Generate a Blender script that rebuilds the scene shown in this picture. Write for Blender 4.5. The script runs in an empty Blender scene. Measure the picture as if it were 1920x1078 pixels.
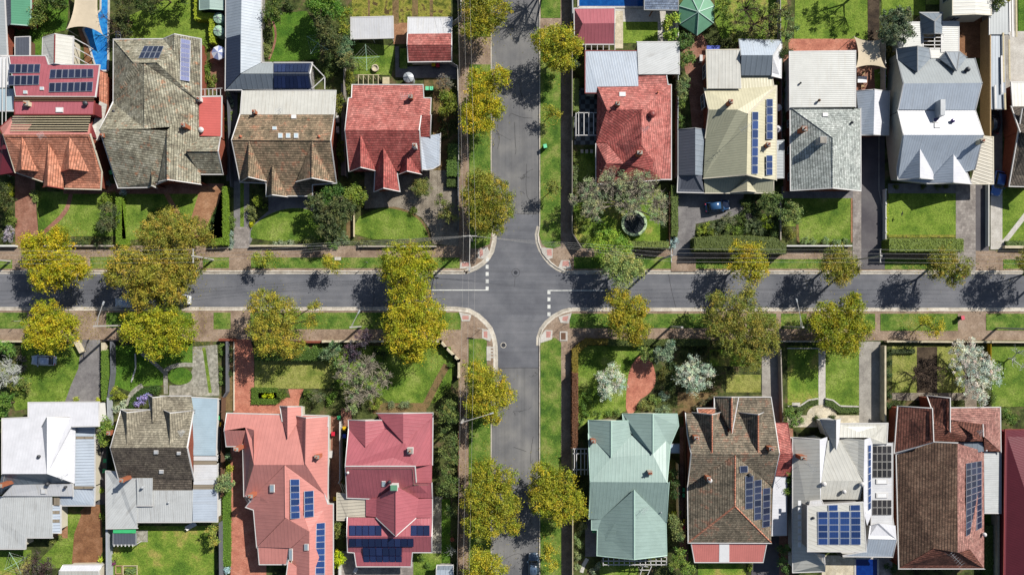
import bpy, bmesh, math, random
import numpy as np
from mathutils import Vector
sc = bpy.context.scene
COL = sc.collection
# ---------------------------------------------------------------- camera, sky, sun, exposure
S, NX, NY, H = 10.7, 960.0, 590.0, 120.0       # photo pixels per metre of ground, the plumb point, flying height
cd = bpy.data.cameras.new("camera"); cam = bpy.data.objects.new("camera", cd); COL.objects.link(cam)
cam.location = (0, 0, H); cam.rotation_euler = (0, 0, 0)
cd.sensor_width = 36; cd.lens = 36 * H / (1920 / S); cd.shift_y = (NY - 539) / 1920
cd.clip_start = 1; cd.clip_end = 3000
sc.camera = cam
EL, AZ = math.radians(38), math.radians(48)
w = bpy.data.worlds.new("World"); sc.world = w; w.use_nodes = True
sky = w.node_tree.nodes.new("ShaderNodeTexSky"); sky.sky_type = 'NISHITA'; sky.sun_disc = False
sky.sun_elevation = EL; sky.sun_rotation = AZ
bg = w.node_tree.nodes["Background"]; bg.inputs[1].default_value = 0.057
w.node_tree.links.new(sky.outputs[0], bg.inputs[0])
sd = bpy.data.lights.new("sun", 'SUN'); sd.energy = 4.6; sd.angle = math.radians(0.53); sd.color = (1, .965, .9)
sun = bpy.data.objects.new("sun", sd); COL.objects.link(sun)
sun.rotation_euler = Vector((math.sin(AZ) * math.cos(EL), math.cos(AZ) * math.cos(EL), math.sin(EL))).to_track_quat('Z', 'Y').to_euler()
sun.location = (60, 60, 80)
sc.view_settings.view_transform = 'Standard'; sc.view_settings.look = 'None'
sc.view_settings.exposure = 0.79; sc.view_settings.gamma = 1; sc.view_settings.use_curve_mapping = False
sc.cycles.max_bounces = 5; sc.cycles.diffuse_bounces = 2; sc.cycles.glossy_bounces = 2; sc.cycles.transmission_bounces = 3
GAIN = 1.55
# ---------------------------------------------------------------- helpers
R = random.Random(7)
def s2l(c):
    c = c / 255.0
    return c / 12.92 if c <= .04045 else ((c + .055) / 1.055) ** 2.4
def C(r, g, b, k=1.0):
    return (min(.85, s2l(r) / GAIN * k), min(.85, s2l(g) / GAIN * k), min(.85, s2l(b) / GAIN * k), 1)
def P(x, y, h=0.0):
    k = (H - h) / H / S
    return Vector(((x - NX) * k, (NY - y) * k, h))
def pix(v):
    k = H / (H - v[2]) * S
    return (NX + v[0] * k, NY - v[1] * k)
def tag(o, label=None, cat=None, group=None, kind=None):
    if label: o["label"] = label
    if cat: o["category"] = cat
    if group: o["group"] = group
    if kind: o["kind"] = kind
    return o
def empty(name, loc):
    o = bpy.data.objects.new(name, None); COL.objects.link(o); o.location = loc; o.empty_display_size = .3
    return o
def link(name, me, m=None, parent=None, loc=None):
    o = bpy.data.objects.new(name, me); COL.objects.link(o)
    if m is not None and not me.materials: me.materials.append(m)
    if parent: o.parent = parent
    if loc is not None: o.location = loc
    return o
class MB:
    """collects faces, links them as one mesh object"""
    def __init__(s): s.v = []; s.f = []; s.uv = []
    def face(s, pts, uv=None):
        n = len(s.v); s.v += [tuple(p) for p in pts]; s.f.append(tuple(range(n, n + len(pts))))
        s.uv += uv if uv else [(p[0], p[1]) for p in pts]
    def box(s, c, size, rz=0.0, top=1.0):
        hx, hy, hz = size[0] / 2, size[1] / 2, size[2] / 2; ca, sa = math.cos(rz), math.sin(rz)
        def q(x, y, z):
            k = top if z > 0 else 1.0
            x *= k; y *= k
            return (c[0] + x * ca - y * sa, c[1] + x * sa + y * ca, c[2] + z)
        v = [q(x, y, z) for z in (-hz, hz) for x, y in ((-hx, -hy), (hx, -hy), (hx, hy), (-hx, hy))]
        for f in ((3, 2, 1, 0), (4, 5, 6, 7), (0, 1, 5, 4), (1, 2, 6, 5), (2, 3, 7, 6), (3, 0, 4, 7)): s.face([v[i] for i in f])
        return s
    def beam(s, a, b, wd, ht):
        a, b = Vector(a), Vector(b); d = (b - a); d.normalize()
        u = d.cross(Vector((0, 0, 1)))
        if u.length < .01: u = Vector((1, 0, 0))
        u.normalize(); n = u.cross(d) * (ht / 2); u = u * (wd / 2)
        A = [a - u - n, a + u - n, a + u + n, a - u + n]; B = [p + (b - a) for p in A]
        for i in range(4): s.face([A[i], A[(i + 1) % 4], B[(i + 1) % 4], B[i]])
        s.face(A[::-1]); s.face(B)
        return s
    def tube(s, pts, rad, n=5, cap=True):
        pts = [Vector(p) for p in pts]; rings = []
        for i, p in enumerate(pts):
            d = (pts[min(i + 1, len(pts) - 1)] - pts[max(i - 1, 0)])
            d = d.normalized() if d.length > 1e-6 else Vector((0, 0, 1))
            u = d.cross(Vector((0, 0, 1)) if abs(d.z) < .9 else Vector((1, 0, 0))).normalized(); q = d.cross(u)
            r = rad[i] if hasattr(rad, '__len__') else rad
            rings.append([p + (u * math.cos(2 * math.pi * k / n) + q * math.sin(2 * math.pi * k / n)) * r for k in range(n)])
        for a, b in zip(rings, rings[1:]):
            for k in range(n): s.face([a[k], b[k], b[(k + 1) % n], a[(k + 1) % n]])
        if cap: s.face(rings[0]); s.face(rings[-1][::-1])
        return s
    def lathe(s, c, prof, n=16, caps=True):
        rings = [[(c[0] + r * math.cos(2 * math.pi * k / n), c[1] + r * math.sin(2 * math.pi * k / n), c[2] + z) for k in range(n)] for r, z in prof]
        for a, b in zip(rings, rings[1:]):
            for k in range(n): s.face([a[k], a[(k + 1) % n], b[(k + 1) % n], b[k]])
        if caps: s.face(rings[0][::-1]); s.face(rings[-1])
        return s
    def prism(s, pts, z0, z1):
        s.face([(p[0], p[1], z1) for p in pts]); n = len(pts)
        for i in range(n):
            a, b = pts[i], pts[(i + 1) % n]
            s.face([(a[0], a[1], z0), (b[0], b[1], z0), (b[0], b[1], z1), (a[0], a[1], z1)])
        return s
    def mesh(s, name, off=(0, 0, 0), weld=False, smooth=False):
        me = bpy.data.meshes.new(name)
        me.from_pydata([(a - off[0], b - off[1], c - off[2]) for a, b, c in s.v], [], s.f)
        ul = me.uv_layers.new(name="UVMap"); ul.data.foreach_set("uv", np.array(s.uv, dtype=np.float32).ravel())
        if weld:
            bm = bmesh.new(); bm.from_mesh(me); bmesh.ops.remove_doubles(bm, verts=bm.verts, dist=.0005)
            bmesh.ops.recalc_face_normals(bm, faces=bm.faces); bm.to_mesh(me); bm.free()
        if smooth: me.polygons.foreach_set("use_smooth", [True] * len(me.polygons))
        me.update()
        return me
    def build(s, name, m, parent=None, off=None, **k):
        if parent is not None:
            off = Vector((0, 0, 0)); q = parent
            while q is not None: off = off + q.location; q = q.parent
        elif off is None and s.v:
            a = np.array(s.v); off = ((a[:, 0].min() + a[:, 0].max()) / 2, (a[:, 1].min() + a[:, 1].max()) / 2, a[:, 2].min())
        o = link(name, s.mesh(name, off, **k), m, parent)
        if parent is None: o.location = off
        return o
def ccw(pts):
    a = sum(p[0] * q[1] - q[0] * p[1] for p, q in zip(pts, pts[1:] + pts[:1]))
    return list(pts) if a > 0 else list(pts)[::-1]
def pip(x, y, poly):
    c = False; n = len(poly)
    for i in range(n):
        x1, y1 = poly[i][:2]; x2, y2 = poly[(i + 1) % n][:2]
        if (y1 > y) != (y2 > y) and x < (x2 - x1) * (y - y1) / (y2 - y1) + x1: c = not c
    return c
# ---------------------------------------------------------------- materials
def newmat(name, rough=.8, spec=.3):
    m = bpy.data.materials.new(name); m.use_nodes = True; nt = m.node_tree; b = nt.nodes["Principled BSDF"]
    b.inputs["Roughness"].default_value = rough; b.inputs["Specular IOR Level"].default_value = spec
    return m, nt, b
def nd(nt, t, **k):
    n = nt.nodes.new(t)
    for a, v in k.items():
        if isinstance(v, bpy.types.NodeSocket): nt.links.new(v, n.inputs[a])
        elif a in n.inputs: n.inputs[a].default_value = v
        else: setattr(n, a, v)
    return n
def wpos(nt): return nd(nt, "ShaderNodeNewGeometry").outputs["Position"]
def uvs(nt): return nd(nt, "ShaderNodeTexCoord").outputs["UV"]
def noise(nt, vec, scale, detail=5, rough=.6):
    n = nd(nt, "ShaderNodeTexNoise", Scale=scale, Detail=detail, Roughness=rough); nt.links.new(vec, n.inputs["Vector"])
    return n.outputs["Fac"]
def ramp(nt, fac, cols, lo=.36, hi=.64):
    r = nd(nt, "ShaderNodeValToRGB"); nt.links.new(fac, r.inputs[0]); e = r.color_ramp.elements; n = len(cols)
    while len(e) < n: e.new(.5)
    for i, c in enumerate(cols):
        e[i].position = lo + (hi - lo) * i / max(1, n - 1); e[i].color = c
    return r.outputs[0]
def mixc(nt, fac, a, b, mode='MIX'):
    m = nd(nt, "ShaderNodeMix", data_type='RGBA', blend_type=mode)
    for i, v in ((0, fac), (6, a), (7, b)):
        if isinstance(v, bpy.types.NodeSocket): nt.links.new(v, m.inputs[i])
        else: m.inputs[i].default_value = v
    return m.outputs[2]
def g(v): return (v, v, v, 1)
def bump(nt, b, hgt, strength, dist=.05):
    n = nd(nt, "ShaderNodeBump", Strength=strength, Distance=dist); nt.links.new(hgt, n.inputs["Height"]); nt.links.new(n.outputs[0], b.inputs["Normal"])
def math2(nt, op, a, b=0.0):
    n = nd(nt, "ShaderNodeMath", operation=op)
    for i, v in ((0, a), (1, b)):
        if isinstance(v, bpy.types.NodeSocket): nt.links.new(v, n.inputs[i])
        else: n.inputs[i].default_value = v
    return n.outputs[0]
MATS = {}
def m_plain(name, col, rough=.6, spec=.4, var=.12, metal=0.0, scale=1.2):
    m, nt, b = newmat(name, rough, spec); v = wpos(nt)
    d = tuple(c * (1 - var) for c in col[:3]) + (1,); l = tuple(min(.9, c * (1 + var)) for c in col[:3]) + (1,)
    nt.links.new(ramp(nt, noise(nt, v, scale, 6, .65), [d, col, l]), b.inputs["Base Color"]); b.inputs["Metallic"].default_value = metal
    MATS[name] = m; return m
def m_ground(name, cols, big=.25, fine=3.0, k=.45, spots=None, bmp=.0, lo=.36, hi=.64):
    """mottled ground: patches at a large scale, grain at a fine one"""
    m, nt, b = newmat(name, .95, .15); v = wpos(nt)
    base = ramp(nt, noise(nt, v, big, 6, .62), cols, lo, hi)
    gr = noise(nt, v, fine, 4, .7)
    c = mixc(nt, 1.0, base, ramp(nt, gr, [g(1 - k), g(1 + k * .75)], .3, .7), 'MULTIPLY')
    if spots: c = mixc(nt, ramp(nt, noise(nt, v, spots[1], 3, .5), [g(0), g(1)], spots[2], spots[2] + .06), c, spots[0])
    nt.links.new(c, b.inputs["Base Color"])
    if bmp: bump(nt, b, gr, bmp, .15)
    MATS[name] = m; return m
def m_tile(name, cols, spots=None, row=.4, wid=.34, gap=.25, bmp=1.0, dirt=.4):
    """roof tiles: courses along the slope, each tile a little different, lichen in patches"""
    m, nt, b = newmat(name, .85, .25); uv = uvs(nt); v = wpos(nt)
    br = nd(nt, "ShaderNodeTexBrick", Scale=1.0); nt.links.new(uv, br.inputs["Vector"])
    br.inputs["Brick Width"].default_value = wid; br.inputs["Row Height"].default_value = row
    br.inputs["Mortar Size"].default_value = .014; br.inputs["Mortar Smooth"].default_value = .3; br.inputs["Bias"].default_value = 0
    br.offset = .5; br.squash = 1
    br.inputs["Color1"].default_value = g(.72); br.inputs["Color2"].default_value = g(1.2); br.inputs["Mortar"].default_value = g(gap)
    base = ramp(nt, noise(nt, v, .55, 8, .72), cols)
    c = mixc(nt, 1.0, base, br.outputs["Color"], 'MULTIPLY')
    if spots: c = mixc(nt, ramp(nt, noise(nt, v, spots[1], 6, .7), [g(0), g(.85)], spots[2], spots[2] + .1), c, spots[0])
    if dirt: c = mixc(nt, 1.0, c, ramp(nt, noise(nt, v, 2.6, 5, .75), [g(1 - dirt), g(1.15)], .35, .6), 'MULTIPLY')
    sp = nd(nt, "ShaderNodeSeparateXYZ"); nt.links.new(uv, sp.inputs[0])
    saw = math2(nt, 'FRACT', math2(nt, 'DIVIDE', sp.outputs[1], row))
    c = mixc(nt, 1.0, c, ramp(nt, saw, [g(gap), g(1.06)], .10, .26), 'MULTIPLY')     # lap shadow under each course, painted as a dark line
    nt.links.new(c, b.inputs["Base Color"])
    bump(nt, b, math2(nt, 'SUBTRACT', 1.0, saw), bmp, .03)
    MATS[name] = m; return m
def m_metal(name, col, pitch=.38, bmp=.35, line=.78, dirt=None, rough=.45, cross=False, spec=.4, var=.07):
    """ribbed sheet roofing: ribs run down the slope"""
    m, nt, b = newmat(name, rough, spec); uv = uvs(nt); v = wpos(nt)
    sp = nd(nt, "ShaderNodeSeparateXYZ"); nt.links.new(uv, sp.inputs[0])
    fr = math2(nt, 'FRACT', math2(nt, 'DIVIDE', sp.outputs[1 if cross else 0], pitch))
    tri = math2(nt, 'ABSOLUTE', math2(nt, 'SUBTRACT', fr, .5))
    dk = tuple(c * (1 - var) for c in col[:3]) + (1,); lt = tuple(min(.88, c * (1 + var)) for c in col[:3]) + (1,)
    c = ramp(nt, noise(nt, v, .5, 7, .7), [dk, col, lt])
    c = mixc(nt, 1.0, c, ramp(nt, tri, [g(1), g(line)], .40, .46), 'MULTIPLY')
    if dirt:
        st = nd(nt, "ShaderNodeMapping"); st.inputs["Scale"].default_value = (2.2, .16, 1); nt.links.new(uv, st.inputs[0])
        c = mixc(nt, ramp(nt, noise(nt, st.outputs[0], 1.0, 6, .75), [g(0), g(.75)], .52, .72), c, dirt)
    nt.links.new(c, b.inputs["Base Color"])
    bump(nt, b, ramp(nt, tri, [g(0), g(1)], .3, .46), bmp, .04)
    MATS[name] = m; return m
def m_paver(name, cols, bw=.4, bh=.2, gap=.55, big=.35, cs=(.8, 1.12)):
    m, nt, b = newmat(name, .9, .2); v = wpos(nt)
    br = nd(nt, "ShaderNodeTexBrick", Scale=1.0); nt.links.new(v, br.inputs["Vector"])
    br.inputs["Brick Width"].default_value = bw; br.inputs["Row Height"].default_value = bh; br.inputs["Mortar Size"].default_value = .012
    br.inputs["Color1"].default_value = g(cs[0]); br.inputs["Color2"].default_value = g(cs[1]); br.inputs["Mortar"].default_value = g(gap)
    c = mixc(nt, 1.0, ramp(nt, noise(nt, v, big, 8, .7), cols), br.outputs["Color"], 'MULTIPLY')
    c = mixc(nt, 1.0, c, ramp(nt, noise(nt, v, 5, 4, .7), [g(.82), g(1.12)], .35, .65), 'MULTIPLY')
    nt.links.new(c, b.inputs["Base Color"])
    MATS[name] = m; return m
def m_leaf(name="leaf"):
    m, nt, b = newmat(name, .55, .25)
    oc = nd(nt, "ShaderNodeObjectInfo").outputs["Color"]
    at = nd(nt, "ShaderNodeAttribute", attribute_name="tint").outputs["Fac"]
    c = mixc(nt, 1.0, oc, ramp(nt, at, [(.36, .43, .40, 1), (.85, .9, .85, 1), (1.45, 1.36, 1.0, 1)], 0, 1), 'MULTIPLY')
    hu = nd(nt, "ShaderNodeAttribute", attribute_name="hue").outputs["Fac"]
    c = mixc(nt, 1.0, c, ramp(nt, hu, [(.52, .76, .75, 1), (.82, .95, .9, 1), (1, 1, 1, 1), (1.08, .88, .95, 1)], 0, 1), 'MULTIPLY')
    nt.links.new(c, b.inputs["Base Color"])
    tr = nd(nt, "ShaderNodeBsdfTranslucent"); nt.links.new(c, tr.inputs[0])
    mx = nd(nt, "ShaderNodeMixShader"); mx.inputs[0].default_value = .28
    nt.links.new(b.outputs[0], mx.inputs[1]); nt.links.new(tr.outputs[0], mx.inputs[2])
    nt.links.new(mx.outputs[0], nt.nodes["Material Output"].inputs[0])
    MATS[name] = m; return m
def m_solar(name, cell, frame, nx=6, ny=10, line=.12):
    m, nt, b = newmat(name, .22, .5); uv = uvs(nt)
    sp = nd(nt, "ShaderNodeSeparateXYZ"); nt.links.new(uv, sp.inputs[0])
    def edge(o, n, wd):
        a = math2(nt, 'ABSOLUTE', math2(nt, 'SUBTRACT', math2(nt, 'FRACT', math2(nt, 'MULTIPLY', o, n)), .5))
        return math2(nt, 'GREATER_THAN', a, .5 - wd)
    cells = math2(nt, 'MAXIMUM', edge(sp.outputs[0], nx, .05), edge(sp.outputs[1], ny, .05))
    fr = math2(nt, 'MAXIMUM', edge(sp.outputs[0], 1, line * .5), edge(sp.outputs[1], 1, line * .3))
    c = mixc(nt, cells, cell, tuple(x * 1.9 + .01 for x in cell[:3]) + (1,))
    rd = nd(nt, "ShaderNodeObjectInfo").outputs["Random"]; c = mixc(nt, 1.0, c, ramp(nt, rd, [g(.7), g(1.35)], 0, 1), 'MULTIPLY')
    c = mixc(nt, fr, c, frame)
    nt.links.new(c, b.inputs["Base Color"])
    MATS[name] = m; return m
def m_glass(name, col=(.03, .05, .07, 1), rough=.08):
    m, nt, b = newmat(name, rough, .6); b.inputs["Base Color"].default_value = col; MATS[name] = m; return m
def m_water(name, c1, c2):
    m, nt, b = newmat(name, .12, .35); v = wpos(nt)
    nt.links.new(ramp(nt, noise(nt, v, 1.4, 6, .7), [c1, c2]), b.inputs["Base Color"])
    bump(nt, b, noise(nt, v, 3.5, 3, .6), .25, .05); MATS[name] = m; return m
def m_check(name, a, bcol, size):
    m, nt, b = newmat(name, .5, .4); ck = nd(nt, "ShaderNodeTexChecker", Scale=1 / size); nt.links.new(wpos(nt), ck.inputs["Vector"])
    ck.inputs["Color1"].default_value = a; ck.inputs["Color2"].default_value = bcol
    nt.links.new(ck.outputs[0], b.inputs["Base Color"]); MATS[name] = m; return m
def m_road(name, cols, cracks=.0, lanes=None):
    m, nt, b = newmat(name, .9, .2); v = wpos(nt)
    c = ramp(nt, noise(nt, v, .16, 8, .6), cols)
    c = mixc(nt, 1.0, c, ramp(nt, noise(nt, v, 14, 3, .8), [g(.8), g(1.17)], .32, .68), 'MULTIPLY')
    if lanes:
        mp = nd(nt, "ShaderNodeMapping"); mp.inputs["Scale"].default_value = lanes; nt.links.new(v, mp.inputs[0])
        c = mixc(nt, 1.0, c, ramp(nt, noise(nt, mp.outputs[0], 1.0, 6, .7), [g(.86), g(1.0), g(1.12)], .34, .66), 'MULTIPLY')
    if cracks:
        wv = nd(nt, "ShaderNodeTexVoronoi", feature='DISTANCE_TO_EDGE', Scale=.13)
        dst = nd(nt, "ShaderNodeVectorMath", operation='ADD'); nz = nd(nt, "ShaderNodeTexNoise", Scale=.7, Detail=6)
        nt.links.new(v, nz.inputs["Vector"])
        sc_ = nd(nt, "ShaderNodeVectorMath", operation='SCALE'); sc_.inputs[3].default_value = 2.2; nt.links.new(nz.outputs["Color"], sc_.inputs[0])
        nt.links.new(v, dst.inputs[0]); nt.links.new(sc_.outputs[0], dst.inputs[1]); nt.links.new(dst.outputs[0], wv.inputs["Vector"])
        k = math2(nt, 'LESS_THAN', wv.outputs["Distance"], .006)
        k = math2(nt, 'MULTIPLY', k, math2(nt, 'GREATER_THAN', noise(nt, v, .12, 2), .52))
        c = mixc(nt, math2(nt, 'MULTIPLY', k, cracks), c, g(.012))
    nt.links.new(c, b.inputs["Base Color"]); MATS[name] = m; return m
# ---------------------------------------------------------------- ground sheets
LAY = [0]
def sheet(name, pts, m, z=None):
    LAY[0] += 1
    z = z if z is not None else .125 + LAY[0] * .0025
    mb = MB(); mb.face(ccw([tuple(P(x, y, 0)[:2]) + (z,) for x, y in pts]))
    o = mb.build(name, MATS[m]); o["kind"] = "structure"; return o
def strip(name, pts, wpx, m, z=None, smooth=0):
    """path of even width along a line of pixels"""
    if smooth:
        for _ in range(smooth):
            q = [pts[0]]
            for a, b in zip(pts, pts[1:]): q += [(a[0] * .75 + b[0] * .25, a[1] * .75 + b[1] * .25), (a[0] * .25 + b[0] * .75, a[1] * .25 + b[1] * .75)]
            pts = q + [pts[-1]]
    L, Rr = [], []
    for i, p in enumerate(pts):
        a = pts[max(0, i - 1)]; b = pts[min(len(pts) - 1, i + 1)]; dx, dy = b[0] - a[0], b[1] - a[1]; l = math.hypot(dx, dy) or 1
        L.append((p[0] - dy / l * wpx / 2, p[1] + dx / l * wpx / 2)); Rr.append((p[0] + dy / l * wpx / 2, p[1] - dx / l * wpx / 2))
    LAY[0] += 1; z = z if z is not None else .125 + LAY[0] * .0025
    mb = MB(); q = lambda t: tuple(P(t[0], t[1], 0)[:2]) + (z,)
    for i in range(len(pts) - 1): mb.face(ccw([q(L[i]), q(L[i + 1]), q(Rr[i + 1]), q(Rr[i])]))
    o = mb.build(name, MATS[m], weld=True); o["kind"] = "structure"; return o
def bez(pts, n=2):
    for _ in range(n):
        q = []
        for a, b in zip(pts, pts[1:] + pts[:1]): q += [(a[0] * .75 + b[0] * .25, a[1] * .75 + b[1] * .25), (a[0] * .25 + b[0] * .75, a[1] * .25 + b[1] * .75)]
        pts = q
    return pts
def ell(x, y, rx, ry, n=24): return [(x + rx * math.cos(i * 2 * math.pi / n), y + ry * math.sin(i * 2 * math.pi / n)) for i in range(n)]
def rect(x0, y0, x1, y1): return [(x0, y0), (x1, y0), (x1, y1), (x0, y1)]
# ---------------------------------------------------------------- houses
def VV(s):
    d = {}
    for t in s.split():
        k, r = t.split(':'); x, y, h = r.split(','); d[k] = (float(x), float(y), float(h))
    return d
class House:
    def __init__(s, name, label, cat, cx, cy, group=None):
        s.root = empty(name, P(cx, cy, .12)); tag(s.root, label, cat, group); s.pieces = []; s.faces = []
    def roof(s, m, V, F, wall=None, gut='white_trim', cap=None, t=.16, oh=.38, name='roof', win=False, z0=.1):
        V = VV(V); W = {k: P(*v) for k, v in V.items()}; fs = []
        for f in F.split():
            pts = [W[c] for c in f]; a = sum(p[0] * q[1] - q[0] * p[1] for p, q in zip(pts, pts[1:] + pts[:1]))
            if a < 0: f = f[::-1]; pts = pts[::-1]
            n = Vector((0, 0, 0))
            for p, q in zip(pts, pts[1:] + pts[:1]): n += Vector(((p.y - q.y) * (p.z + q.z), (p.z - q.z) * (p.x + q.x), (p.x - q.x) * (p.y + q.y)))
            n.normalize(); c = sum(pts, Vector((0, 0, 0))) / len(pts)
            fs.append((f, pts, n, c)); s.faces.append(([pix(p) for p in pts], n, c, [tuple(p) for p in pts]))
        s.pieces.append((m, W, fs, wall, gut, cap, t, oh, name, win, z0)); return s
    def hit(s, x, y, plane=None):
        o = Vector((0, 0, H)); d = P(x, y, 0) - o; best = None
        for pp, n, c, w in s.faces:
            if plane is None and not pip(x, y, pp): continue
            if plane is not None: n, c = plane
            k = (c - o).dot(n) / d.dot(n); p = o + d * k
            if best is None or p.z > best[0].z: best = (p, n, c)
            if plane is not None: break
        if best is None: best = (P(x, y, 3.0), Vector((0, 0, 1)), P(x, y, 3.0))
        return best
    def covered(s, x, y, z, own):
        """highest other face over plan point, if any"""
        r = None
        for pp, n, c, w in s.faces:
            if pip(x, y, w):
                zz = c.z - ((x - c.x) * n.x + (y - c.y) * n.y) / max(.05, n.z)
                if r is None or zz > r: r = zz
        return r
    def done(s):
        for m, W, fs, wall, gut, cap, t, oh, name, win, z0 in s.pieces:
            mb = MB(); edges = {}
            for f, pts, n, c in fs:
                hx = Vector((0, 0, 1)).cross(n)
                hx = hx.normalized() if hx.length > .02 else Vector((1, 0, 0))
                up = n.cross(hx); uv = [(p.dot(hx), p.dot(up)) for p in pts]
                mb.face(pts, uv); mb.face([p - Vector((0, 0, t)) for p in pts][::-1], uv[::-1])
                for a, b in zip(f, f[1:] + f[0]): edges[(a, b)] = n
            bnd = [e for e in edges if (e[1], e[0]) not in edges]
            dz = Vector((0, 0, t))
            for a, b in bnd: mb.face([W[a] - dz, W[b] - dz, W[b], W[a]])
            mb.build(name, MATS[m], s.root)
            nxt = {}; prv = {}
            for a, b in bnd: nxt.setdefault(a, b); prv.setdefault(b, a)
            def outn(a, b):
                d = W[b] - W[a]; d.z = 0; d.normalize(); return Vector((d.y, -d.x, 0))
            cvd = {}
            for a, b in bnd:
                md = (W[a] + W[b]) / 2; o_ = outn(a, b); cv = s.covered(md.x + o_.x * .3, md.y + o_.y * .3, md.z, None); cvd[a, b] = cv is not None and cv > md.z - .6
            def mitre(k, a, b, off):
                """offset of vertex k on boundary edge a-b by off to the outside, mitred with its neighbour edge"""
                n1 = outn(a, b)
                o = (prv.get(a), a) if k == a else (b, nxt.get(b))
                if None in o or (off < 0 and cvd.get(o)): return W[k] + n1 * off
                n2 = outn(*o); den = 1 + n1.dot(n2)
                if den < .3: return W[k] + n1 * off
                return W[k] + (n1 + n2) * (off / den)
            gms, wms = {}, {}; wins = []; grp = {}
            def root_(k):
                while grp.setdefault(k, k) != k: k = grp[k]
                return k
            for a, b in bnd: grp[root_(a)] = root_(b)
            for a, b in bnd:
                A, B = W[a], W[b]; n1 = outn(a, b); mid = (A + B) / 2; L = (B - A).length
                if L < .15: continue
                cv = s.covered(mid.x + n1.x * .3, mid.y + n1.y * .3, mid.z, None)
                hid = cv is not None and cv > mid.z - .9
                gm, wm = gms.setdefault(root_(a), []), wms.setdefault(root_(a), [])
                if gut and not hid:
                    a2, b2 = mitre(a, a, b, .15), mitre(b, a, b, .15); u = Vector((0, 0, .03)); l = Vector((0, 0, .2))
                    gm.append((a, b, [[A + u, a2 + u, b2 + u, B + u], [a2 - l, b2 - l, b2 + u, a2 + u], [B - l, b2 - l, a2 - l, A - l]]))
                if wall and not (cv is not None and cv > mid.z - .6):
                    a2, b2 = mitre(a, a, b, -oh), mitre(b, a, b, -oh)
                    wm.append((a, b, [[(a2.x, a2.y, z0), (b2.x, b2.y, z0), (b2.x, b2.y, b2.z - t * .6), (a2.x, a2.y, a2.z - t * .6)]]))
                    md = Vector((NX * 0 - mid.x, -mid.y, 0)).normalized()
                    if win and (b2 - a2).length > 2.6 and n1.dot(md) > .35 and abs(A.z - B.z) < .5: wins.append((a2, b2, n1))
            for nm, mt, dd in (('gutter', gut, gms), ('wall', wall, wms)):
                for ed in dd.values():
                    while ed:      # one run of joined edges, one mesh
                        run = [ed.pop(0)]; ends = set(run[0][:2]); k = True
                        while k:
                            k = False
                            for e in list(ed):
                                if e[0] in ends or e[1] in ends: run.append(e); ends |= set(e[:2]); ed.remove(e); k = True
                        q = MB()
                        for e in run:
                            for f in e[2]: q.face(f)
                        q.build(nm, MATS[mt], s.root)
            for a2, b2, n1 in wins:
                d = (b2 - a2); L = d.length; d.z = 0; d.normalize(); k = max(1, int(L // 3.6))
                for i in range(k):
                    q = a2 + d * (L * (i + .5) / k); ang = math.atan2(d.y, d.x); zc = 1.75
                    fo = MB()
                    for dx, dzz, sx, sz in ((-.62, 0, .1, 1.5), (.62, 0, .1, 1.5), (0, .7, 1.34, .1), (0, -.7, 1.34, .1), (0, 0, .06, 1.4)):
                        fo.box((q.x + d.x * dx + n1.x * .04, q.y + d.y * dx + n1.y * .04, zc + dzz), (sx, .09, sz), ang)
                    fr = fo.build('window', MATS['white_trim'], s.root)
                    MB().box((q.x + n1.x * .02, q.y + n1.y * .02, zc), (1.2, .04, 1.36), ang).build('pane', MATS['window_glass'], fr)
            if cap:
                cm = MB()
                for (a, b), n in edges.items():
                    if (b, a) in edges and a < b:
                        n2 = edges[(b, a)]; A, B = W[a], W[b]; e = (B - A).normalized()
                        if n.cross(n2).dot(e) > .12:
                            up = (n + n2).normalized(); sd_ = e.cross(up).normalized() * .15; u = up * .05
                            dn1, dn2 = -up * .06, -up * .06
                            cm.face([A + sd_ + dn1 + u * .6, A + u * 1.6, B + u * 1.6, B + sd_ + dn1 + u * .6]); cm.face([A + u * 1.6, A - sd_ + dn2 + u * .6, B - sd_ + dn2 + u * .6, B + u * 1.6])
                if cm.f: cm.build('ridge_cap', MATS[cap], s.root)
        return s
    def plane_at(s, q):
        cx = sum(p[0] for p in q) / len(q); cy = sum(p[1] for p in q) / len(q)
        p, n, c = s.hit(cx, cy); return (n, c)
    def panels(s, q, nx, ny, m='solar', gap=.06, lift=.14, name='solar_panel', skip=()):
        """nx by ny panels laid in the pixel quad tl tr br bl, on the roof plane under it"""
        if len(q) == 4 and not hasattr(q[0], '__len__'): q = rect(*q)
        pl = s.plane_at(q)
        def at(u, v):
            x = (q[0][0] * (1 - u) + q[1][0] * u) * (1 - v) + (q[3][0] * (1 - u) + q[2][0] * u) * v
            y = (q[0][1] * (1 - u) + q[1][1] * u) * (1 - v) + (q[3][1] * (1 - u) + q[2][1] * u) * v
            return s.hit(x, y, pl)[0]
        n = pl[0]
        for i in range(nx):
            for j in range(ny):
                if (i, j) in skip: continue
                e = gap / 2
                c = [at((i + a) / nx, (j + b) / ny) for a, b in ((e, e), (1 - e, e), (1 - e, 1 - e), (e, 1 - e))]
                T = [p + n * lift for p in c]; B = [p + n * (lift - .05) for p in c]
                mb = MB(); uv = [(0, 1), (1, 1), (1, 0), (0, 0)]
                if (T[1] - T[0]).cross(T[3] - T[0]).dot(n) < 0: T, B, uv = T[::-1], B[::-1], uv[::-1]
                mb.face(T, uv)
                for k in range(4): mb.face([B[k], B[(k + 1) % 4], T[(k + 1) % 4], T[k]], [(0, 0)] * 4)
                mb.build(name, MATS[m], s.root)
        return s
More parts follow.
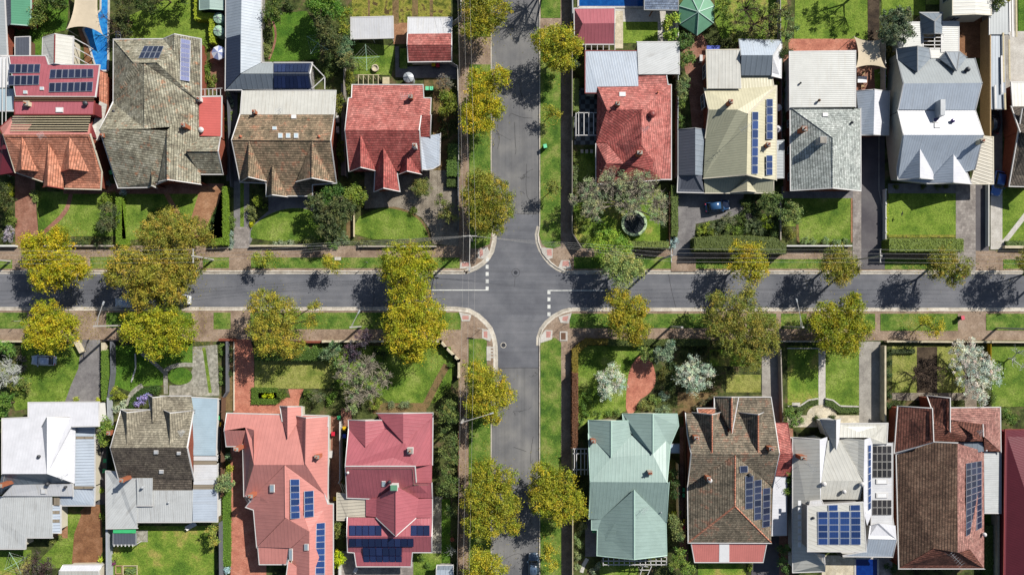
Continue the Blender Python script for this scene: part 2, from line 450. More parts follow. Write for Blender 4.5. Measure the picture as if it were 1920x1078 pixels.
    def chimney(s, x, y, w=.7, d=.55, h=1.3, m='brick_chimney', pot='terracotta', npot=1, capm='concrete'):
        p, n, c = s.hit(x, y); mb = MB(); mb.box((p.x, p.y, p.z + h / 2 - .4), (w, d, h + .8))
        mb.box((p.x, p.y, p.z + h - .08), (w + .16, d + .16, .16))
        o = mb.build('chimney', MATS[m], s.root)
        if capm: MB().box((p.x, p.y, p.z + h + .05), (w - .02, d - .02, .1)).build('chimney_cap', MATS[capm], o)
        for i in range(npot):
            q = (p.x + (i - (npot - 1) / 2) * .34, p.y, p.z + h + .1)
            MB().lathe(q, [(.13, 0), (.12, .3), (.15, .33), (.15, .38), (.09, .38), (.09, .1)], 10).build('chimney_pot', MATS[pot], o)
        return s
    def skylight(s, x, y, w, d, m='skylight_glass', fr='white_trim'):
        q = rect(x - w / 2, y - d / 2, x + w / 2, y + d / 2); pl = s.plane_at(q); T = [s.hit(a, b, pl)[0] for a, b in q]; n = pl[0]
        c = sum(T, Vector((0, 0, 0))) / 4; mb = MB()
        o2 = [c + (p - c) * 1.0 + n * .16 for p in T]; i2 = [c + (p - c) * .74 + n * .16 for p in T]; b2 = [c + (p - c) * 1.05 for p in T]
        for k in range(4):
            l = (k + 1) % 4
            mb.face([o2[k], i2[k], i2[l], o2[l]]); mb.face([b2[k], o2[k], o2[l], b2[l]])
        f = mb.build('skylight', MATS[fr], s.root, weld=True)
        MB().face([c + (p - c) * .76 + n * .15 for p in T][::-1]).__class__
        g_ = MB(); g_.face([c + (p - c) * .76 + n * .15 for p in T][::-1]); g_.build('pane', MATS[m], f)
        return s
    def vent(s, x, y, r=.22, h=.5, m='galvanised'):
        p, n, c = s.hit(x, y)
        MB().lathe((p.x, p.y, p.z - .15), [(r * .7, 0), (r * .7, h * .6), (r * 1.15, h * .65), (r * 1.2, h * .95), (r * .6, h * 1.2), (.02, h * 1.25)], 12).build('roof_vent', MATS[m], s.root)
        return s
    def antenna(s, x, y, L=1.6, h=2.2, rz=.6, m='galvanised'):
        p, n, c = s.hit(x, y); mb = MB(); mb.tube([p, p + Vector((0, 0, h))], .025, 5)
        d = Vector((math.cos(rz), math.sin(rz), 0)); e = Vector((-d.y, d.x, 0)); q = p + Vector((0, 0, h))
        mb.tube([q - d * L / 2, q + d * L / 2], .02, 4)
        for i in range(7):
            a = q + d * (L * (i / 6 - .5)); k = .62 - .05 * i
            mb.tube([a - e * k, a + e * k], .014, 4)
        mb.build('tv_antenna', MATS[m], s.root); return s
    def ac(s, x, y, h=.12, name='air_conditioner'):
        p = P(x, y, h); 
        mb = MB(); mb.box((p.x, p.y, p.z + .5), (.5, 1.1, .9)); o = mb.build(name, MATS['white_trim'], s.root)
        MB().box((p.x - .26, p.y, p.z + .5), (.03, .8, .7)).build('grille', MATS['dark_metal'], o)
        return s
    def win(s, a, b, z0, z1):
        """a window in a wall between two plan points at heights z0-z1 given by pixels"""
        A, B = P(a[0], a[1], z0), P(b[0], b[1], z0); d = B - A; L = d.length; d.normalize(); n = Vector((d.y, -d.x, 0)); ang = math.atan2(d.y, d.x); c = (A + B) / 2
        mb = MB(); zc = (z0 + z1) / 2; hh = z1 - z0
        for dx, dz, sx, sz in ((-L / 2, 0, .1, hh), (L / 2, 0, .1, hh), (0, hh / 2, L + .1, .1), (0, -hh / 2, L + .1, .1), (0, 0, .06, hh)):
            mb.box((c.x + d.x * dx, c.y + d.y * dx, zc + dz), (sx, .16, sz), ang)
        f = mb.build('window', MATS['white_trim'], s.root)
        MB().box((c.x, c.y, zc), (L - .06, .08, hh - .06), ang).build('pane', MATS['window_glass'], f)
        return s
    def beams(s, name, pairs, h, m='white_trim', wd=.12, ht=.15, z2=None, posts=()):
        mb = MB()
        for (a, b) in pairs: mb.beam(P(a[0], a[1], h), P(b[0], b[1], z2 if z2 is not None else h), wd, ht)
        o = mb.build(name, MATS[m], s.root)
        for x, y in posts:
            p = P(x, y, h); MB().box((p.x, p.y, (h + .1) / 2), (.12, .12, h - .1)).build('post', MATS[m], s.root)
        return o
def gable(prefix, a, f, l, r, lb=None, rb=None):
    """vertices and faces of a gablet: a ridge apex in the roof, f ridge end, l r eave corners, lb rb where the eaves meet the roof"""
    k = prefix; V = f"{k}:" + ','.join(map(str, a))
# ---------------------------------------------------------------- foliage
def np_mesh(name, V, F, tint, hue=None):
    me = bpy.data.meshes.new(name); n = len(F); k = F.shape[1]
    me.vertices.add(len(V)); me.vertices.foreach_set("co", V.astype(np.float32).ravel())
    me.loops.add(n * k); me.loops.foreach_set("vertex_index", F.astype(np.int32).ravel())
    me.polygons.add(n); me.polygons.foreach_set("loop_start", np.arange(0, n * k, k, dtype=np.int32))
    at = me.attributes.new("tint", 'FLOAT', 'FACE'); at.data.foreach_set("value", tint.astype(np.float32))
    at = me.attributes.new("hue", 'FLOAT', 'FACE'); at.data.foreach_set("value", (np.full(n, .6) if hue is None else hue).astype(np.float32))
    me.update(calc_edges=True); return me
RN = np.random.RandomState(11)
def leaf_quads(pos, size, up=.55, asp=.72):
    n = len(pos); nr = RN.normal(size=(n, 3)); nr[:, 2] = np.abs(nr[:, 2]) + up; nr /= np.linalg.norm(nr, axis=1)[:, None]
    t = RN.normal(size=(n, 3)); t -= nr * (t * nr).sum(1)[:, None]; t /= np.linalg.norm(t, axis=1)[:, None]; b = np.cross(nr, t)
    s = size * RN.uniform(.6, 1.35, size=(n, 1)); t = t * s * .5; b = b * s * .5 * asp
    V = np.stack([pos - t * .9 - b * .35, pos - t * .1 - b, pos + t, pos - t * .1 + b], 1).reshape(-1, 3)
    return V, np.arange(4 * n).reshape(n, 4)
def crown_pts(lobes, per, rc, flat=.6, hollow=.45, fill=0.0):
    """leaf positions in clumps spread through lobes (x,y,z,r,rz); also a tint per leaf and the clump centres"""
    Pp, T, Cc, Hu = [], [], [], []
    for x, y, z, r, rz in lobes:
        n = max(7, int(per * (r * r + .5))); d = RN.normal(size=(n, 3)); d /= np.linalg.norm(d, axis=1)[:, None]; d[:, 2] = np.where(d[:, 2] < -.45, -d[:, 2], d[:, 2])
        rad = RN.uniform(hollow, 1.0, size=(n, 1)) ** .6 * RN.uniform(.86, 1.1, size=(n, 1)); c = d * rad * np.array([r, r, rz]) + np.array([x, y, z]); Cc.append(c)
        lo = np.zeros(len(c))
        if fill:      # inner leaves, tinted darker and greener for the shade inside the crown
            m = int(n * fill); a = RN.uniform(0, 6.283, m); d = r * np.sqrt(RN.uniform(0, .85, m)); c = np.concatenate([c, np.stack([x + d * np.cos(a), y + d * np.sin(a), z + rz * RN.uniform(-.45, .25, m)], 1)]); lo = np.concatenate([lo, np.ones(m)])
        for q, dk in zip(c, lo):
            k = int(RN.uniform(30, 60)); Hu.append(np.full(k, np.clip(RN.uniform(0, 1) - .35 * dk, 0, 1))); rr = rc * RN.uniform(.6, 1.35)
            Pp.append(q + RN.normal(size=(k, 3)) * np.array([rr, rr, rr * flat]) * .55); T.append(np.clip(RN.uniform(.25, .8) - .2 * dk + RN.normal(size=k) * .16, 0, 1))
    return np.concatenate(Pp), np.concatenate(T), np.concatenate(Hu)
def twigs(mb, base, top, targets, r0, rng, sub=3, tri=4, wob=.25):
    """trunk from base to top, limbs to the targets, twigs off the limbs"""
    base, top = Vector(base), Vector(top)
    for t in targets:
        t = Vector(t); mid = top.lerp(t, .5) + Vector((rng.uniform(-wob, wob), rng.uniform(-wob, wob), rng.uniform(0, wob)))
        L = (t - top).length; rr = r0 * (.38 + .1 * rng.random())
        mb.tube([top - Vector((0, 0, .15)), mid, t], [rr, rr * .6, rr * .22], tri, False)
        for k in range(sub):
            u = rng.uniform(.25, 1); p = (top.lerp(mid, u * 2) if u < .5 else mid.lerp(t, u * 2 - 1))
            q = p + Vector((rng.uniform(-1, 1), rng.uniform(-1, 1), rng.uniform(-.1, .8))) * max(.3, L * .28)
            m2 = p.lerp(q, .5) + Vector((rng.uniform(-1, 1), rng.uniform(-1, 1), 0)) * wob * .3
            mb.tube([p, m2, q], [rr * .4, rr * .26, rr * .1], 3, False)
def tree(label, lobes, col, per=8.5, leaf=.215, rc=.56, hc=5.2, name='street_tree', group=None, base=None, bark='bark', sub=2, tr=.22, cat='tree', seed=None, flat=.6, squash=.78, hollow=.28, limbs=1, up=.7):
    rng = random.Random(seed or hash(label) % 9999); RN.seed(int(lobes[0][0] * 7 + lobes[0][1]) % 99991)
    L = []
    for x, y, r in lobes:
        z = hc + rng.uniform(-.5, .5); p = P(x, y, z); rr = r / S * (H - z) / H * .97
        L.append((p.x, p.y, z, rr, max(.6, rr * squash)))
    W = sum(l[3] ** 2 for l in L); bx = sum(l[0] * l[3] ** 2 for l in L) / W; by = sum(l[1] * l[3] ** 2 for l in L) / W
    if base: q = P(base[0], base[1], 0); bx, by = q.x, q.y
    root = empty(name, (bx, by, .12)); tag(root, label, cat, group); off = np.array([bx, by, .12])
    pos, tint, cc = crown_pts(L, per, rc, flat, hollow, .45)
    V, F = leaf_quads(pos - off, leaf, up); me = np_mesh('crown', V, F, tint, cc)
    o = link('crown', me, MATS['leaf'], root); o.color = col
    mb = MB(); th = max(.5, hc * .42); top = (bx, by, th)
    mb.tube([(bx, by, .05), (bx + .05, by, th * .5), top], [tr * 1.35, tr, tr * .85], 7)
    for l in L:
        k = max(2, int(3 * limbs * min(2, l[3] / 2))); tg = []
        for _ in range(k):
            a = rng.uniform(0, 6.28); rr = l[3] * rng.uniform(.3, .9); tg.append((l[0] + rr * math.cos(a), l[1] + rr * math.sin(a), l[2] + l[4] * rng.uniform(-.1, .75)))
        c = (l[0], l[1], l[2] - l[4] * .25)
        mb.tube([top, (Vector(top) + Vector(c)) / 2 + Vector((0, 0, .2)), c], [tr * .7, tr * .5, tr * .35], 5, False)
        twigs(mb, top, c, tg, tr * .85, rng, sub, 4)
    mb.build('trunk', MATS[bark], root)
    return root
def bare_tree(label, lobes, bark, hc=3.5, name='bare_tree', n=9, sub=5, tr=.16, col=None, per=.5, leaf=.2, group=None, cat='tree', base=None):
    """a tree in bud: limbs and twigs show; a thin crown of buds or blossom if a colour is given"""
    rng = random.Random(hash(label) % 9999); RN.seed(int(lobes[0][0] * 7 + lobes[0][1]) % 99991); L = []
    for x, y, r in lobes:
        z = hc + rng.uniform(-.3, .3); p = P(x, y, z); rr = r / S * (H - z) / H; L.append((p.x, p.y, z, rr, rr * .7))
    W = sum(l[3] for l in L); bx = sum(l[0] * l[3] for l in L) / W; by = sum(l[1] * l[3] for l in L) / W
    if base: q = P(base[0], base[1], 0); bx, by = q.x, q.y
    root = empty(name, (bx, by, .12)); tag(root, label, cat, group); mb = MB(); th = hc * .35; top = (bx, by, th)
    mb.tube([(bx, by, .05), top], [tr * 1.3, tr], 7)
    for l in L:
        c = Vector((l[0], l[1], l[2] - l[4] * .5)); mb.tube([top, c], [tr * .75, tr * .4], 5, False); tg = []
        for k in range(int(n * max(.6, l[3] / 2))):
            a = rng.uniform(0, 6.28); q = l[3] * math.sqrt(rng.uniform(.15, 1)); tg.append((l[0] + q * math.cos(a), l[1] + q * math.sin(a), l[2] + l[4] * (1 - q / l[3]) * .9 + rng.uniform(-.2, .3)))
        twigs(mb, top, c, tg, tr * .8, rng, sub, 4, .35)
    if col:
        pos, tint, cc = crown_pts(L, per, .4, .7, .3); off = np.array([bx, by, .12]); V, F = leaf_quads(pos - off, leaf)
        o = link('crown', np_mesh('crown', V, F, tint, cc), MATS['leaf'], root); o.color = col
    mb.build('trunk', MATS[bark], root); return root
def shrub(label, lobes, col, leaf=.16, per=10, h=None, name='shrub', group=None, cat='shrub', rc=.3, flat=.8, up=.5):
    RN.seed(int(lobes[0][0] * 13 + lobes[0][1] * 3) % 99991); L = []
    for l in lobes:
        x, y, r = l[:3]; rr = r / S; z = (h if h else rr * .75); p = P(x, y, z); L.append((p.x, p.y, max(.25, z * .75), rr * .92, max(.25, z * .8)))
    off = np.array([L[0][0], L[0][1], .1]); pos, tint, cc = crown_pts(L, per, rc, flat, .3); pos[:, 2] = np.maximum(pos[:, 2], .15)
    V, F = leaf_quads(pos - off, leaf, up); o = link(name, np_mesh(name, V, F, tint, .3 + .4 * cc), MATS['leaf'], None, off); o.color = col
    tag(o, label, cat, group); return o
def hedge(label, pts, h, col, leaf=.17, dens=70, name='hedge', cat='hedge', group=None, jit=.09):
    RN.seed(int(pts[0][0] * 3 + pts[0][1] * 17) % 99991)
    q = ccw([tuple(P(x, y, h)[:2]) for x, y in pts]); n = len(q); A = np.array(q); off = np.array([A[:, 0].mean(), A[:, 1].mean(), .1])
    lo, hi = A.min(0), A.max(0); area = abs(sum(a[0] * b[1] - b[0] * a[1] for a, b in zip(q, q[1:] + q[:1]))) / 2
    pos = []; want = int(area * dens); tries = 0
    while len(pos) < want and tries < want * 30:
        tries += 1; x, y = RN.uniform(lo[0], hi[0]), RN.uniform(lo[1], hi[1])
        if pip(x, y, q): pos.append((x + RN.normal() * .04, y + RN.normal() * .04, h + RN.normal() * jit))
    for a, b in zip(q, q[1:] + q[:1]):
        L = math.hypot(b[0] - a[0], b[1] - a[1])
        for _ in range(int(L * h * dens * .7)):
            u = RN.uniform(); pos.append((a[0] + (b[0] - a[0]) * u + RN.normal() * jit, a[1] + (b[1] - a[1]) * u + RN.normal() * jit, RN.uniform(.1, h)))
    pos = np.array(pos); V, F = leaf_quads(pos - off, leaf, .9); t = np.clip(RN.uniform(.2, .85, size=len(pos)), 0, 1)
    k = len(V); core = []; cf = []
    for a, b in zip(q, q[1:] + q[:1]):
        i = k + len(core); core += [(a[0], a[1], .1), (b[0], b[1], .1), (b[0], b[1], h - .05), (a[0], a[1], h - .05)]; cf.append((i, i + 1, i + 2, i + 3))
    bm = bmesh.new(); vs = [bm.verts.new((a[0], a[1], h - .05)) for a in q]; bm.faces.new(vs); bmesh.ops.triangulate(bm, faces=bm.faces[:])
    bm.verts.index_update()
    for f in bm.faces:
        i = k + len(core); core += [tuple(v.co) for v in f.verts] + [tuple(f.verts[2].co)]; cf.append((i, i + 1, i + 2, i + 3))
    bm.free()
    V = np.concatenate([V, np.array(core) - off]); tri = [(f[0], f[1], f[2], f[3]) for f in cf]
    F = np.concatenate([F, np.array(tri)]); t = np.concatenate([t, np.full(len(tri), .3)])
    o = link(name, np_mesh(name, V, F, t), MATS['leaf'], None, off); o.color = col; tag(o, label, cat, group); return o
# ---------------------------------------------------------------- small things
def fence(label, pts, h, wd, m, name='fence', cat='fence', group=None, post=0, postm=None, cap=None):
    q = [Vector((*P(x, y, h)[:2], 0)) for x, y in pts]; root = empty(name, (q[0].x, q[0].y, .12)); tag(root, label, cat, group); mb = MB()
    for a, b in zip(q, q[1:]): mb.beam((a.x, a.y, h / 2 + .05), (b.x, b.y, h / 2 + .05), wd, h - .02)
    mb.build('panel' if name == 'fence' else 'wall_body', MATS[m], root)
    if cap:
        cb = MB()
        for a, b in zip(q, q[1:]): cb.beam((a.x, a.y, h + .06), (b.x, b.y, h + .06), wd + .08, .08)
        cb.build('capping', MATS[cap], root)
    if post:
        for a, b in zip(q, q[1:]):
            L = (b - a).length; k = max(1, int(round(L / post)))
            for i in range(k + 1):
                p = a.lerp(b, i / k); MB().box((p.x, p.y, h / 2 + .1), (wd + .09, wd + .09, h + .14)).build('post', MATS[postm or m], root)
    return root
# ================================================================ materials used
m_leaf()
m_road('asphalt', [C(100, 101, 107), C(114, 115, 120), C(127, 127, 131)], 0, (.02, 1.1, 1))
m_road('asphalt_old', [C(108, 108, 110), C(122, 121, 121), C(137, 135, 132)], .5, (1.1, .02, 1))
m_plain('road_paint', C(222, 222, 216), .7, .3, .22, 0, 3)
m_paver('kerb', [C(196, 186, 170), C(220, 211, 196), C(232, 226, 214)], 2.4, 2.4, .75, .8, (.93, 1.06))
m_paver('gutter_stone', [C(182, 172, 158), C(204, 195, 180), C(218, 210, 196)], 1.8, 1.8, .8, .8)
m_paver('footpath', [C(140, 118, 100), C(166, 143, 122), C(182, 160, 140)], .24, .12, .7, .4)
m_ground('soil', [C(52, 52, 34), C(70, 80, 40), C(92, 100, 54), C(112, 98, 70)], .5, 5, .5)
m_ground('ground_cover', [C(44, 50, 32), C(62, 76, 38), C(84, 98, 52), C(90, 80, 60)], .9, 5, .6, bmp=.6)
m_ground('soil_dark', [C(52, 44, 38), C(74, 62, 50), C(96, 82, 66)], .5, 5, .5)
m_ground('mulch', [C(110, 90, 62), C(140, 116, 80), C(96, 92, 54)], .6, 6, .5)
m_ground('terrain', [C(76, 84, 48), C(110, 104, 68), C(92, 100, 54)], .05, 2, .4)
m_ground('grass_verge', [C(72, 104, 38), C(94, 124, 46), C(118, 140, 60), C(140, 148, 78)], .45, 5, .55, bmp=.6)
m_ground('lawn', [C(82, 112, 38), C(106, 132, 47), C(126, 148, 60), C(144, 158, 78)], .3, 4.5, .55, bmp=.6)
m_ground('lawn_lush', [C(68, 106, 32), C(90, 126, 40), C(110, 142, 52)], .35, 4.5, .5, bmp=.6)
m_ground('lawn_bright', [C(94, 122, 40), C(114, 140, 48), C(132, 154, 60), C(108, 134, 48)], .35, 4.5, .5, bmp=.6)
m_ground('lawn_dry', [C(112, 126, 54), C(140, 146, 70), C(160, 160, 88), C(126, 132, 58)], .35, 4.5, .5, bmp=.6)
m_ground('lawn_patchy', [C(88, 120, 40), C(110, 138, 48), C(132, 152, 60), C(166, 158, 84)], .3, 4.5, .5, bmp=.6)
m_ground('veg_bed', [C(84, 92, 36), C(128, 132, 52), C(160, 156, 70), C(96, 80, 50)], .8, 6, .6, bmp=.8)
m_ground('gravel', [C(128, 118, 104), C(150, 139, 124), C(168, 158, 142)], .5, 9, .45, bmp=.4)
m_paver('brick_red', [C(144, 98, 80), C(168, 120, 100), C(184, 138, 118)], .24, .12, .6, .5)
m_paver('brick_tan', [C(158, 112, 82), C(178, 132, 98), C(196, 152, 118)], .24, .12, .6, .5)
m_paver('brick_salmon', [C(184, 114, 94), C(206, 134, 110), C(216, 148, 124)], .24, .12, .7, .5)
m_paver('brick_brown', [C(128, 88, 62), C(150, 106, 74), C(168, 124, 92)], .24, .12, .6, .5)
m_paver('concrete', [C(146, 140, 132), C(166, 160, 150), C(180, 174, 164)], 3, 3, .6, .5, (.95, 1.05))
m_paver('concrete_pale', [C(186, 180, 170), C(204, 198, 188), C(216, 211, 202)], 3, 3, .75, .5, (.96, 1.04))
m_paver('concrete_grey', [C(116, 112, 112), C(132, 128, 127), C(146, 142, 140)], 2.1, 2.1, .6, .5, (.95, 1.05))
m_paver('paver_grey', [C(136, 128, 122), C(158, 149, 142), C(174, 166, 158)], .5, .5, .6, .5)
m_paver('paver_cream', [C(196, 184, 158), C(212, 200, 174), C(222, 212, 190)], .6, .6, .75, .5)
m_paver('flagstone', [C(132, 130, 116), C(164, 160, 146), C(190, 186, 172)], .7, .5, .6, 1.6)
m_road('drive_dark', [C(84, 80, 84), C(100, 96, 98), C(112, 108, 108)])
m_plain('tactile', C(194, 144, 134), .9, .2, .15)
m_plain('white_trim', C(214, 211, 208), .5, .4, .05)
m_plain('cream_trim', C(222, 212, 190), .6, .3, .06)
m_plain('red_trim', C(140, 62, 58), .5, .4, .08)
m_plain('grey_trim', C(150, 152, 154), .5, .4, .06)
m_plain('mint_trim', C(176, 204, 190), .5, .4, .05)
m_plain('dark_metal', C(52, 54, 60), .5, .4, .1)
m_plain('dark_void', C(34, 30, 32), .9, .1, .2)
m_plain('galvanised', C(176, 180, 184), .4, .5, .08)
m_plain('steel_pole', C(186, 182, 176), .6, .3, .08)
m_plain('timber', C(178, 150, 112), .85, .2, .16, 0, 4)
m_plain('timber_pale', C(208, 194, 160), .85, .2, .14, 0, 4)
m_plain('timber_dark', C(112, 84, 66), .85, .2, .16, 0, 4)
m_plain('timber_grey', C(150, 142, 134), .9, .2, .16, 0, 4)
m_plain('fence_grey', C(110, 112, 118), .6, .3, .08)
m_plain('fence_green', C(72, 98, 84), .6, .3, .08)
m_plain('concrete_block', C(180, 170, 156), .9, .2, .1)
m_plain('stone_cream', C(206, 194, 166), .9, .2, .14)
m_plain('brick_wall', C(140, 78, 60), .9, .2, .16, 0, 3)
m_plain('brick_chimney', C(172, 104, 74), .9, .2, .16, 0, 6)
m_plain('terracotta', C(190, 112, 84), .8, .2, .12)
m_plain('render_cream', C(206, 198, 178), .9, .2, .06)
m_plain('render_white', C(224, 222, 216), .9, .2, .05)
m_plain('render_grey', C(150, 146, 142), .9, .2, .08)
m_plain('wall_crimson', C(122, 50, 54), .9, .2, .1)
m_plain('bark', C(104, 88, 76), .95, .1, .2, 0, 6)
m_plain('bark_pale', C(168, 158, 140), .95, .1, .16, 0, 6)
m_plain('bark_dark', C(84, 66, 66), .95, .1, .2, 0, 6)
m_plain('bark_silver', C(204, 206, 198), .95, .1, .14, 0, 6)
m_plain('sailcloth', C(214, 198, 172), .9, .1, .05)
m_plain('rubber', C(28, 28, 30), .8, .2, .1)
m_plain('trampoline_mat', C(48, 54, 58), .8, .2, .1)
m_plain('trampoline_pad', C(186, 208, 164), .6, .3, .08)
m_plain('plastic_green', C(70, 190, 120), .45, .4, .05)
m_plain('plastic_lime', C(120, 224, 170), .45, .4, .05)
m_plain('plastic_red', C(214, 40, 66), .45, .4, .05)
m_plain('plastic_pink', C(226, 96, 112), .45, .4, .05)
m_plain('plastic_yellow', C(236, 190, 20), .45, .4, .05)
m_plain('plastic_blue', C(50, 80, 190), .45, .4, .05)
m_plain('plastic_body', C(48, 66, 56), .5, .3, .08)
m_plain('tank_green', C(170, 206, 178), .6, .3, .06)
m_plain('gazebo_green', C(104, 156, 124), .6, .3, .07)
m_glass('window_glass', (.05, .07, .09, 1)); m_glass('skylight_glass', (.30, .38, .42, 1), .1); m_glass('car_glass', (.012, .016, .022, 1), .06)
m_plain('skylight_white', C(236, 236, 236), .4, .4, .03)
m_plain('skylight_purple', C(92, 78, 124), .3, .5, .08)
m_water('pool_blue', C(28, 112, 196), C(66, 160, 224)); m_water('pool_deep', C(14, 70, 140), C(24, 92, 164)); m_water('pool_navy', C(12, 40, 110), C(18, 56, 130))
m_solar('solar', (.012, .016, .035, 1), C(140, 146, 158)); m_solar('solar_blue', (.010, .026, .088, 1), C(182, 190, 204), 6, 10, .1)
m_solar('solar_black', (.008, .014, .045, 1), C(24, 32, 70), 6, 10, .06); m_solar('solar_pale', (.10, .11, .19, 1), C(220, 220, 224), 6, 8, .1)
m_solar('glaze', (.022, .02, .02, 1), C(196, 192, 184), 1, 1, .08)
m_check('checker', C(52, 56, 58), C(112, 120, 122), .8)
# roofs
OR = C(186, 112, 76)
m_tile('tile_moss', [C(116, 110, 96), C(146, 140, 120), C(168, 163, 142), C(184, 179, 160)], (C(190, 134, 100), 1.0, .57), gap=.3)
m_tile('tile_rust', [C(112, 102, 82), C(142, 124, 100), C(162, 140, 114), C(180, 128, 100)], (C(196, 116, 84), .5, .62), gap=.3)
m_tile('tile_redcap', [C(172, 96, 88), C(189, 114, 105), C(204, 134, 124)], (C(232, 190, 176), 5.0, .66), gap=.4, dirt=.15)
m_tile('tile_redcap_shade', [C(152, 76, 71), C(171, 89, 83), C(188, 108, 100)], (C(214, 178, 160), 4.5, .6), gap=.4, dirt=.2)  # the redcap tile again, darkened for slopes turned from the sun
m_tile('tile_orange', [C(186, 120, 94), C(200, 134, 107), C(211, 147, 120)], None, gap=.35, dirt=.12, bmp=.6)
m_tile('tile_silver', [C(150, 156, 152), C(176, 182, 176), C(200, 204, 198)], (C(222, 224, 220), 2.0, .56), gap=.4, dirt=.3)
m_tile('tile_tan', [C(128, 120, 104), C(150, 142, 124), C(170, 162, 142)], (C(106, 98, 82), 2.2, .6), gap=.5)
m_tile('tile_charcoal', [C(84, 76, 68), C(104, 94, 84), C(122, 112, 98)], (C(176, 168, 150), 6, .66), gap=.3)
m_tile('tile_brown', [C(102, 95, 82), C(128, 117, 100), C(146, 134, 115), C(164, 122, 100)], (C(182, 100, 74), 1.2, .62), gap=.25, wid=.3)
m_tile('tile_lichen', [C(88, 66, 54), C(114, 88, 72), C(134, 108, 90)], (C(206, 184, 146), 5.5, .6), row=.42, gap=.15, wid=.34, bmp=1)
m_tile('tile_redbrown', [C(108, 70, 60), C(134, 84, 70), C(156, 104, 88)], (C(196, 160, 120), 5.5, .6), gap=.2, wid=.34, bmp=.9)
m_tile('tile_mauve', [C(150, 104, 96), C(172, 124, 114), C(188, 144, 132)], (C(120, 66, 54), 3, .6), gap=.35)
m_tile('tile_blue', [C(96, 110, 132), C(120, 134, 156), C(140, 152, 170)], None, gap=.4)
m_metal('metal_red', C(176, 98, 100), .4, .2, .9)
m_metal('metal_crimson', C(176, 98, 106), .6, .25, .88, C(150, 84, 90))
m_metal('metal_salmon', C(204, 136, 127), .6, .22, .9, C(182, 120, 112))
m_metal('metal_brightred', C(206, 104, 96), .42, .3, .82)
m_metal('metal_cream', C(202, 195, 164), .5, .25, .9, C(176, 168, 136))
m_metal('metal_sage', C(168, 167, 142), .42, .35, .8)
m_metal('metal_white', C(212, 212, 214), .42, .2, .94, C(196, 190, 178))
m_metal('metal_offwhite', C(206, 204, 195), .6, .25, .86, C(180, 172, 156))
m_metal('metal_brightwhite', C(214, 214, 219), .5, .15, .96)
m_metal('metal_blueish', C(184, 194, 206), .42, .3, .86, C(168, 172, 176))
m_metal('metal_steel', C(166, 176, 186), .5, .3, .84, C(140, 146, 150))
m_metal('metal_darkgrey', C(92, 96, 106), .5, .35, .8)
m_metal('metal_navy', C(52, 62, 84), .5, .35, .8)
m_metal('metal_midgrey', C(156, 162, 164), .5, .25, .9)
m_metal('metal_slate', C(126, 136, 146), .9, .3, .75)
m_metal('metal_ribbed', C(208, 208, 202), .34, .6, .5, C(190, 184, 170), cross=True)
m_metal('metal_carport', C(200, 192, 174), .55, .7, .55)
m_metal('metal_mint', C(152, 174, 166), .6, .22, .9, C(136, 158, 146))
m_metal('metal_bluewash', C(172, 192, 204), .38, .22, .9)
m_metal('metal_green', C(92, 152, 120), .4, .3, .88)
m_metal('metal_weathered', C(200, 202, 201), .36, .35, .84, C(150, 146, 140))
m_metal('metal_stripe', C(190, 200, 212), .5, .7, .5)
m_metal('metal_brownstrip', C(146, 134, 116), .5, .5, .7)
m_metal('metal_darkcrimson', C(112, 44, 54), .4, .2, .9)
m_metal('metal_pinkred', C(204, 124, 116), .38, .25, .9)
# ================================================================ ground, roads, blocks, kerbs
X0, X1, Y0, Y1 = -420, 2340, -380, 1460
mb = MB(); mb.face([(-900, -900, -.06), (900, -900, -.06), (900, 900, -.06), (-900, 900, -.06)]); mb.build("ground", MATS['terrain'], off=(0, 0, -.06))["kind"] = "structure"
sheet("road", [(905, Y0), (1030, Y0), (1030, Y1), (905, Y1)], 'asphalt_old', 0.0)
sheet("road", [(X0, 495), (X1, 495), (X1, 598), (X0, 598)], 'asphalt', .006)
sheet("road", [(905, 402), (1030, 402), (1075, 470), (1075, 600), (1030, 690), (905, 690), (850, 600), (850, 470)], 'asphalt', .012)
NWc = [(922, 425), (926, 440), (925, 454), (921, 471), (914, 483), (904, 493), (892, 501), (872, 509)]
NEc = [(1011, 425), (1007.5, 440), (1009, 454), (1013.5, 467), (1022, 481), (1032, 493), (1044, 502), (1058, 508.5), (1072, 509.5)]
SWc = [(832, 580), (856, 580.5), (879, 583.5), (896, 593), (908, 604), (918, 616), (924, 631), (927, 645), (928, 670), (928, 692), (922, 704)]
SEc = [(1072, 581), (1056, 585), (1039, 594), (1025, 606), (1016, 618), (1011, 633), (1010.5, 648)]
blocks = {'nw': [(X0, 510), *NWc[::-1][:0], (872, 510)] + NWc[::-1][1:] + [(922, Y0), (X0, Y0)],
          'ne': [(1011, Y0)] + NEc + [(X1, 510), (X1, Y0)],
          'sw': [(X0, Y1), (X0, 579)] + SWc + [(922, Y1)],
          'se': [(X1, Y1), (1011, Y1)] + SEc[::-1] + [(X1, 581)]}
for k, pts in blocks.items():
    mb = MB(); mb.prism(ccw([tuple(P(x, y, 0)[:2]) for x, y in pts]), -.05, .12); o = mb.build("footpath", MATS['footpath']); o["kind"] = "structure"
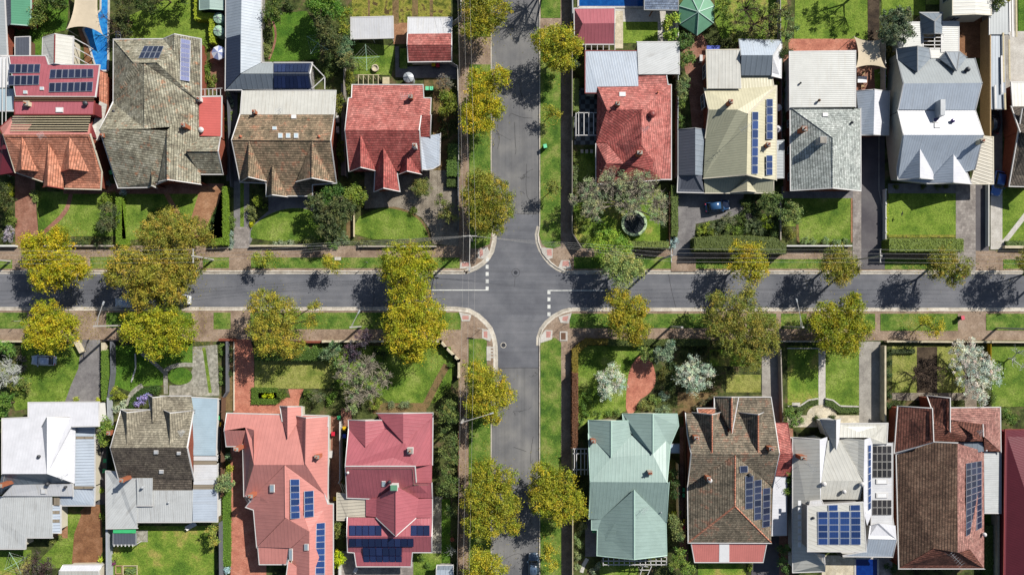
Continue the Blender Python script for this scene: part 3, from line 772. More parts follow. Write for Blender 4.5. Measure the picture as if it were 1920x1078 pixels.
def kerb(name, pts, wpx, m, z0, z1):
    """a raised kerb, its outer edge on the line of pixels; positive width lies to the line's right"""
    mb = MB(); q = [P(x, y, 0) for x, y in pts]; off = []
    for i, p in enumerate(q):
        d = (q[min(i + 1, len(q) - 1)] - q[max(0, i - 1)]).normalized(); off.append(p + Vector((d.y, -d.x, 0)) * (wpx / S))
    for i in range(len(q) - 1):
        a, b, c, d = q[i], q[i + 1], off[i + 1], off[i]
        mb.face(ccw([(v.x, v.y, z1) for v in (a, b, c, d)]))
        for u, v in ((a, b), (d, c)): mb.face([(u.x, u.y, z0), (v.x, v.y, z0), (v.x, v.y, z1), (u.x, u.y, z1)])
    o = mb.build(name, MATS[m], weld=True); o["kind"] = "structure"
for nm, wp, mt, z0, z1 in (("kerb", 2.2, 'kerb', 0, .137), ("gutter_channel", -4.4, 'gutter_stone', .0, .022)):
    s_ = 1 if nm == "kerb" else 1
    kerb(nm, [(X0, 509.5), (872, 509.5)], -wp, mt, z0, z1); kerb(nm, [(872, 509.5)] + NWc[::-1], -wp * 1.3, mt, z0, z1); 
    kerb(nm, NEc, -wp * 1.1, mt, z0, z1); kerb(nm, [(1072, 509.5), (X1, 510)], -wp, mt, z0, z1)
    kerb(nm, [(X0, 579.5), (832, 580)], wp, mt, z0, z1); kerb(nm, SWc, wp * 1.3, mt, z0, z1)
    kerb(nm, [(1072, 581), (X1, 581)], wp, mt, z0, z1); kerb(nm, SEc[::-1], wp * 1.2, mt, z0, z1)
for pts, sg in (([(922, Y0), (922, 425)], 1), ([(1011, Y0), (1011, 425)], -1), ([(922, 704), (922, Y1)], 1), ([(1010.8, 648), (1011, Y1)], -1)):
    kerb("kerb", pts, 1.8 * sg, 'gutter_stone', 0, .137)
m_plain('road_tar', C(72, 70, 70), .8, .2)
# painted markings
for x, ys in ((913.4, (486.6, 500.3, 513.8, 527.3, 540.8)), (1029.3, (547.8, 561, 575, 589))):
    for y in ys: sheet("road_marking", rect(x - 2.8, y - 3.6, x + 2.8, y + 3.6), 'road_paint', .03)
sheet("road_marking", rect(806, 543, 916, 544.8), 'road_paint', .026); sheet("road_marking", rect(1027, 543.8, 1134, 545.6), 'road_paint', .026)
def ring(name, x, y, r0, r1, m, z):
    mb = MB(); c = P(x, y, 0); n = 28
    for i in range(n):
        a, b = 2 * math.pi * i / n, 2 * math.pi * (i + 1) / n
        mb.face([(c.x + r0 * math.cos(a), c.y + r0 * math.sin(a), z), (c.x + r1 * math.cos(a), c.y + r1 * math.sin(a), z), (c.x + r1 * math.cos(b), c.y + r1 * math.sin(b), z), (c.x + r0 * math.cos(b), c.y + r0 * math.sin(b), z)])
    o = mb.build(name, MATS[m]); o["kind"] = "structure"
ring("road_patch", 967, 511, .66, .72, 'road_tar', .022)
m_ = MB(); m_.lathe((*P(967, 511, 0)[:2], .0), [(.34, 0), (.34, .022), (.30, .03), (.0, .03)], 20); tag(m_.build("manhole_cover", MATS['dark_metal']), "round iron manhole cover inside a tar ring in the crossroads", "manhole cover")
m_ = MB(); m_.lathe((*P(944, 647, 0)[:2], .0), [(.4, 0), (.4, .022), (.28, .026), (.0, .026)], 20); tag(m_.build("manhole_cover", MATS['dark_metal']), "iron manhole cover with a pale rim south of the crossroads", "manhole cover"); ring("road_patch", 944, 647, .40, .5, 'kerb', .024)
# tar lines and cracks that can be seen one by one on the old asphalt
for pts in ([(966, 519), (965, 528), (964, 538)], [(965, 230), (966, 268), (968, 282), (966, 290)], [(933, 280), (937, 262), (935, 250), (930, 245)], [(987, 308), (987, 330), (986, 350), (988, 368), (993, 376)], [(981, 332), (993, 333)],
            [(1000, 818), (996, 840), (994, 870), (999, 862)], [(963, 838), (976, 842), (987, 846)], [(955, 219), (958, 212), (966, 216), (980, 221), (998, 222)], [(946, 1048), (960, 1040), (975, 1036), (982, 1044)], [(929, 689), (950, 690), (985, 689), (1009, 690)], [(970, 401), (1009, 402)], [(1253, 511), (1258, 540), (1268, 580)], [(700, 512), (702, 545), (699, 578)], [(1490, 548), (1532, 512)]):
    strip("road_crack", pts, .55, 'road_tar', .019, 1)
# ---- verges, north side
LAY[0] = 1
for x0, x1, y0, y1 in ((-400, 24, 487, 504), (170, 358, 482, 504), (381, 430, 483, 503), (471, 862, 483, 503), (1304, 1594, 486, 504), (1654, 1821, 484, 505), (1880, 2300, 486, 504), (1076, 1258, 482, 504)):
    sheet("grass_verge", rect(x0, y0, x1, y1), 'grass_verge')
sheet("grass_verge", [(1013, 0 - 300), (1051, -300), (1051, 35), (1014, 35)], 'grass_verge'); sheet("grass_verge", [(1013, 55), (1051, 55), (1051, 462), (1030, 468), (1016, 458), (1011, 440), (1013, 420)], 'grass_verge')
sheet("grass_verge", rect(880, 122, 920, 420), 'grass_verge'); sheet("grass_verge", [(880, 420), (920, 420), (921, 440), (918, 458), (896, 466), (880, 466)], 'grass_verge'); sheet("grass_verge", rect(880, -300, 920, 70), 'grass_verge')
# ---- verges, south side
LAY[0] = 1
for x0, x1, y0, y1 in ((-400, 52, 586, 616), (200, 360, 586, 614), (401, 433, 586, 617), (470, 836, 586, 617), (836, 864, 586, 618), (1068, 1136, 588, 615), (1136, 1330, 588, 615), (1400, 1455, 588, 615), (1464, 1512, 588, 616), (1560, 1640, 588, 616), (1650, 1795, 588, 620), (1848, 2300, 588, 619)):
    sheet("grass_verge", rect(x0, y0, x1, y1), 'grass_verge')
sheet("grass_verge", [(879, 635), (910, 635), (913, 640), (913, 700), (920, 708), (920, 1400), (879, 1400)], 'grass_verge')
sheet("grass_verge", [(1013, 640), (1024, 640), (1040, 632), (1052, 642), (1052, 1400), (1013, 1400)], 'grass_verge')
LAY[0] = 10
# ramps with tactile paving at the corners
for q, t in (([(896, 469), (914, 463), (918, 474), (908, 486), (896, 484)], [(899, 470), (905, 467), (906, 478), (900, 482)]), ([(864, 492), (881, 490), (884, 503), (862, 504)], [(866, 493), (879, 492), (880, 499), (866, 500)]),
             ([(1014, 464), (1036, 466), (1036, 484), (1026, 487), (1016, 474)], [(1025, 468), (1034, 467), (1035, 480), (1026, 479)]), ([(1052, 488), (1068, 488), (1072, 505), (1046, 503)], [(1055, 490), (1066, 489), (1067, 499), (1054, 499)]),
             ([(861, 585), (884, 590), (881, 602), (866, 602)], [(867, 592), (879, 592), (879, 599), (867, 599)]), ([(904, 616), (917, 618), (922, 634), (919, 640), (904, 634)], [(907, 621), (914, 621), (914, 634), (907, 632)]),
             ([(1047, 594), (1072, 586), (1066, 606), (1051, 605)], [(1055, 594), (1066, 592), (1063, 602), (1054, 601)]), ([(1022, 618), (1036, 619), (1035, 636), (1013, 643), (1014, 630)], [(1024, 621), (1033, 621), (1032, 632), (1024, 633)])):
    sheet("kerb_ramp", q, 'concrete_pale'); sheet("kerb_ramp", t, 'tactile')
sheet("pavement", rect(1049.5, 621, 1064, 639), 'concrete_pale'); sheet("pavement", rect(1051.5, 623.5, 1060.5, 636.5), 'timber_dark')
for i in range(4): sheet("drain", rect(920.5, 650 + i * 6, 927, 653 + i * 6), 'concrete_pale', .145 + i * .001)
sheet("drain", rect(912.5, 649, 920.5, 676), 'concrete_pale'); sheet("pavement", rect(628, 482, 640, 488), 'concrete_pale')
# ================================================================ garden ground by block
LAY[0] = 0
sheet("garden_soil", [(X0, Y0), (860, Y0), (860, 461), (X0, 461)], 'soil'); sheet("garden_soil", [(1073, Y0), (X1, Y0), (X1, 470), (1300, 470), (1262, 466), (1090, 466), (1073, 444)], 'soil')
sheet("garden_soil", [(X0, 640), (826, 640), (860, 672), (860, Y1), (X0, Y1)], 'soil'); sheet("garden_soil", [(1073, 655), (1090, 638), (X1, 638), (X1, Y1), (1073, Y1)], 'soil')
# NW block, fronts
LAY[0] = 6
sheet("driveway", [(29, 322), (66, 322), (68, 380), (73, 440), (73, 463), (30, 463)], 'brick_red')
sheet("lawn", [(70, 360), (218, 360), (218, 443), (96, 444), (73, 432)], 'lawn'); strip("path", [(134, 364), (128, 390), (115, 408), (97, 424), (80, 440)], 8, 'brick_red', None, 2)
sheet("pavement", rect(120, 345, 420, 364), 'brick_red'); sheet("lawn", [(228, 364), (420, 364), (420, 450), (228, 450)], 'lawn')
strip("path", [(312, 362), (330, 395), (350, 430)], 9, 'brick_tan'); sheet("driveway", [(377, 350), (418, 350), (411, 380), (388, 424), (372, 448), (342, 448), (356, 420)], 'brick_tan')
sheet("garden_soil", [(395, 415), (416, 370), (417, 447), (392, 447)], 'ground_cover')
sheet("driveway", rect(439, 335, 451, 462), 'concrete_grey'); sheet("driveway", rect(458, 335, 468, 462), 'concrete_grey'); sheet("lawn", rect(451, 345, 458, 428), 'lawn'); sheet("driveway", rect(439, 426, 469, 466), 'paver_grey')
sheet("path", [(467, 462), (469, 432), (486, 411), (504, 396), (504, 364), (595, 364), (595, 396), (570, 396), (552, 394), (528, 397), (508, 404), (492, 416), (476, 428), (473, 452)], 'concrete_grey')
sheet("lawn", bez([(470, 452), (471, 428), (487, 414), (507, 401), (530, 393), (555, 390), (580, 393), (600, 408), (612, 430), (615, 452)], 1), 'lawn')
sheet("driveway", [(684, 318), (860, 318), (860, 462), (812, 458), (806, 430), (790, 408), (770, 397), (735, 388), (684, 392)], 'gravel')
sheet("lawn", bez([(664, 449), (668, 410), (692, 398), (715, 391), (740, 390), (768, 399), (786, 409), (800, 430), (806, 449)], 1), 'lawn'); strip("garden_edge", [(724, 388), (745, 391), (768, 398), (788, 411), (802, 432), (808, 450)], 4, 'mulch', None, 1)
sheet("path", rect(650, 395, 663, 446), 'mulch'); sheet("path", [(726, 378), (748, 364), (768, 352), (775, 356), (752, 372), (742, 388), (726, 389)], 'gravel')
# NW block, backs
LAY[0] = 6
sheet("lawn", [(58, -60), (132, -60), (128, 40), (124, 58), (82, 66), (80, 108), (54, 108), (57, 48)], 'lawn_lush'); sheet("pavement", [(146, 54), (160, 54), (172, 78), (173, 122), (160, 122), (158, 90)], 'brick_brown')
sheet("lawn", [(244, 30), (290, 10), (330, -20), (400, -40), (400, 20), (394, 80), (330, 82), (244, 76)], 'lawn_bright')
sheet("lawn", [(508, 34), (520, 26), (575, 22), (600, 60), (600, 112), (506, 117), (514, 80)], 'lawn_lush'); strip("garden_edge", [(512, 40), (518, 60), (516, 84), (505, 112)], 4, 'brick_red', None, 1)
sheet("lawn", [(664, 80), (742, 88), (735, 142), (664, 140)], 'lawn'); sheet("veg_garden", rect(660, -60, 846, 48), 'veg_bed'); sheet("path", rect(738, 44, 764, 84), 'brick_tan')
for x0, x1 in ((690, 694), (736, 748), (773, 784), (806, 812)): sheet("path", rect(x0, -60, x1, 46), 'mulch')
sheet("path", [(741, 88), (748, 88), (748, 128), (848, 120), (856, 132), (856, 150), (742, 146)], 'concrete_grey'); sheet("lawn", [(750, 92), (764, 92), (764, 130), (750, 130)], 'lawn'); sheet("pavement", [(795, 147), (843, 147), (843, 172), (795, 172)], 'mulch')
sheet("pavement", [(395, 92), (424, 92), (424, 200), (416, 200), (412, 174), (395, 168)], 'brick_red'); sheet("path", rect(425, 165, 446, 340), 'drive_dark'); sheet("pavement", rect(640, 158, 650, 330), 'concrete_grey')
sheet("path", [(812, 170), (842, 170), (842, 320), (812, 320)], 'mulch')
# pool water is set in below
# NE block, backs
LAY[0] = 6
sheet("pavement", rect(1168, -30, 1272, 80), 'concrete_pale'); sheet("path", rect(1152, 14, 1168, 92), 'paver_cream'); sheet("lawn", rect(1168, 42, 1233, 82), 'lawn_bright'); sheet("pavement", rect(1150, 14, 1272, 22), 'concrete_pale')
sheet("pavement", rect(1076, 166, 1120, 272), 'checker')
sheet("pavement", [(1275, 70), (1310, 55), (1330, 90), (1326, 250), (1298, 250), (1290, 160), (1275, 90)], 'brick_red')
sheet("lawn", [(1340, -40), (1470, -40), (1478, 30), (1470, 80), (1400, 84), (1352, 74), (1340, 40)], 'lawn_patchy'); sheet("lawn", [(1492, -60), (1625, -60), (1626, 75), (1488, 75)], 'lawn_bright'); sheet("pavement", rect(1478, 74, 1610, 100), 'brick_salmon'); sheet("path", rect(1626, -60, 1648, 80), 'soil_dark'); sheet("lawn", rect(1652, -60, 1734, 30), 'lawn_bright')
sheet("pavement", rect(1603, 124, 1668, 178), 'brick_red'); sheet("lawn", [(1638, 132), (1662, 128), (1664, 170), (1640, 170)], 'lawn'); sheet("pavement", rect(1768, -40, 1858, 110), 'brick_brown'); sheet("lawn", rect(1735, -60, 1768, 10), 'lawn'); sheet("lawn", rect(1908, -60, 2000, 110), 'lawn_lush')
sheet("pavement", rect(1845, 60, 1858, 260), 'mulch'); sheet("pavement", rect(1856, -60, 1905, 210), 'concrete'); sheet("driveway", rect(1857, 205, 1878, 380), 'concrete_grey'); sheet("pavement", rect(1892, 60, 1960, 200), 'concrete_pale')
sheet("path", rect(1468, 100, 1482, 360), 'brick_red')
# NE block, fronts
LAY[0] = 6
sheet("lawn", [(1076, 375), (1250, 360), (1256, 465), (1095, 465), (1076, 440)], 'lawn_patchy'); sheet("lawn", rect(1078, 285, 1115, 360), 'lawn')
for x in (1091, 1100, 1109): sheet("path", rect(x - 2.6, 281, x + 2.6, 288), 'concrete_pale')
sheet("driveway", [(1270, 355), (1395, 355), (1392, 402), (1330, 415), (1304, 420), (1300, 468), (1304, 505), (1258, 505), (1262, 466), (1272, 430)], 'concrete_grey'); sheet("garden_soil", [(1330, 416), (1392, 402), (1400, 360), (1464, 362), (1464, 450), (1305, 450), (1306, 420)], 'ground_cover')
sheet("path", rect(1465, 350, 1600, 372), 'concrete_grey'); sheet("lawn", [(1470, 372), (1594, 372), (1594, 455), (1496, 455), (1494, 425), (1470, 425)], 'lawn'); strip("garden_edge", [(1494, 418), (1496, 455)], 5, 'mulch'); strip("garden_edge", [(1596, 372), (1596, 455)], 3, 'brick_tan')
sheet("driveway", [(1600, 340), (1614, 340), (1632, 376), (1632, 505), (1598, 505), (1598, 372)], 'paver_grey'); sheet("driveway", rect(1614, 250, 1658, 505), 'drive_dark'); strip("kerb_line", [(1647, 252), (1647, 356), (1655, 400), (1655, 480)], 1.5, 'concrete')
sheet("path", rect(1664, 345, 1795, 363), 'concrete_grey'); sheet("lawn", rect(1665, 363, 1792, 441), 'lawn_bright'); strip("garden_edge", [(1665, 443), (1792, 443)], 5, 'veg_bed'); sheet("driveway", [(1791, 345), (1829, 345), (1828, 508), (1791, 508)], 'paver_grey'); sheet("driveway", rect(1828, 340, 1853, 470), 'drive_dark')
sheet("driveway", [(1856, 340), (1878, 340), (1878, 440), (1885, 468), (1856, 468)], 'concrete_pale'); sheet("lawn", rect(1878, 345, 2000, 460), 'lawn_bright'); strip("path", [(1872, 464), (1890, 444), (1924, 400), (1950, 368)], 9, 'concrete_pale')
sheet("path", rect(1258, 480, 1304, 509), 'footpath')
# SW block, fronts
LAY[0] = 6
sheet("lawn", [(40, 644), (152, 644), (154, 660), (148, 690), (134, 722), (123, 752), (30, 770), (16, 730), (44, 690)], 'lawn'); sheet("driveway", [(154, 637), (189, 637), (189, 755), (122, 755), (134, 722), (148, 690)], 'concrete_grey')
sheet("lawn", [(213, 648), (362, 640), (362, 682), (336, 682), (318, 694), (307, 697), (306, 722), (262, 724), (248, 735), (213, 722)], 'lawn_lush'); strip("path", [(266, 662), (290, 680), (308, 697)], 7, 'flagstone', None, 1); strip("path", [(308, 697), (320, 688), (338, 683), (364, 684)], 8, 'flagstone', None, 1); strip("path", [(311, 697), (312, 738)], 8, 'flagstone')
sheet("driveway", [(362, 650), (408, 646), (412, 742), (318, 742), (318, 722), (340, 722), (356, 708), (362, 690)], 'flagstone'); sheet("lawn", [(380, 651), (386, 651), (398, 736), (392, 736)], 'lawn'); sheet("lawn", ell(338.5, 705, 23, 16), 'lawn_lush'); strip("path", [(268, 722), (250, 734), (243, 748), (242, 760)], 9, 'flagstone', None, 1)
sheet("lawn", rect(420, 640, 437, 770), 'mulch'); sheet("driveway", [(438, 636), (470, 636), (477, 660), (477, 745), (545, 745), (541, 729), (570, 729), (562, 748), (560, 775), (438, 775)], 'brick_salmon')
sheet("lawn", rect(478, 660, 626, 728), 'lawn_dry'); sheet("lawn", [(626, 665), (690, 648), (845, 650), (852, 690), (845, 730), (815, 755), (730, 755), (700, 730), (626, 730)], 'lawn'); strip("path", [(838, 684), (820, 716), (797, 762)], 13, 'mulch'); sheet("pavement", rect(640, 765, 660, 800), 'brick_red'); sheet("path", rect(700, 755, 800, 775), 'mulch')
# SW block, backs
LAY[0] = 6
sheet("driveway", bez([(155, 950), (192, 925), (193, 1070), (134, 1066), (136, 1010), (146, 975)], 1), 'brick_brown'); sheet("lawn", [(112, 1000), (126, 962), (154, 962), (140, 1000), (135, 1064), (60, 1064), (100, 1024)], 'lawn'); sheet("pavement", rect(96, 950, 128, 1008), 'brick_tan'); sheet("lawn", rect(-20, 1030, 60, 1090), 'lawn_patchy')
sheet("path", rect(177, 760, 200, 945), 'drive_dark'); sheet("lawn", rect(205, 985, 404, 1120), 'lawn_patchy'); sheet("pavement", rect(254, 993, 278, 1015), 'flagstone'); sheet("lawn", rect(418, 915, 433, 1070), 'lawn_lush')
sheet("driveway", rect(433, 830, 500, 1110), 'brick_salmon'); sheet("path", rect(612, 780, 640, 960), 'brick_red'); sheet("lawn", rect(773, 1034, 830, 1090), 'lawn'); sheet("path", rect(811, 930, 830, 1036), 'flagstone'); sheet("lawn", rect(828, 935, 845, 1090), 'lawn_lush'); sheet("pavement", rect(633, 1032, 775, 1100), 'paver_grey')
# SE block, fronts and backs
LAY[0] = 6
sheet("lawn", [(1084, 655), (1100, 648), (1205, 648), (1196, 676), (1180, 700), (1174, 770), (1084, 800)], 'lawn'); sheet("pavement", bez([(1198, 664), (1220, 672), (1228, 695), (1230, 720), (1215, 740), (1196, 750), (1190, 775), (1173, 775), (1174, 730), (1180, 690)], 1), 'brick_salmon')
sheet("pavement", rect(1270, 735, 1345, 780), 'mulch'); sheet("lawn", rect(1361, 702, 1426, 735), 'lawn_dry'); sheet("lawn", rect(1330, 655, 1426, 686), 'lawn_patchy'); sheet("driveway", rect(1428, 640, 1462, 800), 'concrete')
sheet("lawn", rect(1476, 648, 1534, 764), 'lawn_patchy'); sheet("lawn", rect(1547, 648, 1610, 764), 'lawn'); sheet("path", rect(1534, 638, 1547, 775), 'concrete_pale'); sheet("path", ell(1540, 778, 28, 20), 'paver_cream'); sheet("pavement", rect(1475, 778, 1620, 800), 'paver_cream'); sheet("driveway", rect(1610, 640, 1650, 800), 'concrete')
sheet("lawn", rect(1672, 648, 1810, 740), 'lawn_dry'); sheet("path", rect(1718, 650, 1756, 750), 'soil_dark'); sheet("path", rect(1672, 736, 1850, 750), 'gravel'); sheet("lawn", rect(1858, 648, 1990, 762), 'lawn'); sheet("path", rect(1808, 650, 1830, 765), 'gravel')
sheet("driveway", rect(1097, 975, 1124, 1042), 'concrete_grey'); sheet("lawn", rect(1124, 1052, 1196, 1120), 'lawn'); sheet("pavement", rect(1274, 800, 1290, 1050), 'brick_red'); sheet("lawn", rect(1308, 1053, 1398, 1120), 'lawn_patchy'); sheet("driveway", rect(1408, 1005, 1460, 1120), 'drive_dark')
sheet("pavement", rect(1540, 1040, 1602, 1120), 'paver_cream'); sheet("pavement", rect(1646, 1040, 1672, 1120), 'paver_grey'); sheet("path", rect(1845, 960, 1876, 1120), 'lawn_lush'); sheet("path", rect(1460, 800, 1486, 1080), 'brick_red')
strip("path", [(1101, 1046), (1094, 1058), (1090, 1072)], 7, 'concrete_pale')
# pools: water a little below the coping
def pool(label, pts, water, rim):
    root = empty("swimming_pool", P(sum(p[0] for p in pts) / len(pts), sum(p[1] for p in pts) / len(pts), .12)); tag(root, label, "pool")
    q = ccw([tuple(P(x, y, 0)[:2]) for x, y in pts]); mb = MB(); mb.face([(a, b, .215) for a, b in q]); mb.build("water", MATS[water], root)
    mb = MB()
    for a, b in zip(q, q[1:] + q[:1]): mb.beam((a[0], a[1], .2), (b[0], b[1], .2), .3, .14)
    mb.build("coping", MATS[rim], root)
pool("bright blue pool under the cream shade sail", [(157, 57), (190, 20), (191, -60), (206, -60), (204, 134), (183, 134), (171, 96), (166, 77)], 'pool_blue', 'concrete_pale')
pool("deep blue pool with white edging behind the small crimson roof", [(1084, -70), (1207, -70), (1207, 15), (1084, 15)], 'pool_deep', 'concrete_pale')
pool("navy pool beside cream paving behind the white house", [(1602, 1045), (1645, 1045), (1645, 1130), (1602, 1130)], 'pool_navy', 'concrete_pale')
# ================================================================ houses north of the side street
# red metal and orange tile house at the edge
h = House("brick_house", "house with red metal back roof, dark slatted band and orange tiled front gables", "house", 100, 230)
h.roof('metal_crimson', "a:18,106,3.3 b:85,106,3.3 c:90,122,3.5 d:186,123,3.5 e:178,181,4.7 f:30,180,4.7", "abcdef", 'wall_crimson', cap=None)
h.roof('metal_crimson', "a:28,191,5.3 b:176,191,5.3 c:174,214,5.7 d:28,214,5.7", "abcd", 'wall_crimson', gut='red_trim', oh=.05)
h.roof('metal_salmon', "a:28,216,3.4 b:172,216,3.4 c:168,252,5.6 d:6,253,5.6 e:0,240,3.4", "abcde", 'wall_crimson', gut='red_trim')
h.roof('tile_orange', "a:6,253,6.2 b:168,252,6.2 c:190,323,3.3 d:188,355,2.7 e:118,353,2.7 f:29,323,3.2", "abcdef", 'brick_wall', cap='tile_orange', gut='cream_trim', win=True)
h.roof('metal_darkcrimson', "a:0,250,4 b:8,254,4.4 c:30,323,3.0 d:0,328,3.0 e:-60,300,3", "abcde", 'wall_crimson', gut=None)
h.roof('tile_orange', "a:41,253,6.1 f:40,318,5.5 l:29,323,3.2 r:81.5,323,3.2", "alf afr", 'brick_wall', gut='red_trim')
h.roof('tile_orange', "a:90,270,5.7 f:89,348,5.4 l:81,350,3.6 m:83,322,3.6 r:118,312,3.6 s:118,353,3.4", "amlf afsr", 'brick_wall', gut='red_trim')
h.roof('tile_orange', "a:129.5,252,6.1 f:129.5,317,5.5 l:112,322,3.4 r:174,323,3.3", "alf afr", 'brick_wall', gut='red_trim')
h.roof('metal_offwhite', "a:187,190,3.1 b:200,196,3.0 c:186,262,2.9 d:177,272,3.0 e:170,246,3.4", "abcde", 'brick_wall', gut=None, name='side_roof')
h.roof('tile_orange', "a:187,134,3 b:201,138,2.7 c:200,198,2.7 d:186,190,3", "abcd", 'brick_wall', gut=None)
h.roof('skylight_white', "a:-4,107,3 b:18,107,3 c:16,165,2.8 d:-6,165,2.8", "abcd", None, gut='white_trim', name='translucent_awning'); h.roof('skylight_glass', "a:-4,167,3 b:25,167,3 c:25,208,2.8 d:-6,208,2.8", "abcd", None, gut='white_trim', name='translucent_awning')
h.done()
h.panels([(18, 121), (77, 121), (75.5, 138), (17, 139)], 5, 1); h.panels([(17, 142.5), (75, 142), (74, 160.5), (16, 162)], 5, 1); h.panels([(95, 131), (176, 130), (176, 147), (93, 149)], 7, 1); h.panels([(93, 156), (175.5, 154), (174, 173), (92, 174.5)], 7, 1)
h.panels([(27, 217), (172, 217), (166, 247), (20, 247)], 1, 1, 'dark_void', 0, .25, 'void_shade_sheet')  # dark sheet standing for the shadowed void below the slats
for i in range(7): h.beams('slat_louvre', [((24 - i * .8, 219 + i * 4.4), (170 - i * .8, 219 + i * 4.4))], 5.6, 'timber_pale', .12, .1)
for i in range(3): h.beams('slat_louvre', [((27, 183 + i * 3.2), (176, 183 + i * 3.2))], 5.35, 'timber_dark', .14, .18)
for x in (-2, 5, 12): h.beams('pergola_beam', [((x, 107), (x - 1, 250))], 3.25, 'white_trim', .09, .1)
h.skylight(48, 174, 7, 6); h.skylight(79, 167, 7, 6); h.skylight(112, 207, 13, 9, 'skylight_white'); h.chimney(55, 197, .8, .7, .8, 'stone_cream'); h.vent(163, 196, .35, .8, 'dark_metal'); h.antenna(88, 258, 1.0, 1.5)
# mossy tiled house
h = House("brick_house", "big house under mossy grey-brown tiles with a red awning on its side", "house", 305, 215)
T = 'tile_moss'
h.roof(T, "a:213.5,75,3.3 b:306,74,3.3 c:326,98,4.6 d:294,118,6.3 e:250,118,6.3 f:270,121,6.1 g:213,192,3.3 i:376,74,3.3 j:376,185,3.3 k:371,188,3.4 l:327,65,4.6", "abcde aefg blc lijkdc", 'brick_wall', cap=T, gut='white_trim')
h.roof(T, "e:272,120,6.1 d:294,118,6.25 k:371,188,3.6", "ekd", None, gut=None)
h.roof(T, "a:271,120,6.3 b:271,242,6.5 c:213,193,3.35 k:371,188,3.35 m:330,237,5.2", "acb abmk", None, cap=T, gut=None)
h.roof(T, "a:187,243.5,6.6 b:271,242,6.6 c:213,193,3.3", "acb", 'brick_wall', gut='white_trim')
h.roof(T, "a:187,243.5,6.6 b:313,244.5,6.6 c:313,337,4.2 d:277,351,3.0 e:222,352,2.8 f:212,322,3.6", "abcdef", 'brick_wall', cap=T, win=True)
h.roof(T, "a:313.4,244.5,6.7 b:313.4,336,6.3 c:298,340,4.6 d:376,345,3.2 e:373,255,3.4 k:371,188,3.4", "acb abdek", 'brick_wall', cap=T, win=True)
h.roof(T, "a:348.6,284,5.3 b:407.7,284,5.3 c:412.5,256.5,3.2 d:372,257.5,3.2 e:417,326.5,3.0 f:375,326.5,3.0", "abcd afeb", 'brick_wall', cap=T)
h.roof(T, "a:284,300,4.9 b:284,347,4.5 c:281,350,3.2 d:293.5,351,3.1 e:293.5,316,3.9", "acb abde", 'brick_wall')
h.roof('metal_brightred', "a:373,183,3.1 b:415,182,2.7 c:414,256,2.7 d:373,255,3.1", "abcd", 'brick_wall', name='awning_roof')
h.done()
h.panels([(271, 87.5), (308, 88), (298.5, 111), (259.5, 111)], 4, 2); h.panels([(338, 73), (358, 77), (356.5, 154), (337, 151)], 1, 9, 'solar_pale')
h.chimney(377, 189, .6, .6, .9, 'render_white', npot=1); h.chimney(352, 240, .7, .6, 1.6); h.vent(379, 245, .4, .7, 'white_trim'); h.vent(213, 209, .2, .3, 'dark_metal'); h.chimney(196, 256, .5, .5, .7)
h.beams('pergola_beam', [((377 + 7.3 * i, 168), (377 + 7.3 * i, 181)) for i in range(6)] + [((377, 168), (417, 166)), ((377, 181), (417, 180))], 2.7, 'white_trim', .08, .1)
# rust tiled house
h = House("brick_house", "house with rust-stained tiles, three front gables and a pale metal rear roof", "house", 535, 270)
T = 'tile_rust'
h.roof('metal_offwhite', "a:455,170,3.0 b:629,171,3.0 c:626,215,3.9 d:451,215,3.9", "abcd", 'render_cream', name='rear_roof')
h.roof(T, "a:451,215,3.9 b:626,215,3.9 c:619,264,6.4 d:435,263,6.4 e:630,343,3.3 f:585,346,3.3 g:585,367,2.8 i:500,367,2.8 j:500,343,3.3 k:451,341,3.3", "abcd dcefghijk".replace('h', ''), 'brick_wall', cap=T, win=True)
h.roof(T, "a:467,265,6.3 f:465.5,331,6.0 l:451,341,3.2 r:502.5,340,3.2", "alf afr", 'brick_wall', cap=T); h.roof(T, "a:585.5,265,6.3 f:584.5,333,6.0 l:556,340,3.9 m:573,341,3.2 r:626,341.5,3.2", "alf afr", 'brick_wall', cap=T)
h.roof(T, "a:511,309,4.8 f:510,364.5,4.7 l:500,368,3.0 r:538,368.5,2.9 m:500,344,3.6", "amlf afr", 'brick_wall', cap=T)
h.done()
for x, y, a, b, m in ((551, 220, 9, 7, 'skylight_white'), (515, 241.5, 8, 6, 'skylight_glass'), (526, 255.5, 8, 9, 'skylight_glass'), (540.5, 255.5, 8, 9, 'skylight_glass'), (555.5, 255.5, 8, 9, 'skylight_glass')): h.skylight(x, y, a, b, m)
h.chimney(480, 213, .5, .5, 1.0, 'brick_chimney'); h.vent(452, 257, .2, .5, 'terracotta'); h.vent(599, 257, .2, .5, 'terracotta'); h.antenna(527, 211, .9, 1.2); h.ac(635, 226); h.ac(635, 246)
# long L-shaped outbuilding
h = House("outbuilding", "long L-shaped grey metal outbuilding with dark navy roof faces", "outbuilding", 470, 120)
h.roof('metal_steel', "a:424,-60,3 b:454,-60,4.4 c:451,65,4.4 d:424,72,3 e:490,-60,3 f:489,118,3 g:451,138,4.4", "abcd befgc", 'render_grey')
h.roof('metal_navy', "a:424,72,3 b:451,65,4.4 c:451,138,4.4 d:423,168,3", "abcd", 'render_grey')
h.roof('metal_midgrey', "a:489,118.5,3 b:512,118.5,3 c:512,138.5,4.4 d:452,138.5,4.4", "abcd", 'render_grey'); h.roof('metal_darkgrey', "a:512,118.5,3 b:585,118.5,3 c:580,138.5,4.4 d:512,138.5,4.4", "abcd", 'render_grey')
h.roof('metal_slate', "a:452,139,4.4 b:512,139,4.4 c:512,168,3 d:424,168.5,3", "abcd", 'render_grey'); h.roof('metal_navy', "a:512,139,4.4 b:580,139,4.4 c:585,168,3 d:512,168,3", "abcd", 'render_grey')
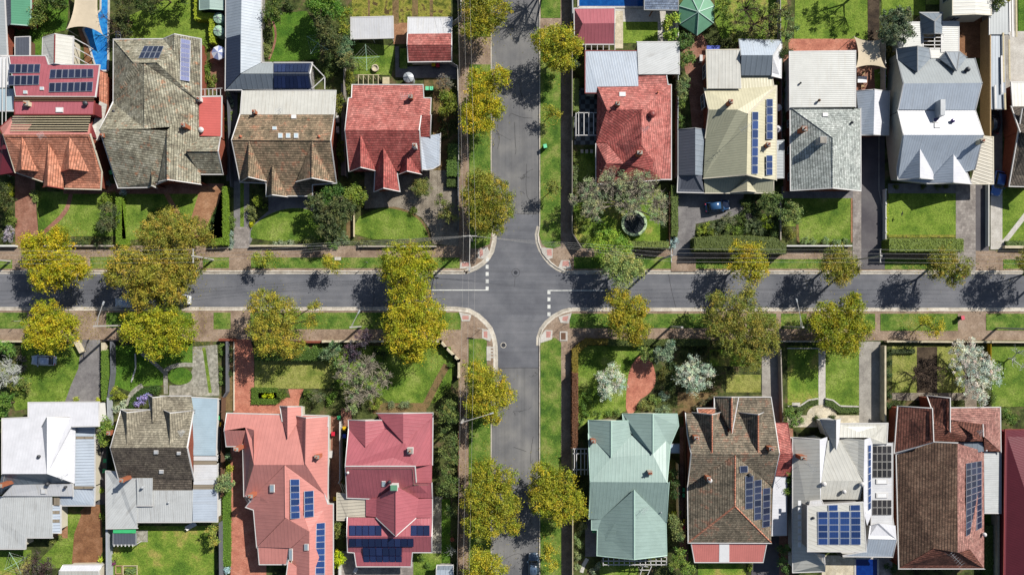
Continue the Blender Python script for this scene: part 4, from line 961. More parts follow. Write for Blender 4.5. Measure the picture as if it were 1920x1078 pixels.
h.done(); h.beams('pergola_beam', [((583, 118), (609, 145)), ((609, 145), (584, 168)), ((609, 145), (609, 168)), ((581, 139), (585, 168))], 3.1, 'white_trim', .14, .14)
h.panels([(514, 121), (582, 120), (578, 137), (514, 137)], 9, 1, 'solar_black'); h.panels([(514, 142), (578, 142), (582, 166), (514, 166)], 9, 1, 'solar_black')
# red tiled house by the cross street
h = House("brick_house", "bright red tiled house with three narrow front gables and a white side porch", "house", 735, 250)
T = 'tile_redcap'
h.roof(T, "a:661,160,3.3 b:792.5,160,3.3 c:794,185,4.2 d:807.5,185,4.0 e:806,216,3.9 f:789,216,4.9 g:785,244.5,6.4 i:647.5,244.5,6.4 j:654,185,4.2 k:660,184,4.2", "abcdefgijk", 'brick_wall', cap='tile_redcap')
h.roof('tile_redcap_shade', "a:647.5,244.5,6.4 b:786,244.5,6.4 c:790,320,3.3 d:655,321,3.3", "abcd", 'brick_wall', cap='tile_redcap', win=True)
h.roof('tile_redcap_shade', "a:676,252,6.1 f:676,313,5.9 l:657,321,3.4 r:705,320,3.4", "alf afr", 'brick_wall'); h.roof('tile_redcap_shade', "a:719,276,5.5 f:719,352,5.3 l:702,359,3.0 m:704,318,3.4 r:749,358.5,3.0 s:744,325,3.4", "amlf afrs", 'brick_wall')
h.roof('tile_redcap_shade', "a:763,285,5.0 f:763,320,4.9 l:749,326,3.3 r:789,326,3.3", "alf afr", 'brick_wall')
h.roof('tile_redcap_shade', "a:789,216,4.6 b:807.5,216,4.4 c:806,257,3 d:788,257,3", "abcd", 'brick_wall')
h.roof('metal_blueish', "a:789,257,3 b:825,251,2.7 c:824,309,2.6 d:812,316,2.6 e:800,318,2.6 f:791,317,2.8", "abcdef", None, name='porch_roof')
h.done(); h.chimney(772, 186, .7, .6, 1.3); h.chimney(779.5, 277, .6, .6, 1.4, 'render_white'); h.antenna(766, 188, 1.8, 2.4, .2)
# ---- back gardens of the north-west block
h = House("shed", "green metal shed with a dark side wall at the top edge", "shed", 40, 20); h.roof('metal_green', "a:20,-40,3.2 b:57,-40,2.6 c:57,48,2.6 d:21,45,3.2", "abcd", 'wall_crimson', gut='mint_trim'); h.roof('metal_darkgrey', "a:8,-40,2.6 b:20,-40,3.2 c:21,45,3.2 d:12,50,2.6", "abcd", 'wall_crimson', gut=None); h.done()
h = House("shed", "small pale green garden shed beside the round green tanks", "shed", 396, 5); h.roof('metal_mint', "a:375,-30,2.3 b:393,-30,3 c:393,16,3 d:375,18,2.3 e:419,-30,2.3 f:418,18,2.3", "abcd befc", 'fence_green', gut='mint_trim'); h.done()
h = House("shed", "low dark flat-roofed shed with a pale rim on the grass", "shed", 42, 88); h.roof('metal_darkgrey', "a:29,71,2.1 b:55,70,2.1 c:55,106,2.2 d:29,106,2.2", "abcd", 'timber_dark'); h.done()
h = House("shed", "white gabled shed with a red ridge and open timber beams beside it", "shed", 110, 92); h.roof('metal_offwhite', "a:103,65,3.9 b:102,118,3.9 c:81,72,2.9 d:80,104,2.9 e:91,103,3.3 f:91,120,3.3 g:136.5,70,2.8 i:135.5,122,2.8", "acdefb agib", 'render_cream'); h.done()
MB().beam(P(103, 65, 3.95), P(102, 118, 3.95), .14, .12).build('ridge_cap', MATS['red_trim'], h.root); h.beams('pergola_beam', [((137, 71), (159, 83)), ((137, 88), (159, 100)), ((137, 104), (159, 117))], 2.6, 'white_trim', .14, .14, 2.4, [(159, 83), (159, 100), (159, 117)])
h = House("carport", "white flat metal carport with a brown stain over the garden", "carport", 698, 52); h.roof('metal_white', "a:658.5,34,2.7 b:736,32,2.7 c:737,71,2.5 d:658.5,73,2.5", "abcd", None); h.beams('post', [], 2.5); h.done()
for x, y in ((661, 37), (733, 35), (661, 70), (698, 71), (734, 69)): MB().box((*P(x, y, 2.4)[:2], 1.25), (.1, .1, 2.4)).build('post', MATS['white_trim'], h.root)
h = House("garage", "garage half white metal and half red tile by the side fence", "garage", 805, 75)
h.roof('metal_white', "a:766,34,2.7 b:847,34,2.7 c:846,63,3.4 d:765,64,3.4", "abcd", 'render_cream'); h.roof('tile_redcap', "a:765,64,3.4 b:846,63,3.4 c:846,85,4.1 d:764,85,4.1", "abcd", 'render_cream'); h.roof('tile_redcap_shade', "a:764,85,4.1 b:846,85,4.1 c:846,115,2.7 d:766,116,2.7", "abcd", 'render_cream', cap='tile_redcap'); h.done()
h = House("brick_house", "corner of a dark grey roof at the edge behind the green shed", "house", -20, 50); h.roof('metal_midgrey', "a:-80,-40,4.5 b:6,-40,2.8 c:13,104,2.8 d:-80,104,4.5", "abcd", 'brick_wall'); h.done()
# ================================================================ north-east block
h = House("garage", "small crimson hipped garage roof between the deep blue pool and metal roofs", "garage", 1115, 50)
h.roof('metal_crimson', "a:1077,17,2.8 b:1152,16.5,2.8 c:1152,44,4 d:1092.5,44.6,4 e:1078,83,2.8 f:1151,83,2.8", "abcd ade dcfe", 'render_cream'); h.done()
h.beams('pergola_beam', [((1098 + 11 * i, 84), (1098 + 11 * i, 96)) for i in range(6)] + [((1098, 84), (1153, 84)), ((1098, 95.5), (1153, 95.5))], 2.7, 'white_trim', .1, .12)
h = House("pavilion", "dark blue-grey tiled pavilion roof at the end of the pool", "pavilion", 1240, 5); h.roof('tile_blue', "a:1209.5,-60,3.4 b:1271,-60,3.4 c:1271,19,2.8 d:1209,18,2.8", "abcd", None, gut='grey_trim'); h.done(); h.beams('pergola_beam', [((1224, 19), (1218, 31)), ((1266, 19), (1260, 30))], 2.6, 'timber_dark', .25, .2, 1.4)
h = House("brick_house", "red tiled house with flat pale metal rear roofs and a budding tree in front", "house", 1190, 230)
h.roof('metal_blueish', "a:1098,96.5,3.2 b:1195.5,96.5,3.2 c:1197,162,3.5 d:1120,163,3.5 e:1118,174,3.5 f:1098,174,3.4", "abcdef", 'render_cream', gut='red_trim', name='rear_roof'); h.roof('metal_weathered', "a:1194.5,80,3.3 b:1273,80,3.1 c:1273,139.5,3.1 d:1197,140,3.5", "abcd", 'render_cream', name='rear_roof')
h.roof('tile_redcap', "a:1120,163,3.4 b:1197,162,3.4 c:1197,142,3.2 d:1249,142,3.2 e:1252,160,3.3 f:1258,160,3.3 g:1203,206,5.9 i:1138,206,5.9 j:1120,178,3.6 k:1258,336,3.2 l:1238.5,336,3.3 m:1224,322,3.9 n:1224,300,4.5 o:1203,273,5.9", "abcdefgij gfklmno", 'brick_wall', cap='tile_redcap')
h.roof('tile_redcap_shade', "i:1138,206,5.9 g:1202,206,5.9 j:1120,178,3.6 k:1119,234,3.4 p:1138,268,3.9 q:1118,268,3.4 o:1203,273,5.9", "jki igpqk", None, cap='tile_redcap', gut=None); h.roof('tile_redcap_shade', "g:1203,206,5.9 o:1203,273,5.9 p:1138,268,3.9 r:1170,307,4.3", "gpro", None, gut=None)
h.roof('tile_redcap', "a:1118,269,3.5 b:1138,269,4.3 c:1170,307,5.2 d:1137,307,5.2", "abcd", 'brick_wall', gut='red_trim'); h.roof('tile_redcap_shade', "a:1118,269,3.5 d:1137,307,5.2 e:1118,345,3.2 c:1170,307,5.2 o:1203,273,5.8 n:1224,300,4.6 m:1224,322,4 l:1240,337,3.2", "ade dconmle", 'brick_wall', cap='tile_redcap', win=True)
h.done(); h.chimney(1156, 199, .7, .6, 1.3); h.chimney(1196, 291, .9, .6, 1.8); h.vent(1221, 217, .55, 1.1, 'red_trim'); h.skylight(1167, 178, 12, 8, 'skylight_white'); h.antenna(1207, 247, 1.2, 1.6); h.vent(1233, 174, .15, .4, 'terracotta')
h.beams('pergola_beam', [((1082, 212), (1119, 212)), ((1080, 254), (1119, 254)), ((1085, 210), (1085, 256)), ((1080, 212), (1080, 256)), ((1095, 211), (1095, 255)), ((1104, 211), (1104, 255)), ((1113, 211), (1113, 255))], 2.6, 'white_trim', .12, .14, None, [(1081, 213), (1081, 254)])
h.beams('window', [((1259, 180), (1259, 330))], 2.4, 'grey_trim', .1, .1)
# cream house
h = House("brick_house", "cream metal roofed house with long blue solar strips and a grey carport beside it", "house", 1390, 230)
h.roof('metal_offwhite', "a:1325,95,4.2 b:1387.5,94,4.2 c:1390,166.5,3.8 d:1327,166.5,3.8", "abcd", 'brick_wall', gut='cream_trim', name='rear_roof')
h.roof('metal_blueish', "a:1386,75,3.1 b:1465,77,3.1 c:1449,104,4.7 d:1390,104,4.7 e:1465,106,3.6 f:1464,146,3.2 g:1447,142,3.4 i:1390,142,3.4", "abcd", 'brick_wall', gut='grey_trim'); h.roof('metal_slate', "c:1449,104,4.7 d:1390,104,4.7 g:1447,142,3.4 i:1390,142,3.4", "dcgi", 'brick_wall', gut=None); h.roof('metal_white', "b:1465,78,3.1 c:1449,104,4.7 f:1464,146,3.1 g:1447,142,3.5", "bcgf", 'brick_wall')
h.roof('metal_cream', "a:1321,166,3.2 b:1390,166,3.2 c:1390,143,3.0 d:1447,143,3.0 e:1450,162,3.2 f:1455.5,162,3.2 g:1402,214,5.5 i:1383,206,5.4 j:1330,206,4.9 k:1455,338,3.2 l:1429,334,3.8 m:1400,327,5.5", "abcdefgij gfklm", 'brick_wall', gut='cream_trim', cap='cream_trim')
h.roof('metal_sage', "i:1383,206,5.4 j:1330,206,4.9 k:1323,260,3.3 g:1401,214,5.5 m:1400,327,5.5 n:1319,334,3.2", "jki igmnk", 'brick_wall', gut='cream_trim', cap='cream_trim')
h.roof('metal_sage', "a:1320,335,3.0 b:1400,329,3.3 c:1430,335,3.2 d:1450,339,3.1 e:1450,361.5,2.5 f:1322,361.5,2.5", "abcdef", 'brick_wall', gut='cream_trim', win=True, name='verandah_roof'); h.roof('metal_cream', "a:1401,336,4.0 f:1401,357,3.9 l:1370,360,2.6 r:1418,359,2.6", "alf afr", None, gut='cream_trim')
h.roof('metal_midgrey', "a:1455.5,265,2.9 b:1469,264,2.7 c:1469,333,2.7 d:1455.5,334,2.9", "abcd", 'brick_wall', gut='grey_trim')
h.roof('metal_darkgrey', "a:1272,244.5,2.6 b:1303.6,241,4 c:1303.6,328,4 d:1272,329,2.6", "abcd", None, gut='grey_trim', name='carport_roof'); h.roof('metal_slate', "b:1303.6,241,4 c:1303.6,328,4 e:1322,244,3 f:1317,329,3", "befc", None, gut='grey_trim', name='carport_roof'); h.roof('metal_darkgrey', "a:1272,329,2.6 b:1303,328,3.6 c:1316,329,3.2 d:1320,361,2.4 e:1270.5,360,2.3", "abcde", 'brick_wall', gut='white_trim', name='carport_roof')
h.done(); h.panels([(1436, 186), (1448.5, 186), (1448.5, 262), (1436, 262)], 1, 5, 'solar_blue'); h.panels([(1409, 210), (1421.5, 210), (1420.5, 327), (1408, 327)], 1, 7, 'solar_blue'); h.panels([(1435.5, 291.5), (1448, 291.5), (1448, 329), (1435.5, 329)], 1, 3, 'solar_blue')
h.chimney(1364, 197, .6, .6, 1.8); h.chimney(1437, 274, .6, .6, .9); h.antenna(1389, 247, 2.4, 3.2, .6); h.win((1318, 126), (1318, 150), 1, 2.8); h.win((1314, 182), (1316, 207), 1, 2.8); h.ac(1312, 113)
# white ribbed roof and silver tile house
h = House("brick_house", "house with a flat ribbed white roof behind silver-grey tiles", "house", 1548, 230)
h.roof('metal_ribbed', "a:1481,98,3.5 b:1603.5,96.5,3.5 c:1603.5,201,3.7 d:1481.6,202,3.7", "abcd", 'render_white', name='rear_roof')
T = 'tile_silver'
h.roof(T, "a:1482,202,3.3 b:1613,204,3.3 c:1561,259,6.0 d:1561,352,5.7 e:1483,357,3.1 f:1613.5,357.5,3.1", "abc acde bfdc", 'brick_wall', cap=T, win=True)
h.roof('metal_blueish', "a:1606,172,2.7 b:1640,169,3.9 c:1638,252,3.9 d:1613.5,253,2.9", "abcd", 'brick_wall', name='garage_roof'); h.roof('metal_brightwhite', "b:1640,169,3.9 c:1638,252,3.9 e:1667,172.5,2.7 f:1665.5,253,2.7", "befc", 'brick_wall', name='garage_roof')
h.done(); h.chimney(1500, 247, .8, .7, 1.8); h.chimney(1536, 267, 1.1, 1.1, 1.5, 'galvanised', npot=0, capm='concrete'); h.vent(1500, 157, .15, .5, 'dark_metal'); h.vent(1534, 190, .2, .7, 'timber_dark'); h.skylight(1547, 216, 10, 7, 'skylight_white'); h.vent(1596, 231, .2, .6, 'dark_metal')
# white and blue-grey house
h = House("rendered_house", "white and blue-grey metal roofed house with twin front gables and cream side wall", "house", 1760, 200)
for x0, x1, y0, y1 in ((1686, 1730, 43, 91), (1766, 1797, 42, 97), (1745, 1775, 92, 110)): h.roof('metal_ribbed', f"a:{x0},{y0},3 b:{x1},{y0},3 c:{x1},{y1},3.1 d:{x0},{y1},3.1", "abcd", 'render_cream', name='flat_roof')
h.roof('metal_slate', "a:1725,25,3 b:1767.6,25,3 c:1752,41,4.5 d:1752,62,4.5 e:1728,63,3 f:1767,63,3", "abc acde bfdc", 'render_cream', gut='grey_trim', cap='grey_trim')
h.roof('metal_slate', "a:1682,93,3.4 b:1720,88,5.6 c:1720,136,5.6 d:1683,112,3.5 e:1742,92,4.2 f:1744.7,110,4.2", "abcd befc", 'render_cream', gut='grey_trim', cap='grey_trim')
h.roof('metal_slate', "a:1773.6,98,4.4 b:1799,98,4.4 c:1794,134,5.9 d:1761.6,111,4.0 e:1812,108.5,4.0", "adc abc bec", 'render_cream', gut='grey_trim', cap='grey_trim')
h.roof('metal_midgrey', "a:1683,111,3.4 b:1826.7,110,3.4 c:1841,156,6.3 d:1695,157,6.3", "abcd", 'render_cream', gut='grey_trim', cap=None); h.roof('metal_blueish', "a:1695,157,6.3 b:1841,156,6.3 c:1828,207,5.0 d:1685,206,5.0", "abcd", 'render_cream', gut='white_trim')
h.roof('metal_brightwhite', "a:1684.4,208,5.0 b:1828,208,5.0 c:1843.5,253,6.2 d:1695,253,6.2", "abcd", 'render_cream'); h.roof('metal_blueish', "a:1695,253,6.2 b:1843.5,253.5,6.2 c:1827,318,3.6 d:1740,343,3.0 e:1684,336,3.0 f:1683,314,3.4", "abcdef", 'render_cream', win=True)  # one roof: sunlit slope coloured white, slopes turned away coloured bluer
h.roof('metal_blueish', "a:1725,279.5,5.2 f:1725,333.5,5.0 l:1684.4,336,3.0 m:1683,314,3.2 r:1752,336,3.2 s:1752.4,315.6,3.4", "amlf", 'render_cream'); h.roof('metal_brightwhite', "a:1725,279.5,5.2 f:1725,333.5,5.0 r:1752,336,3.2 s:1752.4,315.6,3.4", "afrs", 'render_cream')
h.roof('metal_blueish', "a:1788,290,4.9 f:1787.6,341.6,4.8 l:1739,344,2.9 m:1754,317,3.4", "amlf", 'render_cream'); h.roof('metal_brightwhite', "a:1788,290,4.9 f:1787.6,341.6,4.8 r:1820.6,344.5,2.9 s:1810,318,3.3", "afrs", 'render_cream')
h.roof('metal_carport', "a:1843.5,256.5,3.1 b:1861.6,258,2.8 c:1862,344.5,2.8 d:1820.6,344.5,2.9 e:1828,318,3.0", "abcde", None, gut='cream_trim', name='carport_roof')
h.done(); h.beams('pergola_beam', [((1727, 64 + 7 * i), (1770, 64 + 7 * i)) for i in range(5)] + [((1727, 64), (1727, 92)), ((1752, 64), (1752, 92)), ((1770, 64), (1770, 92))], 3.0, 'white_trim', .12, .14)
p, n, c = h.hit(1763, 205); MB().box((*P(1763, 204, 6)[:2], 5.9), (.8, 2.6, 1.7)).build('flue', MATS['galvanised'], h.root); h.skylight(1754, 226, 11, 9, 'skylight_purple'); h.skylight(1757, 236, 11, 9, 'skylight_purple'); h.vent(1784, 228, .3, .6, 'skylight_purple'); h.chimney(1833, 268, .6, .6, 1.2, 'stone_cream'); h.vent(1810, 133, .35, .9, 'dark_metal')
for y in (155, 182, 199, 228, 252, 266): h.win((1682 - (y - 155) * .02, y + 5), (1682 - (y - 155) * .02, y - 5), 1.6, 2.9)
h = House("rendered_house", "white roofed building with a cream front at the top edge", "house", 1820, 0); h.roof('metal_offwhite', "a:1787,-60,4.4 b:1828,-60,4.6 c:1829,26,4.6 d:1787,28,4.4 e:1858,-60,4 f:1858,28,4", "abcd befc", 'render_cream', gut='cream_trim', win=True); h.done()
h = House("brick_house", "brick house with dark mottled tiles at the edge beyond the blue car", "house", 1910, 280)
h.roof('tile_charcoal', "a:1918,205,4.5 b:1960,205,6 c:1960,350,4 d:1893,349,2.9 e:1898,320,3.2", "abcde", 'brick_wall', win=True); h.roof('metal_offwhite', "a:1897,155,3 b:1960,155,3 c:1960,200,3.2 d:1900,200,3.2", "abcd", 'brick_wall', name='rear_roof'); h.roof('tile_charcoal', "a:1897,200,3.1 b:1960,200,4 c:1960,260,6 d:1914,248,4.6", "abcd", 'brick_wall'); h.done()
for y in (222, 248, 292): h.win((1893, y + 4), (1892, y - 4), 1.2, 2.6)
h = House("shed", "grey flat sheds in a row stacked with pale planks along the side boundary", "shed", 1875, 100); h.roof('metal_midgrey', "a:1856,-40,2.7 b:1891,-40,2.7 c:1891,65,2.7 d:1856,65,2.7", "abcd", 'render_grey', gut='white_trim'); h.roof('metal_steel', "a:1858,66,2.5 b:1882,66,2.5 c:1885,204,2.5 d:1858,204,2.5", "abcd", 'render_grey', gut='grey_trim'); h.done()
for i, (x, y0, y1) in enumerate(((1881, 62, 155), (1878, 105, 175), (1892, 75, 150), (1866, 160, 204), (1884, 175, 206), (1898, -10, 70), (1905, -10, 70), (1893, -5, 60))):
    o = MB().beam(P(x, y0, 2.75), P(x + 1, y1, 2.75), .28, .1).build('plank', MATS['white_trim' if i % 2 else 'timber_pale'], h.root)
# ================================================================ houses south of the side street
h = House("rendered_house", "white metal roofed house with a ribbed blue-white side awning and brick drive behind", "house", 80, 880)
W = 'metal_brightwhite'
h.roof(W, "a:54,755,3.4 b:184.5,754,3.4 c:184.5,798,4.4 d:134,799,4.4 e:88,888,6.5 f:4,888,6.5 g:5,785,4.0 i:54,783,4.0", "abcdefgi", 'render_white')
h.roof(W, "a:88,783,6.2 b:88,888,6.6 c:79,801,4.4 d:134,783,3.9 e:141,801,3.6 f:139.6,906,3.4", "acb adefb", 'render_white')
h.roof('metal_slate', "a:3.6,888,6.2 b:88,888,6.3 c:139,906,3.4 d:130,906,3.5 e:24,909,4.2 f:-4,925,3.6", "abcdef", 'render_white', gut=None); h.roof('metal_white', "a:24,909,4.2 b:135,907,4.0 c:135.5,930,3.5 d:7,929.5,3.6", "abcd", 'render_white')  # slate face: the white roof's lower slope, coloured grey for its shade
h.roof('metal_stripe', "a:141,800,3.0 b:177,800,2.6 c:177,912,2.6 d:140,912,3.0", "abcd", 'render_cream', gut='white_trim', name='awning_roof'); h.roof('metal_blueish', "a:113,930,2.9 b:137,914,2.9 c:177,914,2.6 d:176,947,2.6 e:113,947,2.6", "abcde", 'render_cream', name='awning_roof')
h.roof('metal_weathered', "a:-60,930,3.2 b:97,930,3.3 c:98,1007,2.9 d:48,1007,2.9 e:46.7,1028,2.7 f:-60,1028,2.7", "abcdef", 'render_cream'); h.roof('metal_stripe', "a:98,948,2.9 b:113,948,2.7 c:113,998,2.7 d:98,998,2.9", "abcd", 'render_cream', name='awning_roof')
h.done(); h.panels([(142, 818), (176, 818), (176, 822.5), (142, 822.5)], 1, 1, 'metal_brownstrip', .02, .05, 'translucent_strip'); h.panels([(139, 911), (176, 911), (176, 916), (139, 916)], 1, 1, 'metal_brownstrip', .02, .05, 'translucent_strip'); h.panels([(101, 931), (112, 931), (112, 947), (101, 947)], 2, 1, 'metal_brownstrip', .02, .05, 'translucent_strip')
for y in (960, 976): h.panels([(99, y - 3), (112, y - 3), (112, y + 3), (99, y + 3)], 1, 1, 'metal_brownstrip', .02, .05, 'translucent_strip')
h.chimney(18, 904, .8, .6, 2.2); h.skylight(82, 920, 9, 9, 'skylight_white'); h.vent(92, 906, .3, .8, 'dark_metal'); h.vent(75, 855, .25, .6, 'dark_metal'); h.antenna(128, 888, .9, 1.6); h.vent(125, 912, .2, .7, 'dark_metal')
h = House("shed", "white gabled shed roof at the bottom edge of the brick drive", "shed", 150, 1070); h.roof('metal_brightwhite', "a:119,1060,2.6 b:191,1059,2.6 c:184,1070,3.4 d:112,1070,3.4", "abcd", 'render_cream'); h.roof('metal_offwhite', "a:112,1070,3.4 b:184,1070,3.4 c:187,1110,2.6 d:110,1110,2.6", "abcd", 'render_cream'); h.done()
# charcoal and tan tile house
h = House("brick_house", "tan and charcoal tiled house with a pale blue sunroom roof along one side", "house", 290, 860)
T = 'tile_tan'
h.roof(T, "d:300,742.8,3.1 c:358,743,3.1 f:362,769.5,3.4 g:350,839,6.3 i:207.5,839,6.3 a:228,768,3.4 e:286,769,3.8", "dcfgiae", 'brick_wall', cap=T, win=True)
h.roof(T, "a:237.6,838,6.2 f:237.6,774,5.9 l:228,769,3.4 r:281,769,3.4", "alf afr", 'brick_wall'); h.roof(T, "a:318.5,838,6.2 f:318.5,775,5.9 l:307,769.5,3.4 r:364,769.7,3.4", "alf afr", 'brick_wall')
h.roof(T, "a:286,792,4.9 f:286,746,4.7 l:278.6,741.5,3.2 m:283,768,3.4 r:313.6,742.7,3.2 s:311,755,3.3", "amlf afrs", 'brick_wall')
h.roof('tile_charcoal', "a:207,839,6.3 b:350,839,6.3 c:362.7,899,3.3 d:286,897,3.3 e:222.6,895.4,3.3", "abcde", 'brick_wall', cap=T); h.roof('tile_charcoal', "a:286,896.6,3.3 b:359,896.6,3.3 c:359,919,2.9 d:286,918.6,2.9", "abcd", 'brick_wall')
h.roof('metal_bluewash', "a:359,745,3 b:407.7,747.5,2.7 c:404.6,853.5,2.7 d:362.7,853.5,3", "abcd", 'render_white', name='sunroom_roof'); h.roof('metal_white', "a:363,855,2.9 b:406,855,2.6 c:406,863,2.6 d:363,863,2.9", "abcd", 'render_white', name='sunroom_roof')
h.roof('metal_white', "a:363,871,2.9 b:407,871,2.6 c:407,908,2.6 d:363,908,2.9", "abcd", 'render_white', name='sunroom_roof'); h.roof('metal_blueish', "a:361.5,917,2.9 b:407,917,2.6 c:407,977,2.6 d:361.5,977,2.9", "abcd", 'render_white', name='sunroom_roof'); h.roof('metal_brownstrip', "a:363,863,2.85 b:406,863,2.55 c:407,917,2.55 d:362,917,2.85", "abcd", None, gut=None, name='translucent_strip')
h.roof('metal_weathered', "a:199,883.5,2.9 b:219,885,3.2 c:225,895,3.3 d:256,896,3.3 e:257,989,2.7 f:200,990,2.7", "abcdef", 'render_cream'); h.roof('metal_weathered', "a:256,896,3.7 b:285.5,896,3.7 c:285.5,947,3.2 d:257,947,3.2", "abcd", 'render_cream'); h.roof('metal_weathered', "a:285,919,3.0 b:361.5,919,3.0 c:361.5,978,2.7 d:257,978,2.7 e:257,950,2.8 f:285,950,2.9", "abcdef", 'render_cream')
h.done(); h.chimney(243, 894, .6, .6, 2.4); h.chimney(214, 809, .6, .6, 1.6); h.skylight(293, 847, 8, 6, 'skylight_white'); h.skylight(335.5, 849, 7, 5, 'skylight_white'); h.skylight(303, 883.5, 8, 6, 'skylight_white'); h.vent(270, 912, .2, .8); h.vent(317, 941, .15, .5); h.antenna(348, 808, .9, 1.4)
h.win((407.5, 800), (407.5, 815), 1, 2.2)
# salmon house
h = House("rendered_house", "salmon pink metal roofed house with blue solar strips and brick-paved yard", "house", 530, 920)
T = 'metal_salmon'
h.roof(T, "a:426,775,3.3 b:615,780,3.3 c:614,800,3.4 d:572,871,6.2 e:476,871,6.2 f:460,801,4.2 g:421,807,4.4", "abcdefg", 'render_cream', win=True); h.roof(T, "a:421,807,4.4 b:460,807,4.4 c:452.5,836,3 d:425,836,3", "abcd", 'render_cream')
h.roof(T, "a:460,801,4.1 b:476,806,5.2 c:476,871,6.2 d:458,931,3.3 e:456,832,3.2", "abcde", 'render_cream', cap=T); h.roof(T, "a:539,822,5.2 f:539,763,4.9 l:526,762,3.3 m:530,790,3.9 r:565,762.5,3.3 s:565,781,3.4", "amlf afrs", 'render_cream'); h.roof(T, "a:572.5,870,6.3 f:574,784,6.0 l:553,780,3.6 m:554,803,3.8 r:615.5,781,3.3 s:614,944,3.2 t:607,924,3.6", "amlf afrst", 'render_cream', cap=T)
h.roof(T, "a:476,871,6.2 b:534,871,6.2 c:480,926,3.7 d:458,931,3.3", "abcd", 'render_cream', gut=None); h.roof(T, "b:534,871,6.2 e:574,871,6.2 f:607.5,925,3.6", "bef", None, gut=None)
h.roof(T, "a:534,872,6.2 b:535,970,6.2 c:482,1024,3.3 d:476,955,3.3 e:462,950,2.9 f:481,925,3.9 g:607,924,3.5 i:614,945,3.3 j:624,945,3 k:624,1110,3 l:580,1110,5.2 m:580,996,5.2", "abcdef agijklmb", 'render_cream', cap=T)
h.roof(T, "a:535,971,6.2 b:482,1025,3.4 c:545,1027,3.6 d:580,996,5.2", "abcd", 'render_cream', gut=None); h.roof(T, "d:580,996,5.2 l:580,1110,5.2 c:545,1028,3.5 e:543,1110,3.3", "dlec", 'render_cream', gut=None); h.roof(T, "a:484,1024,3.3 b:542.5,1026,3.3 c:536,1057,2.8 d:487,1057,2.8", "abcd", 'render_cream'); h.roof(T, "a:541,1052,4.4 b:534,1110,4.6 c:580,1110,3.4 d:580,1079,3.5", "abcd", 'render_cream')
h.done(); h.panels([(543, 897.5), (562, 897.5), (563, 971), (544, 972.5)], 1, 6, 'solar_blue'); h.panels([(569.5, 920), (588.5, 918.5), (589, 968), (569.5, 970)], 1, 4, 'solar_blue'); h.panels([(592, 980), (610, 978.5), (609.5, 1087), (590, 1087)], 1, 9, 'solar_blue')
h.skylight(511, 915, 8, 14, 'skylight_glass'); h.skylight(575, 1025, 7, 12, 'skylight_glass'); h.skylight(546, 1039, 6, 22, 'skylight_glass'); h.chimney(455, 836, .8, .6, 2.8, 'terracotta'); h.chimney(478, 924, .8, .6, 2.0, 'terracotta'); h.chimney(599, 853, .8, .6, 1.5, 'terracotta'); h.antenna(476, 927, 1.4, 2.6, 2.2)
# crimson house
h = House("rendered_house", "crimson metal roofed house with near-black solar panels and a cream side carport", "house", 735, 910)
T = 'metal_crimson'
h.roof(T, "a:654.5,805,3.4 b:685,838,4.8 c:721,805,3.5 d:731,804,3.5 e:756,829,4.6 f:781,806,3.7 g:811,780,3.3 i:810,871,3.3 j:777.5,874,5.0 k:648,874.5,6.2", "abcdefgijk", 'render_cream', cap=T)
h.roof(T, "a:685,838,5.0 f:685,789,4.8 l:654,788,3.3 m:654.5,805,3.4 r:721,788,3.3 s:721,805,3.4", "amlf afrs", 'render_cream', win=True); h.roof(T, "a:756,829.5,4.9 f:756,775.5,4.7 l:707,775.5,3.3 m:721,804,3.4 n:731,805,3.5 r:811,774.5,3.3 s:811,782,3.3 t:781,806,3.7", "anmlf afrst", 'render_cream', win=True)
h.roof(T, "a:648,874.5,6.2 b:777.5,874.5,6.2 c:780,905,4.6 d:809,905,4 e:810,933,3.2 f:704,934.5,3.2 g:651,932.5,3.2", "abcdefg", 'render_cream', cap=T); h.roof(T, "a:779,871,3.7 b:810,871,3.4 c:809.5,905,3.4 d:780,905,3.7", "abcd", None, gut=None)
h.roof(T, "a:742,911,5.7 b:742,1004,5.9 c:705,969,3.7 d:686,967,3.1 e:686,935,3.1 f:706,934,3.5 g:785,935,3.5 i:810,934,3.1 j:810,970,3.1 k:780,970,3.7", "abcdef agijkb", 'render_cream', cap=T)
h.roof(T, "a:652,970,3.2 b:705,970,3.4 c:742,1004,4.6 d:781,971,3.4 e:810,971,3.2 f:809,1005.5,4.6 g:651,1006,4.6", "abcdefg", 'render_cream'); h.roof(T, "a:651,1006,4.6 b:809,1005.5,4.6 c:809,1034.5,3.2 d:772.5,1034.5,3.2 e:770,1061,2.8 f:669,1061,2.8 g:665,1035,3.2 i:652.5,1034,3.2", "abcdefgi", 'render_cream', cap=T)
h.roof('metal_carport', "a:632.5,925,2.7 b:652,927,2.9 c:653,936,2.9 d:686,936,2.9 e:686,969,2.9 f:652,969,2.9 g:650,974,2.8 i:632.5,974,2.7", "abcdefgi", None, gut='cream_trim', name='carport_roof')
h.done(); h.panels([(655, 984), (716, 984), (716, 1004.5), (655, 1004.5)], 5, 1, 'solar_black'); h.panels([(770.5, 984), (806, 984), (806, 1004.5), (770, 1004.5)], 3, 1, 'solar_black'); h.panels([(654.5, 1008), (776, 1008), (776, 1024), (655, 1024)], 10, 1, 'solar_black'); h.panels([(680, 1024.5), (754, 1024.5), (754, 1057), (682, 1057)], 6, 2, 'solar_black')
h.chimney(771, 842, .9, .9, 1.3, 'render_white'); h.chimney(742, 909, 1.1, .9, 1.8, 'render_white', capm='gazebo_green', npot=0); h.skylight(719.5, 906, 7, 10, 'skylight_glass'); h.vent(731, 902, .25, .7, 'dark_metal'); h.vent(653, 885, .2, .6, 'white_trim'); h.ac(622, 850)
